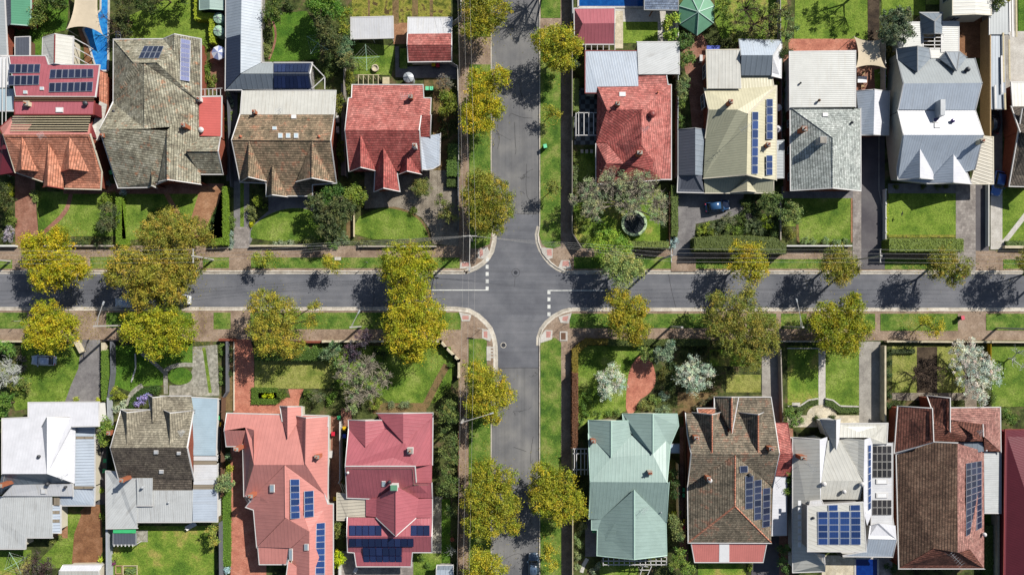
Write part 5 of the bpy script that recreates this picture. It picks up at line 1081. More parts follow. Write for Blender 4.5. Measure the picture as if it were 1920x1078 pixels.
h.beams('pergola_beam', [((636 + 4.5 * i, 904 + 2 * i), (646 + 4.5 * i, 929 + 1 * i)) for i in range(5)], 2.6, 'timber_pale', .1, .12)
# mint house
h = House("rendered_house", "pale mint green metal roofed house beside the avenue with white pergola work", "house", 1185, 910)
T = 'metal_mint'
h.roof(T, "a:1104,815,3.4 b:1146,857,5.2 c:1183,816,3.5 d:1188,817,3.5 e:1224,851,5.0 f:1249,826,3.8 g:1256,834,3.3 i:1255,904,3.5 j:1107.6,903,6.3 k:1250,904,6.3", "abcdefgikj".replace('i', ''), 'render_cream', gut='mint_trim', cap='mint_trim')
h.roof(T, "a:1146,857,5.4 f:1146,790,5.1 l:1104,788.5,3.3 m:1105,816,3.4 r:1185,789,3.3 s:1183.5,816,3.4", "amlf afrs", 'render_cream', gut='mint_trim', cap='mint_trim', win=True); h.roof(T, "a:1224,851,5.4 f:1224,776.5,5.1 l:1168,776.5,3.2 m:1170,797,3.4 n:1188,817,3.6 r:1269,776.5,3.2 s:1271.6,798,3.2 t:1256,834,3.3 u:1249,826,3.8", "anmlf afrstu", 'render_cream', gut='mint_trim', cap='mint_trim', win=True)
h.roof(T, "a:1107.6,903,6.3 b:1254,904,6.3 c:1249,978,3.4 d:1125.6,973,3.4 e:1105,973,3.3", "abcde", 'render_cream', gut='mint_trim', cap='mint_trim')
h.roof(T, "a:1189,918,6.2 f:1189,1047.5,5.6 l:1120,1040,3.1 m:1121,992,3.1 n:1110,992,3.0 o:1110,974,3.1 q:1127,973,3.4 r:1249.5,1040,3.1 s:1248,978,3.3", "aqonmlf afrs", 'render_cream', gut='mint_trim', cap='mint_trim')
h.roof('metal_bluewash', "a:1256,833,2.8 b:1273,833,2.5 c:1273,848,2.5 d:1255,848,2.8", "abcd", None, gut='grey_trim', name='awning_roof')
h.done(); h.chimney(1216, 883, .7, .6, 1.2, 'concrete_block', npot=2); h.chimney(1111, 825, .7, .6, 1.1, 'brick_chimney'); h.antenna(1206, 952, 1.4, 1.4, .7); h.vent(1239, 960, .1, .4)
h.beams('pergola_beam', [((1130, 1044), (1250, 1044)), ((1130, 1058), (1250, 1058)), ((1130, 1051), (1250, 1051))] + [((1131 + 9.9 * i, 1043), (1131 + 9.9 * i, 1060)) for i in range(13)], 2.6, 'white_trim', .12, .12, None, [(1131, 1059), (1190, 1059), (1249, 1059)])
h.beams('pergola_beam', [((1074, 841), (1104, 841)), ((1074, 850), (1104, 850)), ((1074, 880), (1104, 880)), ((1077, 840), (1077, 890)), ((1081, 840), (1081, 890)), ((1089, 840), (1089, 890)), ((1096, 840), (1096, 890)), ((1102, 840), (1102, 890))], 2.6, 'white_trim', .12, .14, None, [(1076, 842), (1076, 880)])
# mottled tile house with three gables to the garden
h = House("brick_house", "mottled brown tiled house with three steep gables and a red verandah roof behind", "house", 1375, 890)
T = 'tile_brown'
h.roof(T, "a:1286,774,3.4 b:1340,774,3.4 c:1340,745,3.2 d:1445,745,3.2 e:1452,790,3.3 f:1461,850,6.2 g:1297,850,6.2 i:1290,815,4.4", "abcdefgi", 'brick_wall', cap='tile_orange')
h.roof(T, "a:1371.7,812,5.4 f:1371.7,745.5,5.1 l:1340,745,3.2 m:1341,766,3.3 n:1350,774,3.7 r:1384,745,4.4", "anmlf afr", 'brick_wall', cap='tile_orange'); h.roof(T, "a:1335,849,6.1 f:1335,778,5.9 l:1299,774,3.4 m:1305,800,3.6 r:1350,774,4.6", "amlf afr", 'brick_wall', cap='tile_orange'); h.roof(T, "a:1421.6,849,6.1 f:1421.6,778,5.9 l:1385.5,774,3.5 m:1389,800,3.8 r:1431,774,5", "amlf afr", 'brick_wall', cap='tile_orange')
h.roof('tile_orange', "a:1341,766,3.4 b:1308,766,3.2 c:1310,776,3.2 d:1340,777,3.8", "abcd", 'brick_wall'); h.roof('tile_redcap', "a:1452,794,3.3 b:1476,794,2.9 c:1485,850,4.2 d:1461,850,4.2", "abcd", 'brick_wall', gut='red_trim'); h.roof('tile_redcap_shade', "a:1461,850,4.2 b:1485,850,4.2 c:1481,892,2.9 d:1454,892,2.9", "abcd", 'brick_wall', gut='red_trim')
h.roof(T, "a:1297,850,6.2 b:1461,850,6.2 c:1448,911,3.4 d:1379,853.5,6.1 e:1290,911,3.4", "abcde", 'brick_wall', cap=T)
h.roof(T, "a:1378.4,853.5,6.4 b:1378,949,6.5 c:1291,1016.5,3.2 d:1290,911,3.2 e:1448,911,3.2 f:1446,1017,3.2", "abcd aefb bfc", 'brick_wall', cap='tile_orange')
h.roof('metal_pinkred', "a:1297,1019,2.9 b:1437,1019,2.9 c:1430,1053,2.3 d:1303,1053,2.3", "abcd", 'brick_wall', name='verandah_roof'); h.roof('metal_brightwhite', "a:1450,893,2.8 b:1474,893,2.5 c:1474,1002,2.5 d:1446.6,1003,2.8", "abcd", 'render_cream', name='awning_roof')
h.done(); h.panels([(1348.5, 1019.5), (1367.5, 1019.5), (1367.5, 1053), (1348, 1053)], 1, 1, 'skylight_white', .02, .05, 'translucent_strip')
h.panels([(1385.5, 873), (1401.5, 872), (1402, 885), (1386, 886.5)], 1, 1); h.panels([(1396, 892), (1412, 890.5), (1411.5, 953), (1396, 954.5)], 1, 5); h.panels([(1413, 900), (1427.5, 898), (1427, 973), (1412.5, 975)], 1, 6); h.panels([(1429, 915), (1444, 913), (1443.5, 986), (1428, 989)], 1, 6)
h.chimney(1324, 893, .6, .6, 1.5, 'brick_chimney'); h.vent(1329, 899, .35, .9, 'white_trim'); h.chimney(1302, 818, .8, .6, 1.4); h.chimney(1440, 838, .8, .6, 1.5); h.vent(1404, 889, .25, .6, 'dark_metal')
# big white house
h = House("rendered_house", "big white house with a raised box of bright blue solar panels", "house", 1590, 920)
W = 'metal_offwhite'
h.roof('metal_offwhite', "a:1487,821,3.4 b:1537,824,5.2 c:1538,948,5.4 d:1512,948,4.4 e:1515,1035,4.4 f:1545,1040,5.2 g:1546,1058,4.9 i:1545,1070,3.2 j:1487,1072,3.2", "abcdefgij", 'render_white', gut='white_trim')
h.roof('metal_brightwhite', "b:1537,824,5.2 k:1551,819,4.4 l:1552,828,4.4 m:1540,901,5.2 c:1538,948,5.4", "bklmc", 'render_white', gut=None); h.roof(W, "a:1552,826,4.6 b:1572,821,4.6 c:1619,901,5.5 d:1540,901,5.2", "abcd", None, gut=None)
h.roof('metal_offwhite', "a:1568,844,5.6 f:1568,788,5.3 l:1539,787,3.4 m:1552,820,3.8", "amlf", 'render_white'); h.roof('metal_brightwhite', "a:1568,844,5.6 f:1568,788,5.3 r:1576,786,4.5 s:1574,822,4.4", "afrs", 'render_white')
h.roof(W, "a:1575,794.5,3.5 b:1664,794,3.5 c:1662,832,3.7 d:1632,832,4.6 e:1632,820,5 f:1573,820,4.4", "abcdef", 'render_white'); h.roof('metal_offwhite', "a:1621,824,5.6 b:1619,901,5.6 c:1580,836,4.6 d:1572.5,820,3.8", "abcd", 'render_white', gut=None); h.roof('metal_brightwhite', "a:1621,824,5.6 b:1632,820,5.0 c:1636,832,4.7 d:1634,965,4.8 e:1626,985,5.0 f:1620,962,5.6 g:1619,901,5.6", "abcdefg", 'render_white', gut=None)
h.roof('metal_offwhite', "a:1539,901,5.2 b:1619,901,5.5 c:1613,936,4.9 d:1539,936,4.9", "abcd", 'render_white', gut=None)
h.roof('metal_white', "a:1636,830,3.6 b:1673,830,3.4 c:1673,968,3.4 d:1675,985,3.4 e:1634,985,3.6", "abcde", 'render_white', gut='white_trim')
h.roof('metal_offwhite', "a:1515,949,7.0 b:1617.7,942,6.8 c:1623.6,1033,6.6 d:1515,1032.6,7.0", "abcd", 'render_grey', oh=.25); h.roof('metal_white', "a:1520,940,6.2 b:1540,938,6.2 c:1545,949,6.2 d:1518,950,6.2", "abcd", 'render_white')
h.roof('metal_brightwhite', "a:1631,985,3.6 b:1648,981,4.2 c:1679,985,4.0 d:1681,1011,4.4 e:1628,1010,4.4", "abcde", 'render_white', gut=None); h.roof('metal_blueish', "a:1628,1010.5,4.3 b:1681,1011.5,4.3 c:1673,1043,3.0 d:1580,1042,3.0 e:1624,1034,3.3", "abcde", 'render_white'); h.roof('metal_brightwhite', "a:1530,1038,5.6 b:1546,1070,3.2 c:1546,1058,5.2", "abc", None, gut=None)
h.done(); h.panels([(1532, 958), (1613.5, 957.5), (1614, 1020.5), (1532, 1020.5)], 4, 5, 'solar_blue'); h.panels([(1552, 945.7), (1571, 945.2), (1571, 956.5), (1552, 957)], 1, 1, 'solar_blue'); h.panels([(1592.5, 945.7), (1613, 945.2), (1613.2, 956.5), (1592.5, 956.7)], 1, 1, 'solar_blue')
h.panels([(1627, 834), (1632, 833), (1632, 953), (1626.5, 957)], 1, 9, 'solar_blue'); h.panels([(1635, 835), (1671, 835), (1671, 895), (1635, 895)], 4, 4, 'glaze', name='glazed_panel'); h.panels([(1635, 936), (1671, 936), (1671, 965), (1635, 965)], 4, 2, 'glaze', name='glazed_panel'); h.skylight(1653, 902, 22, 9, 'skylight_white'); h.skylight(1653, 928, 22, 9, 'skylight_white')
h.chimney(1500, 855, 1.0, .6, 1.4); h.antenna(1508, 868, 2.0, 2.6, 2.2); h.vent(1543, 906, .35, .7, 'white_trim'); h.vent(1613, 906, .35, .9, 'white_trim'); h.vent(1580, 920, .3, .8, 'white_trim'); h.vent(1524, 970, .2, .4, 'dark_metal')
for i in range(7): h.beams('window', [((1499, 938 + i * 13), (1499, 947 + i * 13))], 5.05, 'skylight_white', .5, .1)
# red-brown tile house
h = House("brick_house", "dark red-brown tiled house with a tall solar array and a pale side awning", "house", 1775, 910)
T = 'tile_redbrown'
h.roof(T, "a:1684,762,3.5 b:1747.5,766,6 c:1750,828,6.4 d:1677.5,848,3.2", "abcd", 'brick_wall', cap='tile_mauve'); h.roof(T, "a:1781,808,5.9 f:1781,746.5,5.6 l:1739,742.5,3.5 m:1748,768,4.2 n:1751,794,4.8", "anmlf", 'brick_wall', cap='tile_mauve'); h.roof('tile_mauve', "a:1782,765,3.5 b:1875,764,3.3 c:1844,795,5.2 d:1782,787,5.2", "abcd", 'brick_wall', cap='tile_mauve'); h.roof('tile_mauve', "b:1875,764,3.3 c:1844,795,5.2 d:1845,818,5.2 e:1876,846,3.2", "bcde", 'brick_wall')
h.roof(T, "a:1785,787,4.9 b:1842,795,5.9 c:1842,827,6.0", "abc", None, gut=None); h.roof(T, "a:1750,794,5.6 b:1781,809,5.6 c:1785,787,5.2 d:1843,827,4.6 e:1750,827,4.6", "abcde", None, gut=None); h.roof('tile_redbrown', "a:1845,818,5.1 b:1876,846,3.2 c:1846,845,3.6", "abc", None, gut=None)
h.roof('metal_slate', "a:1796,829,4.0 b:1843,829,4.0 c:1845,846,3.9 d:1796,852,3.9", "abcd", None, gut=None)
h.roof('tile_lichen', "a:1795.5,831,6.5 b:1795.5,1035.5,6.5 c:1750.5,1028,5.6 d:1686,1064,3.1 e:1681,852,3.2 f:1750,829,5.2", "abcdef", 'brick_wall', cap='tile_mauve'); h.roof('tile_mauve', "a:1795.5,831,6.5 b:1795.5,1035.5,6.5 g:1819,1029.5,5.6 i:1845,1065,3.1 j:1845,846,3.1", "abgij", 'brick_wall', cap='tile_mauve')
h.roof(T, "a:1750.5,1028,5.7 b:1795,1034,6.4 c:1819,1029.5,5.7 d:1844,1065,3.1 e:1685,1065,3.1", "abcde", 'brick_wall', cap='cream_trim')
h.roof('metal_weathered', "a:1845,847,2.9 b:1876,848,2.6 c:1876,961,2.6 d:1846,961,2.9", "abcd", 'render_cream', name='awning_roof')
h.done(); h.panels([(1810, 868), (1839.5, 863), (1840, 988), (1810, 1005)], 3, 11, 'solar'); h.antenna(1770, 1035, 2.6, 3.2, 2.3); h.vent(1842, 1000, .3, .8, 'white_trim'); h.antenna(1830, 808, .8, 1.2); h.vent(1845, 843, .2, .7, 'white_trim')
h = House("rendered_house", "dark crimson metal roof at the edge beyond the red-brown tiles", "house", 1930, 930); h.roof('metal_darkcrimson', "a:1886,806,3.2 b:1990,806,3.2 c:1990,1120,7 d:1882,1120,3.2", "abcd", 'wall_crimson', gut='red_trim'); h.done(); h.skylight(1917, 952, 8, 18, 'skylight_white'); h.skylight(1917, 980, 8, 18, 'skylight_white')
h = House("shed", "small grey shed under the twiggy grey bush by the fence corner", "shed", 832, 1065); h.roof('metal_slate', "a:820,1060,2.4 b:849,1060,2.4 c:849,1068,2.7 d:819,1068,2.7", "abcd", 'timber_grey'); h.roof('metal_blueish', "a:819,1068,2.7 b:849,1068,2.7 c:849,1110,2.4 d:818,1110,2.4", "abcd", 'timber_grey'); h.done()
h = House("pergola", "pergola of dark panels with a teal strip behind the charcoal tiled house", "pergola", 233, 1008); h.roof('plastic_green', "a:212,992,2.5 b:254,992,2.5 c:254,999,2.5 d:212,999,2.5", "abcd", None, gut=None); h.roof('metal_darkgrey', "a:213,1000,2.5 b:254,1000,2.5 c:254,1020,2.4 d:213,1020,2.4", "abcd", None, gut='grey_trim'); h.done(); h.beams('pergola_beam', [((214 + 7 * i, 1020), (214 + 7 * i, 1024)) for i in range(6)], 2.4, 'white_trim', .16, .12, None, [(214, 1022), (252, 1022)])
# ================================================================ street trees
def K(r, g, b, k=1.3):
    if g > r: r, b = r + .34 * (g - r), b + .12 * (g - b)     # leaves are less pure than they look
    else: r, g, b = r * .96, g * 1.07, b * 1.2
    return tuple(min(.75, s2l(v) / GAIN * k) for v in (r, g, b)) + (1,)
YEL, GOLD, YGR, OLV, LIME = K(206, 168, 34), K(196, 164, 40), K(172, 152, 36), K(158, 138, 58), K(150, 186, 52)
G1 = "street trees along the side street"; G2 = "street trees along the avenue"
ST = [
 ("bright yellow street tree above the shaded road near the edge of the upper verge", [(95, 468, 40), (62, 458, 24), (125, 502, 38), (88, 520, 34), (150, 505, 24), (60, 485, 22), (110, 440, 16)], YEL, G1, {}),
 ("broad olive-gold street tree overhanging two parked white vans", [(245, 500, 46), (300, 512, 54), (350, 500, 34), (270, 550, 34), (328, 548, 30), (210, 520, 16)], K(186, 150, 52), G1, {}),
 ("olive-gold tree in the front garden of the mossy tiled house", [(285, 440, 30), (322, 425, 34), (362, 436, 34), (388, 446, 16), (330, 455, 30)], K(176, 144, 54), None, dict(name='garden_tree')),
 ("golden green street tree shading the grey-blue car on the lawn", [(88, 588, 30), (74, 618, 32), (114, 618, 35), (92, 640, 26), (132, 602, 16), (62, 638, 16)], K(200, 168, 36), G1, {}),
 ("golden green street tree by the leaning pole and ivy hedge", [(260, 610, 32), (310, 600, 34), (340, 620, 30), (288, 640, 34), (326, 642, 24), (286, 664, 8), (238, 628, 14)], K(188, 164, 38), G1, {}),
 ("thin gold street tree with bare pale twigs beside the salmon brick drive", [(495, 570, 34), (530, 590, 36), (500, 622, 36), (538, 640, 36), (500, 645, 26), (588, 574, 10), (584, 600, 12)], K(186, 154, 52), G1, dict(per=6.5, sub=5)),
 ("dense yellow-green street tree overlapping a golden one west of the crossroads", [(743, 488, 34), (780, 484, 32), (770, 520, 36), (738, 512, 26), (800, 500, 20), (785, 545, 18)], K(184, 160, 36), G1, dict(per=8)),
 ("large golden street tree at the corner wall southwest of the crossroads", [(768, 560, 44), (800, 590, 36), (750, 600, 36), (790, 634, 40), (748, 632, 32), (772, 656, 26), (814, 612, 24)], K(202, 168, 40), G1, dict(per=8)),
 ("yellow street tree hanging over the avenue beside the red tiled house", [(900, 155, 28), (936, 148, 24), (905, 190, 36), (886, 215, 26), (930, 205, 18), (878, 232, 18), (912, 238, 16)], YEL, G2, {}),
 ("yellow-green street tree at the top of the avenue near the red garage", [(890, 18, 30), (932, 22, 30), (910, 48, 26), (888, 58, 20), (900, -15, 30)], K(176, 150, 40), G2, {}),
 ("yellow street tree in front of the small crimson garage roof", [(1020, 76, 26), (1054, 76, 30), (1080, 88, 18), (1042, 108, 26), (1060, 118, 18)], K(192, 164, 40), G2, {}),
 ("olive street tree north of the crossroads by the gravel drive", [(902, 338, 26), (930, 368, 36), (898, 380, 34), (942, 400, 24), (905, 415, 26), (884, 368, 22), (930, 426, 16)], K(166, 142, 46), G2, dict(per=8)),
 ("golden street tree south of the crossroads beside a tall clipped shrub row", [(895, 703, 30), (930, 718, 28), (912, 750, 36), (946, 744, 22), (888, 760, 22), (924, 780, 18)], K(194, 162, 42), G2, {}),
 ("big yellow-green street tree touching the one across the avenue", [(912, 888, 34), (946, 902, 26), (900, 930, 38), (944, 950, 34), (915, 975, 38), (962, 985, 18), (888, 985, 22)], K(178, 152, 42), G2, {}),
 ("yellow-green street tree near the mint roof and white pergola", [(1018, 890, 26), (1050, 905, 32), (1076, 935, 22), (1020, 940, 32), (1055, 954, 34), (1086, 955, 14), (1006, 915, 18)], K(184, 156, 40), G2, {}),
 ("yellow street tree at the bottom edge of the avenue opposite the parked car", [(900, 1050, 26), (925, 1062, 28), (890, 1072, 20), (905, 1090, 26)], K(196, 164, 44), G2, {}),
 ("small sparse yellow street tree on the grass beside the parked car", [(1030, 1040, 16), (1034, 1056, 15), (1028, 1024, 10)], K(196, 166, 46), G2, dict(hc=3.4, tr=.1, per=2.0)),
 ("neat golden street tree in front of the long clipped green hedge", [(1390, 470, 24), (1416, 480, 26), (1400, 500, 30), (1426, 505, 18), (1410, 520, 20), (1378, 492, 14)], K(204, 168, 40), G1, dict(per=4.6)),
 ("olive-gold street tree below the ribbed white roof and paver drives", [(1568, 484, 26), (1594, 500, 20), (1558, 506, 22), (1580, 516, 20)], K(170, 144, 48), G1, {}),
 ("thin olive street tree with green and red bins under it", [(1770, 485, 26), (1802, 500, 22), (1760, 506, 22), (1790, 520, 18), (1748, 494, 10)], K(172, 146, 52), G1, dict(per=6.5, sub=5)),
 ("golden street tree opposite the pale green trees east of the crossroads", [(1163, 565, 26), (1194, 576, 24), (1174, 606, 33), (1196, 620, 24), (1158, 592, 18), (1186, 634, 16)], K(190, 156, 44), G1, {}),
 ("very broad olive street tree with thin twiggy edges", [(1360, 580, 38), (1400, 600, 44), (1432, 620, 34), (1370, 630, 38), (1410, 655, 34), (1340, 612, 20), (1400, 546, 16), (1442, 645, 18), (1410, 682, 16), (1345, 560, 14)], K(164, 140, 56), G1, dict(per=6.5, sub=5)),
 ("large yellow-green street tree over the twin lawns of the white house", [(1550, 590, 31), (1594, 580, 28), (1580, 615, 38), (1612, 620, 24), (1555, 635, 30), (1590, 650, 24), (1528, 605, 20), (1600, 562, 14)], K(180, 156, 36), G1, dict(per=8)),
 ("small yellow street tree alone on the verge near a red bin", [(1735, 600, 12), (1755, 608, 16), (1750, 622, 12)], K(204, 168, 40), G1, dict(hc=3.2, tr=.09, per=2.0)),
 ("pale green street tree over the road beside the crossroads", [(1150, 496, 23), (1180, 500, 26), (1165, 520, 22), (1196, 506, 16), (1152, 478, 14)], K(176, 184, 104), G1, dict(per=8)),
 ("bright lime green tree inside the corner hedge by the trampoline", [(1140, 452, 26), (1165, 465, 20), (1122, 468, 16), (1150, 476, 16)], LIME, None, dict(name='garden_tree', hc=4.2)),
 ("young sparse yellow street tree by the concrete strip drive", [(488, 488, 11), (505, 480, 10), (480, 480, 6)], K(186, 160, 52), G1, dict(hc=3, tr=.08, per=5.6)),
 ("young sparse yellow street tree overhanging the upper kerb", [(618, 494, 13), (630, 502, 10), (612, 486, 7)], K(190, 160, 46), G1, dict(hc=3, tr=.08, per=4.6)),
 ("young yellow street tree across the avenue from the checkered patio", [(1030, 206, 12), (1042, 212, 10)], K(178, 154, 44), G2, dict(hc=3, tr=.08, per=2.0)),
 ("young olive street tree south of the green wheelie bin", [(1033, 346, 10), (1037, 358, 10)], K(160, 146, 64), G2, dict(hc=3.2, tr=.08, per=1.8)),
 ("olive street tree at the edge of the upper verge near the pale drive", [(1938, 490, 34), (1965, 505, 34)], K(172, 146, 50), G1, dict(base=(1940, 495))),
]
for lb, lo, c, gr, kw in ST: tree(lb, lo, c, group=gr, **kw)
# ---- garden trees
GT = [
 ("grey-green spreading tree in front of the rust tiled house", [(596, 384, 20), (640, 396, 28), (612, 405, 24), (622, 425, 22), (584, 378, 12), (646, 384, 20), (610, 438, 14)], K(104, 112, 66), dict(hc=3.8, per=1.6, leaf=.3)),
 ("glossy bright green laurel behind the grey-green spreading tree", [(664, 358, 16), (676, 372, 14), (656, 366, 14)], K(130, 150, 48), dict(hc=2.6, per=2.2, leaf=.34)),
 ("mid green rounded tree between the laurel and the rust tiled house", [(620, 362, 17), (612, 374, 14), (634, 356, 12)], K(78, 128, 50), dict(hc=2.6, per=2.2)),
 ("dark olive bush-like tree on the hedge line of the orange gabled house", [(203, 396, 17), (206, 418, 15), (196, 424, 14)], K(112, 104, 62), dict(hc=2.8, per=2.0, leaf=.28)),
 ("dark green tree with a yellow edge at the side of the brick drive", [(2, 362, 20), (8, 382, 18), (-12, 375, 20)], K(84, 92, 40), dict(hc=3.2, per=1.8)),
 ("bright green leafy tree at the top edge above the shaded lawn", [(596, 8, 22), (622, 18, 20), (612, -12, 22)], K(96, 150, 44), dict(hc=4.5, per=4.6)),
 ("green tree beside the navy-roofed outbuilding at the top", [(505, 22, 16), (520, 30, 14), (515, 8, 14)], K(98, 122, 44), dict(hc=3.4, per=1.8)),
 ("olive tree shading the lawn between carport and outbuilding", [(612, 62, 18), (604, 42, 16), (626, 76, 14)], K(110, 116, 64), dict(hc=4, per=5.6)),
 ("yellow-green tree along the fence beside the white carport", [(640, 40, 13), (648, 22, 12), (646, 58, 10)], K(146, 158, 46), dict(hc=3.4, per=1.8)),
 ("pale blue-green tree west of the clothes hoist", [(650, 84, 13), (644, 94, 11), (656, 92, 9)], K(132, 158, 112), dict(hc=2.8, per=1.8)),
 ("brown-green tree beside the outbuilding's timber frame", [(655, 112, 14), (664, 124, 10), (642, 118, 10)], K(150, 136, 76), dict(hc=3, per=1.3)),
 ("dark yellow-green tree on the fence behind the mossy shed gap", [(636, 188, 11), (634, 200, 10)], K(128, 116, 42), dict(hc=3, per=2.0)),
 ("bushy green tree in the side garden of the red tiled house", [(838, 186, 15), (846, 200, 12), (834, 208, 12)], K(140, 146, 46), dict(hc=2.8, per=4.6)),
 ("grey-green thick tree above the second shade sail", [(1678, 40, 27), (1668, 66, 24), (1696, 60, 20), (1690, 30, 18)], K(110, 124, 92), dict(hc=4.2, per=1.7, leaf=.32)),
 ("tall green tree row against the crimson house, topmost crown", [(838, 768, 14), (850, 782, 14), (836, 790, 12), (846, 756, 8)], K(122, 136, 66), dict(hc=3.6, per=1.9)),
 ("tall green tree in the middle of the row against the crimson house", [(840, 815, 16), (850, 838, 15), (834, 845, 13), (848, 860, 13)], K(126, 136, 70), dict(hc=3.6, per=1.9)),
 ("tall green tree at the lower end of the row against the crimson house", [(840, 885, 16), (850, 905, 15), (836, 915, 14), (848, 925, 12), (846, 955, 12)], K(112, 130, 64), dict(hc=3.6, per=1.9)),
 ("round olive shrub tree clipped to a ball by the gravel drive", [(790, 348, 14), (782, 352, 12), (798, 352, 12), (790, 358, 12)], K(140, 142, 66), dict(hc=2.0, per=4, leaf=.2, squash=.85)),
 ("glossy round tree on the garden bed corner by the cream house", [(1446, 376, 18), (1434, 372, 12), (1452, 390, 14)], K(108, 132, 66), dict(hc=2.8, per=2.4, leaf=.26)),
 ("glossy pale green round tree across the low wall from the garden bed", [(1480, 394, 16), (1492, 398, 13), (1474, 408, 12), (1488, 410, 12)], K(140, 160, 84), dict(hc=2.5, per=2.4, leaf=.28)),
 ("green leafy tree beside the green gazebo", [(1352, 18, 14), (1362, 30, 12), (1356, 4, 12)], K(134, 158, 52), dict(hc=3.2, per=1.7)),
 ("dark green tree under the gazebo edge", [(1284, 72, 12), (1290, 84, 11), (1278, 84, 10)], K(84, 124, 52), dict(hc=2.6, per=2)),
 ("rounded green tree beside the flat pale roof", [(1288, 104, 12), (1282, 114, 11), (1296, 112, 10)], K(120, 150, 66), dict(hc=2.6, per=2)),
 ("grey-green tree beside the red tiles and brick side path", [(1280, 158, 13), (1276, 174, 12), (1286, 150, 9)], K(140, 158, 96), dict(hc=2.6, per=1.8)),
 ("yellow-green palm-like tree by the upper lawn paving", [(1258, 40, 10), (1264, 34, 8), (1252, 48, 8)], K(186, 180, 62), dict(hc=2.6, per=1.8, leaf=.4)),
 ("yellow-green palm-like tree nearest the pale roof corner", [(1256, 68, 9), (1264, 64, 7)], K(178, 176, 62), dict(hc=2.4, per=1.8, leaf=.4)),
 ("dark leafed tree beside the brown sail paving", [(1474, 96, 9), (1468, 104, 8)], K(74, 92, 34), dict(hc=2.6, per=2)),
 ("feathery green tree along the mint house strip", [(1268, 985, 13), (1272, 1000, 12), (1264, 972, 9)], K(130, 142, 80), dict(hc=3, per=1.8)),
 ("bushy bright green tree below the red verandah corner", [(1272, 1040, 14), (1282, 1058, 13), (1290, 1070, 13), (1262, 1060, 10)], K(120, 150, 56), dict(hc=2.8, per=2)),
 ("long shaded green tree on the mint house boundary", [(1266, 905, 8), (1266, 925, 8), (1264, 885, 7)], K(74, 104, 50), dict(hc=2.6, per=2.2)),
 ("blue-green spiky tree with pale leaves by the garden hedge corner", [(1244, 655, 14), (1258, 650, 12), (1234, 664, 12), (1248, 668, 12)], K(150, 168, 140), dict(hc=2.8, per=1.7, leaf=.3)),
 ("yellow-green shrub tree overhanging the round brick patio", [(1214, 664, 12), (1224, 668, 11), (1206, 658, 9)], K(156, 156, 74), dict(hc=2.4, per=1.8)),
 ("pale leafed shrub tree beside the corner of the dark red wall", [(618, 662, 12), (632, 658, 13), (608, 668, 9), (626, 648, 9)], K(160, 158, 104), dict(hc=2.2, per=1.7, leaf=.28)),
 ("grey leafed tree at the fork of the lawn beside the grey-blue car", [(18, 700, 18), (30, 716, 16), (48, 722, 12)], K(140, 150, 70), dict(hc=2.2, per=1.8)),
 ("bright green tree at the edge above the silver twigs", [(14, 652, 13), (22, 660, 9), (4, 648, 12)], K(104, 160, 62), dict(hc=2.2, per=2.2)),
 ("lush green tree at the edge below the silver twigs", [(8, 752, 16), (4, 770, 14), (14, 744, 10)], K(96, 144, 48), dict(hc=2.4, per=2)),
 ("yellow ochre tree in the back lawn corner by the dark fence", [(398, 995, 11), (402, 1010, 10)], K(186, 160, 70), dict(hc=2.4, per=1.4)),
 ("pale round tree hard against the metal side roofs", [(418, 902, 12), (428, 908, 11), (412, 912, 9), (424, 894, 8)], K(158, 168, 110), dict(hc=2.6, per=2.2)),
 ("two-tone green tree beside the tan tiled house's brick chimney", [(198, 796, 14), (194, 812, 11), (206, 804, 11), (196, 828, 10)], K(156, 156, 62), dict(hc=2.6, per=2)),
 ("yellow-green shrub tree at the end of the salmon house", [(634, 1042, 11), (628, 1054, 9), (638, 1050, 8)], K(206, 196, 30), dict(hc=1.8, per=3, leaf=.24)),
 ("olive tree behind the crimson house's cream carport", [(634, 988, 10), (638, 1000, 9)], K(138, 140, 60), dict(hc=2.2, per=2)),
 ("shaggy dark tree above the blue pool", [(232, 24, 15), (226, 44, 13), (238, 58, 12), (228, 6, 14)], K(92, 96, 46), dict(hc=3, per=1.1, sub=4)),
 ("dark conifer-like tree at the top above the bright lawn", [(262, -6, 22), (300, -20, 26), (340, -16, 24), (280, 14, 12)], K(74, 96, 40), dict(hc=4, per=1.6, leaf=.28)),
 ("green tree between green shed and shade sail", [(72, 30, 14), (78, 12, 14), (66, 46, 9)], K(120, 136, 56), dict(hc=2.6, per=4.6)),
 ("green tree at the top near the shade sail edge", [(106, 4, 13), (96, -8, 14), (116, 10, 8)], K(88, 112, 44), dict(hc=3, per=4.6)),
 ("hazel green tree at the top edge over the brick parking", [(1868, 4, 16), (1880, -6, 16)], K(150, 140, 56), dict(hc=4, per=1.3)),
 ("green bush-like tree on the edge beside the crimson end house", [(1886, 776, 13), (1896, 786, 11)], K(110, 146, 54), dict(hc=2, per=2.2)),
 ("green tree below the twin lawns' white patio", [(1480, 780, 11), (1486, 792, 10), (1476, 770, 9)], K(116, 150, 62), dict(hc=2.2, per=2.2)),
 ("shaded green tree by the dark drive behind the red verandah", [(1470, 1030, 10), (1466, 1050, 9), (1472, 1068, 9)], K(90, 128, 56), dict(hc=2.4, per=2)),
 ("climbing green tree against the lane between mottled and white roofs", [(1478, 900, 7), (1478, 920, 7), (1480, 885, 6)], K(120, 160, 52), dict(hc=2.2, per=2.4)),
]
for lb, lo, c, kw in GT: tree(lb, lo, c, name='garden_tree', tr=.12, rc=.42, **{**kw, 'per': max(7, 3 * kw.get('per', 2)), 'leaf': .75 * kw.get('leaf', .27)})
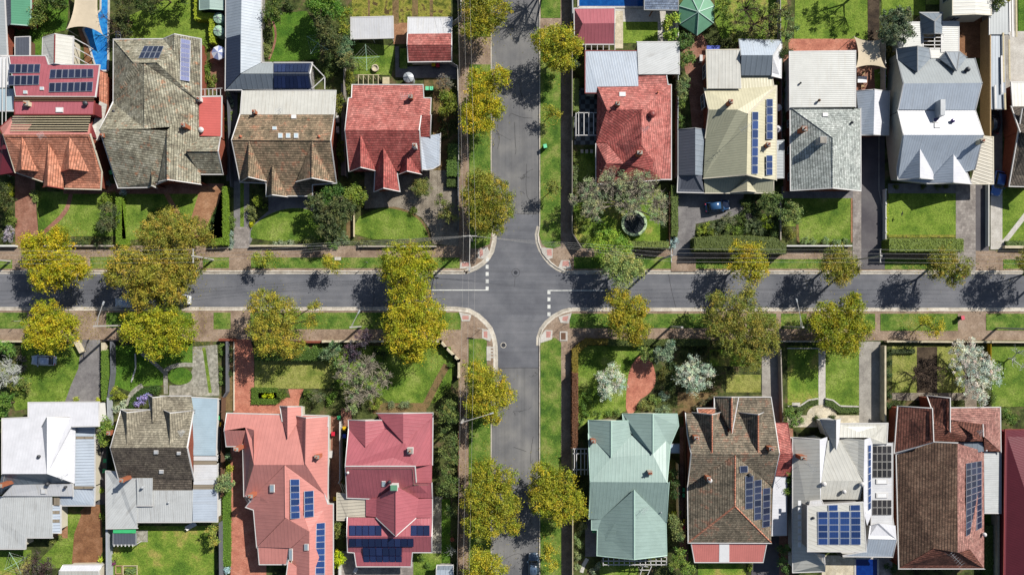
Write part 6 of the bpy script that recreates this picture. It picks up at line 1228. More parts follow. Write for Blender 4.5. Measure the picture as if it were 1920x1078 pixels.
# ---- trees in bud and blossom
bare_tree("large budding tree with grey twigs across the front of a red tiled house", [(1105, 358, 28), (1150, 346, 36), (1200, 352, 38), (1232, 380, 26), (1112, 392, 26), (1180, 388, 26), (1075, 375, 10), (1236, 410, 18)], 'bark_pale', 4.6, n=34, sub=8, tr=.24, col=K(182, 166, 116, 1.45), per=4.4, leaf=.16, base=(1165, 385))
bare_tree("white blossom tree beside the round brick patio", [(1147, 712, 24), (1138, 730, 22), (1160, 724, 20), (1130, 706, 16), (1150, 694, 14)], 'bark', 2.8, 'blossom_tree', 16, 5, .13, (.74, .74, .66, 1), 7.5, .15)
bare_tree("round white blossom tree with open centre on bare soil", [(1300, 684, 22), (1284, 706, 22), (1318, 704, 22), (1302, 716, 22), (1328, 694, 12), (1274, 694, 10)], 'bark', 3.0, 'blossom_tree', 16, 5, .13, (.68, .72, .62, 1), 7.5, .15)
bare_tree("big white blossom tree over the front wall of the red-brown tiled house", [(1800, 660, 26), (1830, 682, 32), (1822, 712, 30), (1852, 702, 26), (1836, 742, 16), (1790, 690, 14), (1816, 644, 14)], 'bark', 3.6, 'blossom_tree', 18, 5, .16, (.78, .74, .71, 1), 7, .16)
bare_tree("wide grey tree of crooked bare branches on the lawn path", [(650, 700, 28), (690, 690, 32), (718, 708, 24), (668, 740, 26), (695, 735, 22), (660, 765, 14), (640, 680, 12)], 'bark_pale', 3.6, n=34, sub=8, tr=.2, col=K(160, 156, 90), per=1.2, leaf=.2)
bare_tree("plum tree with dark purple leaves by the corner lamp pole", [(680, 634, 16), (664, 655, 20), (690, 626, 12), (668, 672, 14)], 'bark_dark', 3.0, 'plum_tree', 12, 4, .12, K(104, 78, 82), 5, .22)
bare_tree("silvery bare twigged tree at the edge above the white house", [(14, 690, 24), (6, 710, 22), (24, 704, 20), (-8, 694, 20), (36, 690, 10)], 'bark_silver', 2.8, n=34, sub=7, tr=.14)
bare_tree("grey-brown bare tree with shadowed trunk on the dry lawn", [(1722, 700, 22), (1752, 712, 22), (1740, 680, 16), (1764, 690, 14), (1738, 726, 14)], 'bark', 3.2, n=26, sub=7, tr=.16)
bare_tree("bare white-twigged tree at the edge of the shaded lawn", [(1912, 662, 20), (1902, 680, 12), (1920, 688, 12)], 'bark_silver', 2.8, n=12, sub=5, tr=.12)
bare_tree("dark purple-brown tree in bud near the white shed", [(62, 1052, 20), (88, 1060, 20), (74, 1078, 22), (48, 1072, 16)], 'bark_dark', 2.6, n=24, sub=6, tr=.14, col=K(104, 84, 70), per=1.2, leaf=.18)
bare_tree("spiky white bare shrub in the side garden of the crimson house", [(846, 1030, 16)], 'bark_silver', 1.2, 'bare_shrub', 26, 2, .07, cat='shrub')
bare_tree("fine grey-brown bare shrub above the spiky white one", [(846, 1000, 9)], 'bark', 1.2, 'bare_shrub', 16, 4, .06, cat='shrub')
bare_tree("grey bare tree hanging over the pale blue pool", [(206, 36, 14), (214, 56, 12), (192, 30, 12)], 'bark', 3.2, n=18, sub=5, tr=.1)
bare_tree("brown budding tree on patchy grass beside the gazebo", [(1400, 14, 28), (1432, 30, 28), (1446, 56, 24), (1412, 56, 22), (1384, 40, 16), (1464, 20, 20)], 'bark', 3.6, n=26, sub=6, tr=.18, col=K(150, 138, 66), per=2.2, leaf=.22)
bare_tree("grey budding tree against the green lawn's edge", [(1478, 30, 16), (1484, 56, 14), (1474, 72, 10)], 'bark', 3, n=16, sub=5, tr=.1, col=K(150, 150, 84), per=.8, leaf=.22)
bare_tree("olive spray tree casting striped shade on the right of the bright lawn", [(1620, -30, 24), (1650, -24, 26), (1600, -40, 22)], 'bark', 5, n=20, sub=6, tr=.18, col=K(120, 124, 60), per=1, leaf=.28)
bare_tree("pinkish bare shrub by the side boundary of the red tiled house", [(835, 150, 12), (828, 160, 9), (842, 160, 8)], 'bark', 1.8, 'bare_shrub', 20, 5, .07, col=K(150, 130, 104), per=.9, leaf=.16, cat='shrub')
bare_tree("twiggy grey bush in front of the salmon house", [(592, 742, 13), (602, 746, 11)], 'bark_pale', 1.6, 'bare_shrub', 22, 5, .06, col=K(120, 116, 76), per=1.2, leaf=.16, cat='shrub')
bare_tree("bare street tree at the top edge of the avenue's grass verge", [(1040, -60, 40), (1062, -30, 26), (1020, -34, 24), (1036, -14, 10)], 'bark_dark', 6.2, n=26, sub=7, tr=.22, base=(1040, -40))
bare_tree("twiggy green-grey tree by the fence at the bottom of the gravel drive", [(826, 376, 14), (838, 392, 14), (846, 408, 14), (832, 402, 12)], 'bark', 2.6, n=16, sub=5, tr=.1, col=K(140, 142, 70), per=1.0, leaf=.22)
# ---- shrubs
SH = [("pink and white flowering bush at the edge by the footpath", [(18, 436, 13), (14, 446, 9)], K(206, 170, 170)), ("green shrub clump behind the pink bush", [(16, 404, 12), (22, 416, 11), (14, 420, 9)], K(120, 140, 58)), ("yellow flowering shrub beside the dark edge tree", [(18, 350, 9), (22, 362, 6)], K(190, 168, 40)),
 ("white daisy bush in the dark corner by the orange gables", [(17, 326, 6)], K(190, 200, 180)), ("white flowering bush beside the mossy house's front corner", [(231, 361, 6)], K(210, 220, 220)), ("pale shrub beside the orange tiled gutter end", [(204, 344, 8)], K(150, 136, 130)), ("round green shrub at the head of the clipped hedge", [(200, 374, 12), (210, 368, 9), (192, 378, 8)], K(130, 150, 46)), ("soft green shrub in the shaded drive edge", [(64, 366, 8), (66, 374, 6)], K(140, 160, 80)),
 ("row of dark shrubs along the front wall, first clump", [(112, 454, 8), (125, 452, 9)], K(84, 100, 52)), ("row of dark shrubs along the front wall, middle clump", [(142, 454, 9), (158, 453, 9)], K(92, 110, 60)), ("row of dark shrubs along the front wall, last clump", [(182, 456, 9), (200, 455, 9)], K(100, 116, 70)),
 ("yellow-flowered shrub clump in the mossy house's lawn", [(282, 404, 9), (300, 398, 9), (316, 394, 9)], K(160, 136, 56)), ("dark groundcover shrub inside the clipped hedge", [(404, 412, 10), (404, 430, 10), (408, 396, 8)], K(60, 96, 44)), ("green climber by the path edge", [(435, 412, 8), (436, 424, 6)], K(110, 140, 60)), ("blue-grey shrub edging the brick pier", [(434, 440, 5), (434, 452, 5), (433, 462, 4)], K(168, 186, 180)),
 ("clipped yellow-green ball shrub by the strip drive", [(484, 376, 13), (490, 384, 9)], K(142, 138, 42)), ("mottled round shrub below the yellow-green ball", [(470, 394, 12), (472, 406, 10)], K(140, 144, 84)), ("tiny yellow shrub at the drive bend", [(472, 420, 3.5)], K(206, 180, 30)), ("pale green roundish shrub hanging over the front wall", [(584, 452, 13), (576, 458, 8), (594, 458, 8)], K(140, 150, 84)), ("blue flowering shrub below the spreading tree", [(640, 442, 11), (632, 452, 8), (648, 450, 7)], K(120, 144, 104)), ("bright green low shrub at the wall's end", [(620, 458, 8), (628, 462, 6)], K(110, 160, 66)), ("low silver plants along the front bed", [(530, 457, 7), (545, 456, 6), (516, 458, 6)], K(170, 176, 150)), ("olive low shrub along the red house's front bed", [(676, 456, 9), (690, 456, 9)], K(120, 124, 62)), ("green shrubs beside the red tiled house wall", [(636, 286, 12), (640, 270, 10), (642, 298, 8)], K(120, 140, 46)),
 ("clipped square dark shrub on the corner of the curved lawn", [(775, 396, 8), (771, 400, 6)], K(96, 116, 36)), ("leafy shrub hiding the water tank's garden", [(842, 178, 10)], K(150, 160, 50)), ("shrubs round the outbuilding's side, upper clump", [(496, 66, 11), (504, 76, 9)], K(110, 124, 60)), ("shrubs round the outbuilding's side, lower clump", [(498, 88, 10), (502, 100, 9), (490, 80, 7)], K(160, 164, 84)), ("yellow-green shrub against the outbuilding wall", [(496, 28, 8), (494, 40, 8)], K(170, 170, 60)),
 ("green shrub at the pergola frame's end", [(618, 140, 10), (610, 132, 7)], K(120, 140, 60)), ("tall yellow-green shrub on the boundary by the raised frame", [(654, 142, 11), (652, 156, 10), (656, 168, 8)], K(146, 150, 50)), ("shrubs beside the umbrella on the mossy house's side, upper", [(386, 88, 9), (384, 98, 8)], K(120, 150, 50)), ("shrubs beside the umbrella on the mossy house's side, middle", [(386, 122, 10), (388, 136, 10)], K(104, 140, 46)), ("shrubs beside the umbrella on the mossy house's side, lower", [(390, 150, 9), (400, 148, 8), (398, 160, 6)], K(140, 156, 60)), ("small round shrub in the dark shed corner", [(22, 90, 4.5)], K(110, 140, 50)),
 ("white flowered climber on the side fence", [(428, 176, 6), (430, 188, 6), (432, 198, 5)], K(180, 190, 160)), ("narrow green climber on the side fence", [(430, 212, 6), (428, 226, 6), (429, 240, 6)], K(130, 156, 60)), ("white flowering shrub by the hedge and pole", [(1262, 452, 12), (1258, 458, 8)], K(210, 204, 190)), ("mixed shrub bed before the dark blue car, brown clump", [(1340, 428, 15), (1352, 420, 12)], K(130, 124, 80)), ("mixed shrub bed before the dark blue car, clipped ball", [(1365, 424, 12)], K(150, 150, 70)), ("mixed shrub bed before the dark blue car, yellow-green clump", [(1326, 428, 11), (1334, 434, 10), (1316, 434, 9)], K(160, 176, 60)), ("mixed shrub bed before the dark blue car, pinkish clump", [(1362, 410, 14), (1374, 414, 11)], K(150, 132, 96)), ("mixed shrub bed before the dark blue car, grey-green dome", [(1412, 424, 18), (1424, 430, 11)], K(128, 144, 100)), ("bright lime dome shrub in the mixed bed", [(1437, 417, 15)], K(170, 190, 40)), ("mixed shrub bed, purple-brown dome", [(1406, 406, 12)], K(120, 100, 90)), ("mixed shrub bed, green clump near the car's bonnet", [(1390, 410, 14), (1404, 390, 14)], K(110, 130, 60)), ("mixed shrub bed, lower green clump", [(1382, 434, 11), (1394, 432, 10)], K(130, 160, 60)), ("mixed shrub bed, dark clump in the house's shade", [(1416, 392, 14), (1398, 376, 12)], K(70, 100, 50)), ("shaded shrub by the wall beyond the lime dome", [(1452, 424, 10), (1450, 436, 9)], K(90, 120, 60)),
 ("dry yellow bush inside the low wall", [(1478, 432, 10), (1486, 440, 8)], K(160, 140, 60)), ("white flowering bed along the front wall, first clump", [(1508, 452, 8), (1524, 453, 8)], K(140, 164, 110)), ("white flowering bed along the front wall, last clump", [(1548, 453, 8), (1570, 452, 8), (1586, 452, 6)], K(150, 174, 120)), ("climbing shrub by the side passage of the cream house", [(1466, 225, 8), (1470, 212, 7), (1468, 240, 6)], K(110, 140, 90)), ("small green shrub by the two round parasols", [(1462, 158, 6)], K(140, 180, 80)), ("shrubs along the brick side path, upper", [(1282, 186, 9), (1278, 198, 8)], K(150, 150, 70)), ("shrubs along the brick side path, lower", [(1276, 222, 8), (1278, 236, 8)], K(110, 146, 70)), ("potted clipped shrub before the white house", [(1680, 350, 4)], K(110, 120, 50)), ("clipped shrub by the white house door", [(1730, 349, 5)], K(96, 104, 40)), ("clipped shrub under the white house window", [(1759, 349, 6), (1775, 347, 6)], K(100, 110, 44)), ("round dark shrub on the brick parking", [(1773, 11, 5)], K(60, 80, 30)),
 ("small clipped shrubs along the checkered patio", [(1079, 290, 6), (1079, 302, 6)], K(120, 130, 60)), ("grey shrubs along the avenue fence", [(1079, 318, 7), (1078, 332, 7), (1079, 346, 6)], K(150, 144, 90)), ("white-flowered shrub by the pale garden ornament", [(1078, 114, 7), (1082, 122, 5)], K(120, 140, 110)), ("tall green shrub in the shaded front by the budding tree", [(1088, 408, 12), (1100, 420, 10)], K(140, 160, 70)),
 ("leafy shrub among the ivy hedge by the grey drive", [(216, 735, 13), (226, 742, 10)], K(160, 166, 50)), ("purple flowering shrub before the tan gables", [(266, 748, 9), (276, 742, 7), (258, 756, 6)], K(196, 160, 206)), ("white flowering shrub at the side path", [(226, 762, 9), (218, 768, 8), (232, 756, 6)], K(200, 206, 180)), ("dark green shrub behind the purple flowers", [(286, 732, 8), (296, 730, 7)], K(70, 110, 50)), ("shrub row beside the flagstone drive, first", [(416, 650, 5), (417, 660, 5)], K(120, 150, 60)), ("shrub row beside the flagstone drive, second", [(416, 690, 5), (416, 704, 5), (417, 718, 5)], K(120, 150, 70)), ("yellow plants in pots by the white house, first", [(111, 751, 4)], K(150, 150, 50)), ("yellow plants in pots by the white house, second", [(143, 749, 5.5)], K(160, 166, 60)), ("yellow flower pot at the drive's end", [(185, 750, 5)], K(220, 190, 50)),
 ("yellow ball shrub inside the box hedge, first", [(495, 742.5, 5)], K(220, 204, 30)), ("yellow ball shrub inside the box hedge, second", [(507.5, 742.5, 5)], K(226, 208, 36)), ("large clipped ball shrub at the box hedge's corner", [(529, 739, 11), (529, 739, 8)], K(96, 120, 40)), ("large clipped ball shrub across the brick path", [(579, 741, 12), (576, 738, 8)], K(96, 120, 40)), ("green shrub clump beside the twiggy grey bush", [(617, 750, 10), (624, 742, 9)], K(110, 150, 50)), ("light green plants along the hedge by the brick wall", [(560, 650, 7), (575, 650, 7), (592, 651, 7)], K(120, 160, 70)), ("low clipped shrub before the crimson gables", [(736, 759, 8), (752, 758, 8), (764, 759, 7)], K(140, 150, 110)), ("soft green shrub at the foot of the grey bare tree", [(702, 758, 12), (712, 750, 8)], K(150, 160, 60)), ("round pale bush beside the salmon house's side lawn", [(428, 856, 7)], K(150, 186, 140)), ("yellow bush beside the pale round tree", [(430, 878, 7), (426, 886, 5)], K(190, 176, 60)), ("white flowering shrub at the lawn strip's end", [(426, 1068, 7)], K(206, 206, 200)), ("magenta shrub in the vegetable corner", [(212, 1056, 5)], K(150, 70, 100)), ("green vegetables in a timber bed", [(240, 1068, 9), (250, 1070, 7)], K(120, 150, 90)), ("yellow-green shrub by the back garden fence", [(210, 1046, 8), (218, 1042, 6)], K(150, 170, 70)), ("small yellow shrub along the brick drive, first", [(191, 918, 4)], K(190, 186, 70)), ("small yellow shrub along the brick drive, second", [(191, 967, 4.5)], K(176, 166, 60)), ("yellow shrub at the white shed's corner", [(191, 1064, 6), (190, 1048, 4)], K(200, 190, 60)),
 ("shrubs beside the mint house's front lawn", [(1120, 778, 8), (1140, 776, 7), (1158, 772, 7)], K(110, 146, 60)), ("yellow-green fan shrub beside the mint gable", [(1205, 758, 11), (1220, 762, 10)], K(150, 154, 80)), ("blue-grey shrub beyond the round patio", [(1246, 745, 7), (1240, 738, 5)], K(150, 176, 160)), ("pale shrub against the mint house wall", [(1248, 768, 9), (1236, 770, 7)], K(150, 170, 130)), ("brown-orange shrub in the bed beyond the patio", [(1243, 696, 9), (1240, 710, 7)], K(130, 110, 50)), ("long bed of white flowers by the mint drive, first", [(1084, 1005, 8), (1086, 1022, 8)], K(140, 164, 100)), ("long bed of white flowers by the mint drive, second", [(1084, 1044, 8), (1082, 1062, 9)], K(160, 170, 120)), ("pale leafed shrub by the mint house's avenue corner", [(1094, 982, 9), (1090, 990, 7)], K(160, 164, 110)), ("white flower shrub near the stepping stones", [(1120, 1058, 6), (1112, 1070, 7)], K(170, 176, 150)), ("yellow shrub along the mint boundary", [(1262, 966, 8), (1270, 960, 6)], K(200, 190, 70)), ("shrub at the verandah's garden corner", [(1405, 1064, 8), (1404, 1054, 5)], K(130, 150, 50)), ("green shrub at the foot of the white patio", [(1496, 776, 8), (1502, 788, 7)], K(130, 164, 90)), ("dark shrub by the front step of the white house", [(1530, 783, 5), (1560, 782, 5)], K(80, 100, 50)), ("ivy clump on the shared fence, upper", [(1666, 664, 6), (1667, 680, 6)], K(60, 90, 50)), ("ivy clump on the shared fence, lower", [(1666, 700, 6), (1667, 760, 7), (1668, 744, 6)], K(70, 104, 60)), ("round dark shrub beneath the blossom tree", [(1802, 755, 8), (1680, 755, 7)], K(80, 96, 50)), ("green shrub at the white blossom's wall end", [(1858, 752, 8), (1862, 742, 6)], K(110, 140, 60)),
 ("dark shrub thicket under the olive tree by the outbuilding lawn", [(606, 112, 13), (618, 104, 11), (612, 124, 9)], K(80, 104, 50)),
 ("shaded shrub by the outbuilding's pergola frame", [(600, 128, 8), (626, 132, 8)], K(96, 116, 56)),
 ("dark shrub at the top edge beside the grey pond stones", [(536, 6, 10), (546, 14, 8)], K(72, 96, 44)),
 ("leafy shrub between the hoist lawn and boundary tree row", [(664, 74, 8), (660, 66, 8)], K(110, 130, 60)),
 ("olive shrub below the bushy green side-garden tree", [(828, 226, 11), (838, 236, 9)], K(120, 116, 66)),
 ("shaded shrub beside the white porch roof", [(834, 256, 8), (830, 246, 7)], K(84, 100, 50)),
 ("dry brush shrub behind the cream house's rear gable", [(1372, 76, 11), (1386, 66, 10), (1356, 80, 9)], K(132, 122, 70)),
 ("yellow-brown shrub at the foot of the grey-green thick tree", [(1664, 92, 9), (1670, 104, 8)], K(150, 124, 66)),
 ("grey shrub strip against the rendered side wall", [(1672, 120, 7), (1674, 134, 6)], K(128, 116, 80)),
 ("narrow green shrub in the passage by the ribbed white roof", [(1473, 140, 6), (1472, 160, 7), (1473, 180, 6)], K(84, 120, 56)),
 ("dark green shrub in the passage by the silver tiles", [(1472, 262, 6), (1474, 286, 6)], K(72, 100, 48)),
 ("brown brush shrub before the mottled tiled house's first gable", [(1320, 756, 9), (1334, 748, 8), (1306, 764, 8)], K(124, 108, 74)),
 ("dark shrub on bare soil above the round blossom tree", [(1320, 658, 10), (1342, 664, 9), (1300, 656, 8)], K(70, 84, 42)),
 ("deep green shrub below the blue-green spiky tree", [(1260, 684, 9), (1264, 704, 9), (1258, 724, 8)], K(64, 96, 46)),
 ("green shrub on the lawn's edge below the patio blossom tree", [(1100, 738, 11), (1112, 756, 10), (1094, 760, 9)], K(92, 136, 50)),
 ("green shrub at the mint house's first gable corner", [(1096, 776, 8), (1090, 790, 7)], K(96, 140, 52)),
 ("yellow-green shrub among the mint front bed", [(1232, 752, 8), (1222, 744, 7)], K(150, 150, 72)),
 ("pinkish dry shrub by the silvery twigged tree", [(38, 672, 9), (40, 690, 8)], K(150, 120, 110)),
 ("green shrub below the silvery twigged tree", [(44, 724, 10), (36, 734, 9)], K(130, 160, 66)),
 ("dark shrub between the dry lawn's hedge and the bare grey tree", [(622, 690, 9), (632, 706, 9), (624, 722, 8)], K(76, 104, 46)),
 ("shaded shrub under the plum tree", [(706, 660, 9), (720, 668, 8)], K(60, 84, 44)),
 ("small green shrub by the zigzag corner wall", [(838, 664, 7), (846, 684, 7)], K(90, 130, 50)),
 ("olive shrub at the foot of the zigzag wall's lawn", [(838, 730, 9), (846, 744, 8)], K(96, 112, 50)),
 ("green creeper shrub along the flagstone drive's dark fence", [(432, 655, 5), (433, 676, 5), (432, 700, 5)], K(96, 96, 50)),
 ("pale shrub in the white house's rear courtyard", [(100, 1012, 6), (112, 1006, 5)], K(140, 146, 70)),
 ("green shrub on the terrace behind the crimson house", [(790, 1044, 8), (800, 1058, 7)], K(100, 140, 54)),
 ("dark green shrub at the edge by the red-brown roof's lane", [(1676, 1070, 7), (1664, 1062, 6)], K(60, 96, 48)),
 ("small yellow-green shrub beside the ribbed garage roof", [(1664, 182, 4), (1665, 194, 4)], K(140, 150, 60)),
 ("olive shrub by the checkered patio's lower hedge", [(1083, 362, 8), (1086, 348, 7)], K(120, 130, 70)),
 ("leafy shrub at the shaded corner behind the trampoline lawn", [(1100, 444, 10), (1116, 436, 9), (1092, 430, 8)], K(110, 136, 56))]
for lb, lo, c in SH: shrub(lb, lo, c)
# ---- hedges
HG = K(120, 158, 40, 1.25)
hedge("bright green clipped hedge between orange gabled and mossy houses", [(217, 370), (228, 370), (228, 448), (236, 448), (236, 459), (217, 459)], 1.5, HG); hedge("bright green clipped hedge beside the wide brick drive", [(417, 350), (425, 350), (426, 459), (393, 459), (393, 448), (417, 446)], 1.4, HG)
hedge("yellow-green stepped hedge round the green tanks", [(364, -20), (376, -20), (378, 25), (402, 25), (402, 80), (393, 80), (392, 37), (364, 36)], 1.5, K(196, 184, 50, 1.3)); hedge("long clipped green hedge along the upper footpath behind the golden tree", [(1302, 446), (1340, 443), (1400, 442), (1455, 446), (1474, 460), (1474, 476), (1400, 470), (1302, 469)], 2.7, K(110, 126, 54, 1.15))
hedge("clipped green hedge below the bright square lawn", rect(1668, 448, 1807, 471), 2.7, K(128, 150, 50, 1.25)); hedge("tall clipped hedge beside the cream house's drive", rect(1259, 348, 1271, 442), 1.8, K(110, 132, 56, 1.2)); hedge("clipped hedge along the front of the trampoline lawn", rect(1180, 453, 1254, 464), 2.2, K(140, 154, 72, 1.2)); hedge("low green hedge at the front wall of the edge garden", rect(1888, 452, 1990, 461), .8, K(100, 130, 50))
hedge("green square hedge beside the avenue fence, upper block", rect(840, 270, 860, 298), 1.4, K(96, 130, 50)); hedge("green square hedge beside the avenue fence, middle block", rect(838, 300, 860, 330), 1.4, K(90, 128, 48)); hedge("small dark square hedge beside the avenue fence", rect(838, 336, 858, 350), 1.0, K(80, 104, 44)); hedge("narrow olive hedge beside the checkered patio", rect(1073, 148, 1085, 208), 1.6, K(146, 144, 66))
hedge("dark green hedge band behind the brick front wall", rect(476, 655, 612, 675), 1.3, K(80, 116, 44)); hedge("square box hedge with two yellow balls inside", [(471, 727), (520, 727), (520, 736), (484, 736), (484, 747), (514, 747), (522, 744), (526, 750), (518, 758), (471, 758)], .45, K(92, 126, 40)); hedge("ivy hedge between grey drive and fence", rect(190, 657, 205, 750), 1.2, K(110, 150, 50)); hedge("narrow green hedge beside the salmon house's side fence", rect(418, 920, 432, 1060), .5, K(100, 146, 46)); hedge("red-brown hedge along the avenue path by the mint house", rect(1073, 700, 1083, 840), 2.0, K(140, 84, 56)); hedge("orange-brown hedge round the corner southeast of the crossroads", [(1073, 656), (1098, 636), (1140, 636), (1140, 645), (1102, 646), (1083, 662), (1083, 700), (1073, 700)], 1.3, K(160, 122, 46)); hedge("dark green hedge along the lower footpath under the broad olive tree", rect(1140, 637, 1330, 648), 1.3, K(96, 112, 48))
hedge("curved box hedge before the white house's patio, first side", [(1477, 762), (1500, 762), (1518, 750), (1534, 750), (1534, 758), (1520, 760), (1506, 770), (1477, 770)], .5, K(90, 110, 50)); hedge("curved box hedge before the white house's patio, second side", [(1548, 750), (1562, 752), (1578, 764), (1610, 764), (1610, 773), (1574, 774), (1558, 762), (1548, 760)], .5, K(90, 116, 50)); hedge("curved dark hedge beside the purple flowers", [(240, 765), (244, 748), (262, 730), (292, 722), (294, 730), (266, 740), (250, 756), (248, 768)], .6, K(60, 96, 40)); hedge("low flowering hedge along the bright square lawn", rect(1662, 376, 1666, 440), .5, K(190, 180, 40)); hedge("narrow shaded hedge along the lane to the end house", rect(1848, 985, 1862, 1100), 1.2, K(80, 104, 40)); hedge("thin yellow-green hedge at the front of the twin lawns", rect(1672, 655, 1716, 662), .7, K(80, 96, 50))

# ---- fallen leaves under the street trees, in gutters and on the verges
RN.seed(5); pos = []
for lb, lo, c, gr, kw in ST:
    if kw.get('name') == 'garden_tree': continue
    for x, y, r in lo:
        p = P(x, y, 5); k = int(r * 5); a = RN.uniform(0, 6.28, k); d = r / S * 1.5 * np.sqrt(RN.uniform(0, 1, k))
        for u, v in zip(p.x + d * np.cos(a), p.y + d * np.sin(a)):
            q = pix((u, v, 0)); road = 506 < q[1] < 584 or 926 < q[0] < 1007
            if road and RN.uniform() < .86 and not (min(abs(q[1] - 510), abs(q[1] - 580)) < 4 or min(abs(q[0] - 922), abs(q[0] - 1011)) < 4): continue
            pos.append((u, v, (.05 if road else .2) + RN.uniform(0, .01)))
pos = np.array(pos); V, F = leaf_quads(pos, .15, 4.0); o = link('fallen_leaves', np_mesh('fallen_leaves', V, F, RN.uniform(.2, .9, len(pos))), MATS['leaf']); o.color = K(196, 160, 60, 1.1); o["kind"] = "stuff"
# ================================================================ fences and walls
FN = [("white side fence along the avenue footpath by the red tiled house", [(845, 116), (858, 124), (860, 300)], 1.7, .1, 'steel_pole', {}), ("dark side fence along the avenue footpath by the gravel drive", [(859, 300), (859, 432)], 1.4, .1, 'fence_grey', dict(post=2.4)), ("white side fence at the top of the avenue", [(864, -60), (864, 30), (848, 42)], 1.7, .12, 'steel_pole', {}),
 ("dark grey fence between mossy house and outbuilding", [(424, -60), (424, 70)], 1.8, .1, 'galvanised', {}), ("grey fence between mossy and rust tiled houses", [(426, 180), (432, 350)], 1.6, .08, 'fence_grey', {}), ("timber fence between rust and red tiled houses", [(644, 90), (645, 200), (648, 330)], 1.7, .1, 'timber_grey', {}), ("low timber fence between the two curved lawns", [(663, 394), (663, 444)], .9, .1, 'timber_pale', {}),
 ("pale grey side wall beside the deep blue pool", [(1073, -60), (1074, 26), (1078, 30)], 1.9, .18, 'galvanised', {}), ("white wall between pool paving and gazebo", [(1272, -60), (1272, 80)], 1.9, .16, 'render_white', {}), ("pale fence between red tiled and cream houses", [(1272, 140), (1270, 330)], 1.8, .1, 'galvanised', dict(post=2.4)), ("white fence down the back lawn beside the budding trees", [(1463, -60), (1464, 76)], 1.7, .08, 'steel_pole', {}), ("grey fence between the cream house and silver tiles", [(1466, 100), (1466, 270)], 1.7, .08, 'fence_grey', {}), ("white post fence beside the shade sail paving", [(1660, 70), (1660, 168)], 1.7, .1, 'steel_pole', dict(post=2.2)), ("white low fence along the dark asphalt drive", [(1661, 356), (1661, 462)], 1.1, .14, 'render_white', dict(post=2.2)), ("thin wall between the cream house's bed and lawn", [(1464, 378), (1464, 450)], .9, .16, 'concrete_block', {}), ("tall ochre timber fence shading the brick parking", [(1857, 32), (1857, 262)], 2.6, .2, 'timber', {}), ("white wall beside the pale concrete drive", [(1854, 346), (1854, 462)], 1.0, .16, 'render_white', {}),
 ("dark metal fence between grey drive and shaded lawn", [(207, 640), (208, 700), (202, 745)], 1.6, .12, 'fence_grey', {}), ("corrugated grey fence between the white and tan tiled houses", [(201, 745), (203, 800)], 1.6, .14, 'galvanised', {}), ("green fence beside the brick drive and green bins", [(201, 830), (200, 884)], 1.7, .1, 'fence_green', {}), ("grey fence along the back lawn of the tan tiled house", [(200, 990), (201, 1120)], 1.7, .34, 'galvanised', {}), ("dark fence between back lawn and salmon house", [(411, 980), (412, 1120)], 1.8, .14, 'fence_grey', {}), ("black fence beside the flagstone drive", [(424, 640), (424, 735), (418, 745)], 1.5, .12, 'fence_grey', {}), ("long dark fence beside the sunroom roof", [(416, 745), (414, 930)], 1.7, .12, 'timber_dark', dict(post=2.4)), ("white edged fence between salmon and crimson houses", [(637, 790), (637, 900), (634, 906)], 1.8, .14, 'render_white', {}), ("white fence at the end of the salmon house's lane", [(636, 1040), (635, 1120)], 1.6, .14, 'render_white', {}), ("white low brick edge of the salmon drive", [(438.5, 640), (438.5, 770)], .35, .14, 'cream_trim', {}),
 ("dark fence along the avenue by the tall green row", [(860, 760), (859, 900), (858, 1120)], 1.6, .1, 'timber_dark', {}), ("tall grey fence shading the avenue path beside the red tiled house", [(1073, 96), (1073, 436)], 2.0, .12, 'timber_grey', {}), ("grey fence round the trampoline lawn's street corner", [(1073, 436), (1090, 464)], 1.7, .1, 'timber_grey', {}), ("pale fence along the avenue path by the mint house", [(1074, 842), (1074, 1120)], 2.0, .12, 'timber_pale', {}), ("white panel between the mint house and brick lane", [(1272, 870), (1273, 990)], 1.8, .1, 'timber_pale', {}), ("cream side fence between the concrete drive and twin lawns", [(1464, 655), (1468, 792)], 1.5, .16, 'concrete_block', {}), ("tan wall between the concrete drive and dry lawn", [(1660, 648), (1660, 790)], 1.7, .3, 'stone_cream', {}), ("thin yellow wire fence beside the big blossom tree", [(1858, 645), (1858, 700)], 1.1, .05, 'plastic_yellow', {}), ("dark fence beside the mossy gabled house's drive", [(1286, 800), (1286, 1040)], 1.7, .08, 'timber_dark', {}), ("brown fence at the lane beside the white house", [(1486, 830), (1486, 1100)], 1.7, .1, 'timber_dark', {}), ("pale timber wall along the lane to the end house", [(1872, 965), (1872, 1120)], 1.8, .34, 'stone_cream', {}), ("pale fence between trampoline lawn and hedge", [(1256, 360), (1256, 462)], 1.5, .1, 'timber_dark', {})]
for lb, pts, hh, wd, m, kw in FN: fence(lb, pts, hh, wd, m, group="garden fences", **kw)
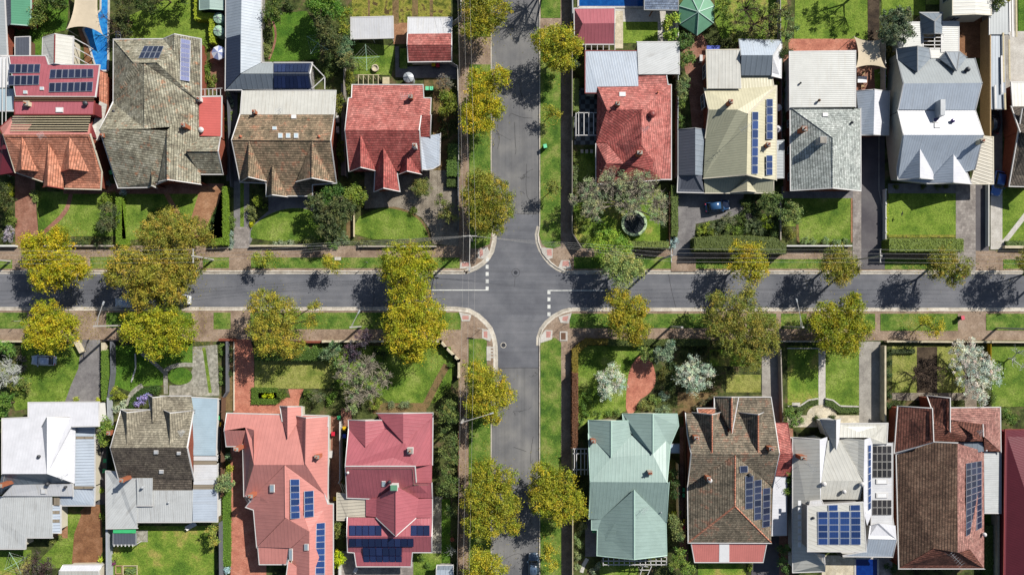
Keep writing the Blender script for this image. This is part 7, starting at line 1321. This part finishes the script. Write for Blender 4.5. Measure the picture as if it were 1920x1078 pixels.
WL = [("low cream front wall along the curved rust-house lawn", [(468, 461), (612, 461)], .8, .28, 'stone_cream', {}), ("low pale front wall along the red tiled house's lawn", [(672, 462), (818, 462)], .7, .25, 'concrete_block', {}), ("dark low wall at the foot of the orange gabled garden", [(72, 461), (216, 461)], .7, .25, 'concrete_block', {}), ("white low wall at the edge under the pink bush", [(-40, 461), (28, 461)], .9, .3, 'render_white', {}),
 ("white low wall below the flowering bed", [(1475, 461), (1598, 461)], 1.3, .22, 'render_white', {}), ("cream front wall of the edge garden", [(1884, 463), (1990, 464)], .9, .45, 'stone_cream', {}), ("cream front wall at the far end of the lower footpath", [(-40, 640), (41, 640)], .8, .3, 'stone_cream', {}), ("brick gate wall by the grey drive, pale capped", [(141, 640), (152, 661)], 1.0, .6, 'stone_cream', {}), ("short pale wall by the ivy hedge's head", [(193, 642), (193, 658)], 1.0, .6, 'stone_cream', {}), ("dark railing before the shaded round lawn", [(190, 638), (360, 638)], 1.2, .1, 'dark_metal', dict(post=2)), ("red brick front wall with a pier by the salmon brick drive", [(530, 641), (606, 641)], .9, .35, 'brick_wall', dict(post=4)), ("cream rendered corner wall with piers southwest of the crossroads", [(606, 640), (735, 640), (826, 640), (836, 652), (851, 667), (860, 676), (860, 706)], 1.3, .32, 'stone_cream', dict(post=3.4)), ("red brick pier wall at the flagstone drive", [(410, 637), (440, 637)], .9, .4, 'brick_wall', {}),
 ("cream front wall of the twin lawns", [(1462, 640), (1600, 640)], 1.1, .25, 'concrete_block', {}), ("cream coping edging round the twin lawns, first", [(1476, 653), (1534, 653)], .4, .2, 'concrete_pale', {}), ("cream front wall of the dry lawn with end pier", [(1664, 640), (1790, 641), (1860, 641)], 1.0, .25, 'stone_cream', dict(post=6)), ("cream front wall at the edge of the shaded lawn", [(1862, 641), (1990, 642)], 1.0, .25, 'stone_cream', {}), ("cream curved kerb round the twin-lawn patio, first side", [(1477, 761), (1500, 761), (1516, 750), (1534, 747)], .45, .22, 'concrete_pale', {}), ("cream curved kerb round the twin-lawn patio, second side", [(1548, 747), (1562, 750), (1576, 761), (1610, 762)], .45, .22, 'concrete_pale', {}), ("white wall along the curved path of the flagstone garden", [(253, 663), (254, 690), (246, 716)], .4, .12, 'render_white', {})]
for lb, pts, hh, wd, m, kw in WL: fence(lb, pts, hh, wd, m, 'garden_wall', 'wall', "low front walls", **kw)
# ================================================================ power poles, lamp arms and wires
def pole(label, base, top, lamp=None, arm=None, h=7.9, name='power_pole'):
    b = P(base[0], base[1], 0); root = empty(name, (b.x, b.y, .1)); tag(root, label, "power pole", "power poles of the side street and avenue")
    MB().beam((b.x, b.y, .1), (b.x, b.y, h), .34, .24).build('post', MATS['steel_pole'], root)
    if arm:
        d = Vector(arm).normalized(); c = Vector((b.x, b.y, h - .35)); L = 1.15
        MB().beam(c - d * L, c + d * L, .14, .14).build('crossarm', MATS['steel_pole'], root)
        for k in (-1, -.35, .35, 1): MB().lathe((c.x + d.x * k * L * .92, c.y + d.y * k * L * .92, c.z + .07), [(.05, 0), (.06, .1), (.03, .14), (.06, .2), (.02, .24)], 8).build('insulator', MATS['white_trim'], root)
    if lamp:
        l = P(lamp[0], lamp[1], h - .1); s0 = Vector((b.x, b.y, h - .8)); o = MB().tube([s0, s0.lerp(l, .5) + Vector((0, 0, .25)), l], .055, 6).tube([Vector((b.x, b.y, h - .1)), s0.lerp(l, .55) + Vector((0, 0, .3))], .03, 5).build('lamp_arm', MATS['steel_pole'], root)
        d = (l - s0); d.z = 0; d.normalize()
        MB().box((l.x + d.x * .3, l.y + d.y * .3, l.z - .02), (.7, .26, .16), math.atan2(d.y, d.x), .7).build('lamp_head', MATS['galvanised'], root)
    return Vector((b.x, b.y, h - .28))
PN = [pole("power pole with crossarm and lamp at the corner northwest of the crossroads", (886, 452), None, (880, 502), (1, 0, 0)), pole("power pole with crossarm rising from the hedge corner by the white bush", (1240, 486), None, None, (0, 1, 0)), pole("power pole with crossarm at the dark asphalt drive entrance", (1607, 487), None, None, (0, 1, 0)), pole("power pole with crossarm beside the broad olive-gold tree", (400, 487), None, None, (0, 1, 0))]
PE = pole("power pole outside the side street's upper edge", (1985, 490), None, None, (0, 1, 0)); PW = pole("power pole at the edge of the upper verge by the yellow tree", (20, 490), None, None, (0, 1, 0))
pole("lamp pole with long arm over the road beside the ivy hedge", (228, 610), None, (192, 572)); pole("lamp pole with arm over the road by the purple plum tree", (677, 612), None, (671, 588)); pole("bare power pole on the verge under the broad olive tree", (1258, 612), None, None); pole("lamp pole with arm over the road by the twin lawns", (1470, 612), None, (1495, 567)); pole("bare power pole at the edge of the lower verge", (1868, 615), None, None)
PS = pole("lamp pole beside the golden tree south of the crossroads", (872, 779), None, (918, 776)); PB = Vector((*P(872, 1180, 0)[:2], 7.6)); PT = Vector((*P(872, -120, 0)[:2], 7.6))
pole("power pole of the avenue beyond the bottom edge", (872, 1180), None, None, (1, 0, 0)); pole("power pole of the avenue beyond the top edge", (872, -120), None, None, (1, 0, 0))
def wire(label, a, b, sag=.35, group="power lines"):
    a, b = Vector(a), Vector(b); pts = [a.lerp(b, i / 14) - Vector((0, 0, sag * 4 * (i / 14) * (1 - i / 14))) for i in range(15)]
    tag(MB().tube(pts, .014, 4, False).build('power_line', MATS['steel_pole']), label, "power line", group)
SPAN = [(PN[0], PN[1], "from the crossroads pole to the white bush pole"), (PN[1], PN[2], "between the white bush pole and asphalt drive pole"), (PN[2], PE, "from the asphalt drive pole past the olive tree"), (PN[0], PN[3], "from the crossroads pole over the upper verge westward"), (PN[3], PW, "from the olive-gold tree pole to the edge")]
NM = ["uppermost wire", "second wire from the top", "third wire from the top", "lowest wire"]
for a, b, t in SPAN:
    for k in range(4):
        e = Vector((0, (1.05, .38, -.38, -1.05)[k], 0)); xa = Vector(((-1.05, -.38, .38, 1.05)[k], 0, 0))
        wire(NM[k] + " " + t, a + (xa if a is PN[0] else e), b + e)
for nm, q, t in (("", PB, "down the avenue from the crossroads pole"), ("", PT, "up the avenue from the crossroads pole")):
    for k, w_ in enumerate(("outer", "middle", "inner")): wire(w_ + " wire running " + t, PN[0] + Vector((-1.05 + k * 1.0, 0, 0)), q + Vector((-1.05 + k * 1.0, 0, 0)), .5)
# ================================================================ vehicles
def car_sections(kind):
    # x along the car (nose +), half width, height of the shoulder line
    return [(-2.1, .62, .62), (-2.0, .78, .80), (-1.4, .86, .90), (-.4, .88, .90), (.7, .88, .90), (1.3, .86, .86), (1.85, .78, .74), (2.08, .6, .6)]
def car(label, x, y, deg, paint, kind='hatch', cat='car', name='parked_car', rack=False, k=1.0):
    c = P(x, y, .7); z0 = .125 if not 500 < y < 590 and not (922 < x < 1011) else .01
    root = empty(name, (c.x, c.y, z0)); root.rotation_euler = (0, 0, math.radians(deg)); tag(root, label, cat, "parked cars")
    van = kind == 'van'; roofz = 1.95 if van else 1.45
    def loft(secs, m, nm, par=root, n=10, smooth=True):
        mb = MB(); rings = []
        for xx, prof in secs: rings.append([(xx * k, yy * k, zz) for yy, zz in prof])
        for a, b in zip(rings, rings[1:]):
            for i in range(len(a)): mb.face([a[i], b[i], b[(i + 1) % len(a)], a[(i + 1) % len(a)]])
        mb.face(rings[0]); mb.face(rings[-1][::-1])
        o = link(nm, mb.mesh(nm, weld=True, smooth=smooth), MATS[m], par); return o
    def prof(hw, sh, bot=.28): return [(-hw * .9, bot), (-hw, bot + .15), (-hw, sh * .8), (-hw * .93, sh), (-hw * .5, sh + .04), (hw * .5, sh + .04), (hw * .93, sh), (hw, sh * .8), (hw, bot + .15), (hw * .9, bot)]
    loft([(xx, prof(hw, sh)) for xx, hw, sh in car_sections(kind)], paint, 'body')
    def cab(hw, zb, zt, tw): return [(-hw, zb), (-tw, zt - .05), (-tw * .8, zt), (tw * .8, zt), (tw, zt - .05), (hw, zb)]
    f0, f1, r0, r1 = (1.55, 1.05, -1.95, -2.02) if van else (.95, .3, -1.35, -1.85 if kind == 'hatch' else -1.7)
    loft([(r1, cab(.72, .86, .92, .70)), (r0, cab(.76, .86, roofz - .06, .60)), (0.0 if not van else -.2, cab(.78, .86, roofz, .62)), (f1, cab(.78, .86, roofz - .05, .60)), (f0, cab(.74, .84, .90, .72))], 'car_glass', 'glasshouse')
    loft([(r0 - .05, [(-.60, roofz - .07), (-.56, roofz + .0), (.56, roofz + .0), (.60, roofz - .07)]), (-.3, [(-.645, roofz - .03), (-.58, roofz + .04), (.58, roofz + .04), (.645, roofz - .03)]), (f1 + .05, [(-.61, roofz - .08), (-.56, roofz - .0), (.56, roofz - .0), (.61, roofz - .08)])], paint, 'roof')
    if van: loft([(r1, [(-.8, .85), (-.78, roofz - .1), (.78, roofz - .1), (.8, .85)]), (.3, [(-.82, .85), (-.78, roofz - .05), (.78, roofz - .05), (.82, .85)])], paint, 'cargo_body')
    for sx in (-1.28, 1.3):
        for sy in (-1, 1):
            mb = MB(); prf = [(.20, -.1), (.31, -.1), (.33, -.06), (.33, .06), (.31, .1), (.20, .1)]
            rg = [[(sx * k + r * math.cos(2 * math.pi * i / 14), sy * .80 * k + w_, .32 + r * math.sin(2 * math.pi * i / 14)) for i in range(14)] for r, w_ in prf]
            for a, b in zip(rg, rg[1:]):
                for i in range(14): mb.face([a[i], a[(i + 1) % 14], b[(i + 1) % 14], b[i]])
            mb.face(rg[0][::-1]); mb.face(rg[-1]); wo = link('wheel', mb.mesh('wheel', weld=True), MATS['rubber'], root)
            rm = MB(); rm.box((sx * k, sy * (.80 * k + .1), .32), (.3, .03, .3)); link('rim', rm.mesh('rim'), MATS['galvanised'], wo)
    for sy in (-1, 1):
        link('headlight', MB().box((1.93 * k, sy * .58 * k, .66), (.22, .3, .12)).mesh('headlight'), MATS['skylight_white'], root)
        link('tail_light', MB().box((-2.02 * k, sy * .6 * k, .74), (.14, .24, .14)).mesh('tail_light'), MATS['plastic_red'], root)
        link('wing_mirror', MB().box((.72 * k, sy * .96 * k, .98), (.14, .2, .13)).mesh('wing_mirror'), MATS[paint], root)
    if rack:
        mb = MB()
        for i in range(9): mb.box((-1.7 + i * .26, 0, roofz + .16), (.08, 1.3, .05))
        for sy in (-.62, .62): mb.box((-.65, sy, roofz + .18), (2.3, .06, .1))
        link('roof_rack', mb.mesh('roof_rack'), MATS['galvanised'], root)
    return root
def paint(name, col): 
    m = m_plain(name, col, .28, .5, .02); m.node_tree.nodes["Principled BSDF"].inputs["Coat Weight"].default_value = .6; return name
paint('paint_greyblue', C(186, 200, 224)); paint('paint_navy', C(52, 92, 136)); paint('paint_blue', C(60, 112, 190)); paint('paint_slate', C(84, 104, 126)); paint('paint_white', C(226, 228, 232)); paint('paint_black', C(34, 38, 48)); paint('paint_silver', C(170, 184, 206))
car("grey-blue hatchback parked on the lawn under the golden tree", 82, 675.5, 178, 'paint_greyblue'); car("dark blue car in the shade of the cream house's drive", 1345, 387, 8, 'paint_navy', k=1.02); car("bright blue car nose to the lawn on the pale side drive", 1871, 344, 258, 'paint_blue', k=1.05); car("dark slate car at the kerb at the bottom of the avenue", 1000, 1060, 90, 'paint_slate', 'hatch', k=1.06); car("black car deep in the lane beside the ochre fence", 1863, 229, 90, 'paint_black')
car("silver van mostly hidden below the broad olive-gold tree", 238, 567, 180, 'paint_silver', 'van', 'van', 'parked_van'); car("white van with a slatted roof rack emerging from under the tree", 335, 562, 0, 'paint_white', 'van', 'van', 'parked_van', True)
# ================================================================ wheelie bins
def bin_(label, x, y, lid, rz=0.0):
    c = P(x, y, .9); z0 = .12 if not (510 < y < 580) else .01; root = empty('wheelie_bin', (c.x, c.y, z0)); root.rotation_euler = (0, 0, rz); tag(root, label, "wheelie bin", "wheelie bins")
    mb = MB(); mb.box((0, 0, .5), (.46, .52, .92), 0, 1.2); link('body', mb.mesh('body'), MATS['plastic_body'], root)
    mb = MB(); mb.box((0, .02, 1.0), (.62, .72, .08), 0, .9); link('lid', mb.mesh('lid'), MATS[lid], root)
    mb = MB(); mb.box((0, .36, .94), (.4, .06, .06)); link('handle', mb.mesh('handle'), MATS['plastic_body'], root)
    for s_ in (-1, 1): link('wheel', MB().box((s_ * .25, .24, .12), (.06, .2, .22)).mesh('wheel'), MATS['rubber'], root)
for t in [("lone mint-lidded wheelie bin on the avenue's grass verge", 1022, 275, 'plastic_lime', .2), ("green-lidded bin under the thin olive street tree", 1794, 515, 'plastic_lime', .3), ("pink-red lidded bin beside the green one under the olive tree", 1806, 517, 'plastic_pink', .1), ("pink-red lidded bin alone on the lower verge by the drive", 1804, 596, 'plastic_pink', .2), ("first green-lidded bin on the mulch by the red tiled house", 801, 167, 'plastic_lime', 0), ("second green-lidded bin on the mulch by the red tiled house", 809, 167, 'plastic_lime', 0), ("yellow-lidded bin against the garage with red tiles", 813, 122, 'plastic_yellow', 0), ("red-lidded bin against the garage with red tiles", 821, 123.5, 'plastic_red', 0), ("green-lidded bin below the grey bare tree between red roofs", 636, 783, 'plastic_green', .1), ("yellow-lidded bin beside the crimson roof's fence", 646, 803, 'plastic_yellow', 0), ("blue-lidded bin beside the crimson roof's fence", 646, 817, 'plastic_blue', 0), ("red-lidded bin beside the salmon roof in the brick lane", 625, 813, 'plastic_red', 0), ("green-lidded bin by the sunroom fence", 410.5, 783, 'plastic_green', 0), ("yellow-lidded bin by the sunroom fence", 416, 795, 'plastic_yellow', 0), ("upper green-lidded bin by the dark side lane of the white house", 198, 863, 'plastic_green', 0), ("lower green-lidded bin by the dark side lane of the white house", 197, 882, 'plastic_green', 0),
          ("upper green-lidded bin in the lane by the mottled tiles", 1282.6, 917.5, 'plastic_green', 0), ("lower green-lidded bin in the lane by the mottled tiles", 1282.6, 928, 'plastic_green', 0), ("yellow-lidded bin in the lane by the mottled tiles", 1283, 976, 'plastic_yellow', 0), ("red-lidded bin in the lane by the mottled tiles", 1283, 987.5, 'plastic_red', 0), ("yellow-lidded bin by the salmon house's lower lane", 629, 934, 'plastic_yellow', 0), ("green-lidded bin beside the mossy house's front gutter", 209, 324, 'plastic_green', .3), ("green-lidded bin by the mint house's drive", 1114, 994, 'plastic_green', 0)]: bin_(*t)
# ================================================================ garden things
def lathe_thing(name, label, cat, x, y, prof, m, h=0.12, n=24, ribs=0, top=None):
    c = P(x, y, prof[-1][1] * .8); root = empty(name, (c.x, c.y, h)); tag(root, label, cat)
    link('shell', MB().lathe((0, 0, 0), prof, n).mesh('shell', smooth=False), MATS[m], root)
    if ribs:
        mb = MB()
        for i in range(ribs):
            a = 2 * math.pi * i / ribs; r, z = prof[-2] if top is None else top
            mb.beam((0, 0, prof[-1][1] + .05), (r * math.cos(a), r * math.sin(a), z + .05), .05, .05)
        link('rib', mb.mesh('rib'), MATS['galvanised'], root)
    return root
lathe_thing("water_tank", "upper round green water tank with ribbed lid", "water tank", 411, 35, [(.9, 0), (.9, 1.6), (.92, 1.62), (.05, 1.9)], 'tank_green', ribs=8); lathe_thing("water_tank", "lower round green water tank with ribbed lid", "water tank", 411, 59, [(.9, 0), (.9, 1.6), (.92, 1.62), (.05, 1.9)], 'tank_green', ribs=8)
lathe_thing("water_tank", "shiny silver round rainwater tank behind the red tiled house", "water tank", 766, 146, [(.85, 0), (.85, 2.0), (.9, 2.02), (.05, 2.5)], 'galvanised', ribs=6)
lathe_thing("fire_pit", "round white-rimmed fire pit on the small lawn", "fire pit", 704, 129, [(.6, 0), (.62, .5), (.45, .5), (.40, .3), (.02, .3)], 'stone_cream'); lathe_thing("trampoline_step", "small round dark pot beside the spiky white shrub", "pot", 848, 1010, [(.3, 0), (.38, .5), (.3, .5), (.28, .3), (.02, .3)], 'terracotta')
def umbrella(label, x, y, r, cols, n=8, h=2.3):
    c = P(x, y, h); root = empty('garden_umbrella', (c.x, c.y, .12)); tag(root, label, "umbrella")
    for i in range(n):
        a, b = 2 * math.pi * i / n, 2 * math.pi * (i + 1) / n; A, B = (r * math.cos(a), r * math.sin(a), h - .45), (r * math.cos(b), r * math.sin(b), h - .45)
        mb = MB(); mb.face([(0, 0, h), A, B]); mb.face([A, (A[0], A[1], h - .6), (B[0], B[1], h - .6), B]); mb.face([(0, 0, h - .03), B, A]); link('panel', mb.mesh('panel'), MATS[cols[i % len(cols)]], root)
    link('pole', MB().tube([(0, 0, 0), (0, 0, h)], .03, 6).mesh('pole'), MATS['steel_pole'], root)
m_plain('canvas_blue', C(140, 150, 190), .9, .1, .04); m_plain('canvas_white', C(226, 228, 238), .9, .1, .04)
umbrella("white and blue striped umbrella beside the green tanks", 408.5, 98, 1.25, ['canvas_white', 'canvas_blue']); umbrella("upper round white umbrella between cream and ribbed white roofs", 1461, 201, .62, ['white_trim', 'canvas_white'], 10, 2.2); umbrella("lower round white umbrella between cream and ribbed white roofs", 1461, 241, .62, ['white_trim', 'canvas_white'], 10, 2.2)
def sail(label, corners, mid, h=2.9):
    q = [P(x, y, h + (.35 if i % 2 else -.25)) for i, (x, y) in enumerate(corners)]; c = sum(q, Vector((0, 0, 0))) / len(q); N = 10
    root = empty('shade_sail', (c.x, c.y, .12)); tag(root, label, "shade sail"); mb = MB(); g_ = []
    for j in range(N + 1):
        row = []
        for i in range(N + 1):
            u, v = i / N, j / N; p = (q[0] * (1 - u) + q[1] * u) * (1 - v) + (q[3] * (1 - u) + q[2] * u) * v
            ed = (1 - (2 * u - 1) ** 2) * abs(2 * v - 1) ** 3 * mid; e2 = (1 - (2 * v - 1) ** 2) * abs(2 * u - 1) ** 3 * mid
            cc = c - p; p = p + Vector(((q[3] - q[0]).normalized() * ed * (1 if v < .5 else -1))) + Vector(((q[1] - q[0]).normalized() * e2 * (1 if u < .5 else -1))); row.append(p)
        g_.append(row)
    for j in range(N):
        for i in range(N): mb.face([g_[j][i], g_[j + 1][i], g_[j + 1][i + 1], g_[j][i + 1]])
    mb.build('canvas', MATS['sailcloth'], root, weld=True, smooth=True)
    for p in q: MB().tube([(p.x, p.y, .1), (p.x, p.y, p.z + .1)], .05, 6).build('post', MATS['steel_pole'], root)
sail("long cream shade sail stretched over the bright blue pool", [(136, -40), (190, -40), (193, 66), (125, 55)], .9); sail("tan shade sail over the brick courtyard behind the ribbed white roof", [(1601.5, 69), (1652, 73.6), (1661, 128.6), (1604.5, 128)], .55)
# green gazebo
root = empty('gazebo', P(1308, 25, .12)); tag(root, "big green hexagonal gazebo roof in the back garden", "gazebo"); cor = [(1273, 12), (1292, -14), (1324, -10), (1340, 12), (1338, 44), (1307, 67.5), (1274, 46)]; top = P(1310, 23, 4.2); cr = [P(x, y, 2.6) for x, y in cor]
for a, b in zip(cr, cr[1:] + cr[:1]):
    mb = MB(); mb.face(ccw([top, a, b])); mb.face([a, a - Vector((0, 0, .2)), b - Vector((0, 0, .2)), b]); mb.build('roof_panel', MATS['gazebo_green'], root)
for a in cr: MB().beam(top + Vector((0, 0, .04)), a + Vector((0, 0, .06)), .12, .08).build('rib', MATS['mint_trim'], root); MB().box((a.x * .985 + top.x * .015, a.y * .985 + top.y * .015, 1.35), (.12, .12, 2.5)).build('post', MATS['timber_dark'], root)
# trampoline
c = P(1189, 419, .8); root = empty('trampoline', (c.x, c.y, .12)); tag(root, "round trampoline with green rim under the budding tree", "trampoline")
link('mat', MB().lathe((0, 0, .72), [(.01, 0), (1.85, 0), (1.85, .02), (.01, .02)], 32).mesh('mat'), MATS['trampoline_mat'], root); link('pad', MB().lathe((0, 0, .74), [(1.78, 0), (2.24, 0), (2.24, .08), (1.78, .08), (1.78, 0)], 32, False).mesh('pad'), MATS['trampoline_pad'], root)
for i in range(6): a = i * math.pi / 3; link('leg', MB().tube([(2.1 * math.cos(a), 2.1 * math.sin(a), 0), (2.1 * math.cos(a), 2.1 * math.sin(a), .75)], .03, 6).mesh('leg'), MATS['galvanised'], root)
for i in range(6): a = i * math.pi / 3 + .5; link('net_pole', MB().tube([(2.15 * math.cos(a), 2.15 * math.sin(a), .1), (2.15 * math.cos(a), 2.15 * math.sin(a), 2.4)], .025, 6).mesh('net_pole'), MATS['galvanised'], root)
def hoist(label, x, y, r, rz, m='tank_green'):
    c = P(x, y, 1.9); root = empty('clothes_hoist', (c.x, c.y, .12)); root.rotation_euler = (0, 0, rz); tag(root, label, "clothes hoist"); link('mast', MB().tube([(0, 0, 0), (0, 0, 2.0)], .04, 6).mesh('mast'), MATS['galvanised'], root)
    mb = MB()
    for i in range(4): a = i * math.pi / 2; mb.beam((0, 0, 1.75), (r * math.cos(a), r * math.sin(a), 1.95), .06, .05)
    link('arm', mb.mesh('arm'), MATS[m], root); mb = MB()
    for k in (.45, .7, .95):
        for i in range(4): a, b = i * math.pi / 2, (i + 1) * math.pi / 2; mb.beam((k * r * math.cos(a), k * r * math.sin(a), 1.95), (k * r * math.cos(b), k * r * math.sin(b), 1.95), .012, .012)
    link('clothes_line', mb.mesh('clothes_line'), MATS['white_trim'], root)
hoist("pale clothes hoist on the lawn behind the red tiled house", 687, 109, 2.3, .05); hoist("green clothes hoist in the shade of the outbuilding lawn", 596, 82, 2.2, 1.0); hoist("clothes hoist with long pale lines behind the white house", 30, 1055, 2.2, .5)
def table(label, x, y, w_, d, m, rz=0, chairs=0):
    c = P(x, y, .7); root = empty('garden_table', (c.x, c.y, .12)); root.rotation_euler = (0, 0, rz); tag(root, label, "table"); link('table_top', MB().box((0, 0, .72), (w_, d, .05)).mesh('table_top'), MATS[m], root)
    for i in (-1, 1):
        for j in (-1, 1): link('leg', MB().box((i * w_ * .42, j * d * .42, .35), (.06, .06, .7)).mesh('leg'), MATS['timber_dark'], root)
def chair(label, x, y, rz, m='timber'):
    c = P(x, y, .4); root = empty('garden_chair', (c.x, c.y, .12)); root.rotation_euler = (0, 0, rz); tag(root, label, "chair", "garden chairs"); link('seat', MB().box((0, 0, .42), (.5, .5, .05)).mesh('seat'), MATS[m], root); link('backrest', MB().box((0, .25, .7), (.5, .05, .5)).mesh('backrest'), MATS[m], root)
    for i in (-1, 1):
        for j in (-1, 1): link('leg', MB().box((i * .21, j * .21, .2), (.05, .05, .4)).mesh('leg'), MATS[m], root)
table("pale glass topped table on the brick courtyard near the tan sail", 1616, 150, 1.6, 1.1, 'skylight_white'); chair("timber chair above the glass topped table", 1618, 139, 0); chair("timber chair below the glass topped table", 1617, 163, 3.1)
table("round-cornered timber table in the raised frame behind the red tiled house", 724, 152, 1.2, 1.2, 'timber_pale'); table("timber table under the white pergola beams of the blue-grey house", 1738, 76, 1.5, 1.0, 'timber'); chair("timber chair left of the pergola table", 1732, 84, .6); chair("pale chair beside the pergola table", 1760, 80, 2.0, 'timber_pale'); chair("timber chair at the pergola table's far corner", 1748, 86, 2.6)
table("white bench seat on the twin lawns by the curved hedge", 1492, 757, 1.4, .5, 'concrete_pale'); table("blue topped bench behind the cream house's rear roof", 1337, 91, 2.3, .8, 'plastic_blue'); table("white table on the shaded paving of the crimson house", 667, 1068, 1.0, .6, 'white_trim', 1.1)
# timber frames, boats, raised beds
def frame(label, pts, h, m='timber_pale', name='timber_frame', cat='frame', wd=.1):
    q = [(P(a[0], a[1], h), P(b[0], b[1], h)) for a, b in pts]; root = empty(name, (q[0][0].x, q[0][0].y, .12)); tag(root, label, cat)
    for a, b in q:
        MB().beam(a, b, wd, .12).build('beam', MATS[m], root); MB().box((a.x, a.y, h / 2 + .05), (.08, .08, h - .08)).build('post', MATS[m], root)
frame("open timber frame over plants behind the red tiled house", [((672 + 9.3 * i, 142), (672 + 9.3 * i, 159)) for i in range(5)] + [((671, 141), (711, 141))], 2.2)
frame("raised timber bed at the bottom of the tan house's lawn", [((217, 1060), (229, 1060)), ((229, 1060), (229, 1075)), ((229, 1075), (217, 1075)), ((217, 1075), (217, 1060))], .35, 'timber', 'raised_bed', 'raised bed', .14); frame("second raised bed with green vegetables", [((231, 1060), (257, 1060)), ((257, 1060), (257, 1082)), ((231, 1082), (231, 1060))], .35, 'timber_pale', 'raised_bed', 'raised bed', .1)
frame("white timber arbour over the paving below the mint house pergola", [((1200, 1060), (1216, 1062)), ((1200, 1068), (1218, 1068)), ((1206, 1058), (1200, 1078)), ((1222, 1060), (1214, 1078))], 2.2, 'white_trim', 'arbour', 'arbour')
frame("white lattice rail beside the blue pool", [((216, 60), (228, 60)), ((216, 66), (228, 66)), ((216, 72), (228, 72)), ((218, 58), (218, 74)), ((226, 58), (226, 74))], 1.2, 'white_trim', 'lattice', 'lattice', .07)
c = P(359, 985, .6); root = empty('hammock', (c.x, c.y, .12)); root.rotation_euler = (0, 0, .5); tag(root, "white hammock seat on the paved edge of the back lawn", "hammock"); mb = MB()
for i in range(8):
    a0, a1 = -1 + i * .25, -.75 + i * .25; z0, z1 = .35 + a0 * a0 * .4, .35 + a1 * a1 * .4; mb.face([(a0, -.4, z0), (a1, -.4, z1), (a1, .4, z1), (a0, .4, z0)])
link('seat', mb.mesh('seat'), MATS['white_trim'], root); link('stand', MB().tube([(-1.1, 0, .9), (0, 0, .1), (1.1, 0, .9)], .04, 6).mesh('stand'), MATS['galvanised'], root)
# street signs and letterboxes
def sign(label, x, y, w_=.7, rz=0, m='white_trim', h=2.2):
    c = P(x, y, h); root = empty('street_sign', (c.x, c.y, .12)); root.rotation_euler = (0, 0, rz); tag(root, label, "sign", "street signs at the crossroads"); link('post', MB().tube([(0, 0, 0), (0, 0, h)], .035, 6).mesh('post'), MATS['galvanised'], root); link('blade', MB().box((0, 0, h - .15), (w_, .04, .3)).mesh('blade'), MATS[m], root)
sign("thin white street sign on the corner ramp southwest of the crossroads", 901, 616, 1.1, -.1); sign("small round-topped sign on the verge by the yellow-green street tree", 685, 491, .5, .4, 'timber_dark'); sign("small sign on the verge at the far end of the lower footpath", 23, 602, .5, .5, 'timber_dark'); sign("post sign on the corner southeast of the crossroads", 1060, 608, .6, .7, 'dark_metal')

c = P(1691.5, 401, 1.2); root = empty('bird', c); root.rotation_euler = (0, 0, 2.9); tag(root, "dark bird with spread wings over the bright square lawn", "bird")
mb = MB()
for sy in (-1, 1): mb.face([(.12, 0, .03), (.16, sy * .2, .08), (.02, sy * .46, .05), (-.08, sy * .2, .06), (-.08, 0, .03)])
mb.tube([(.26, 0, .03), (.2, 0, .04), (.1, 0, .02), (-.1, 0, .02), (-.3, 0, .03)], [.01, .045, .06, .05, .015], 8); link('body', mb.mesh('body'), MATS['rubber'], root)
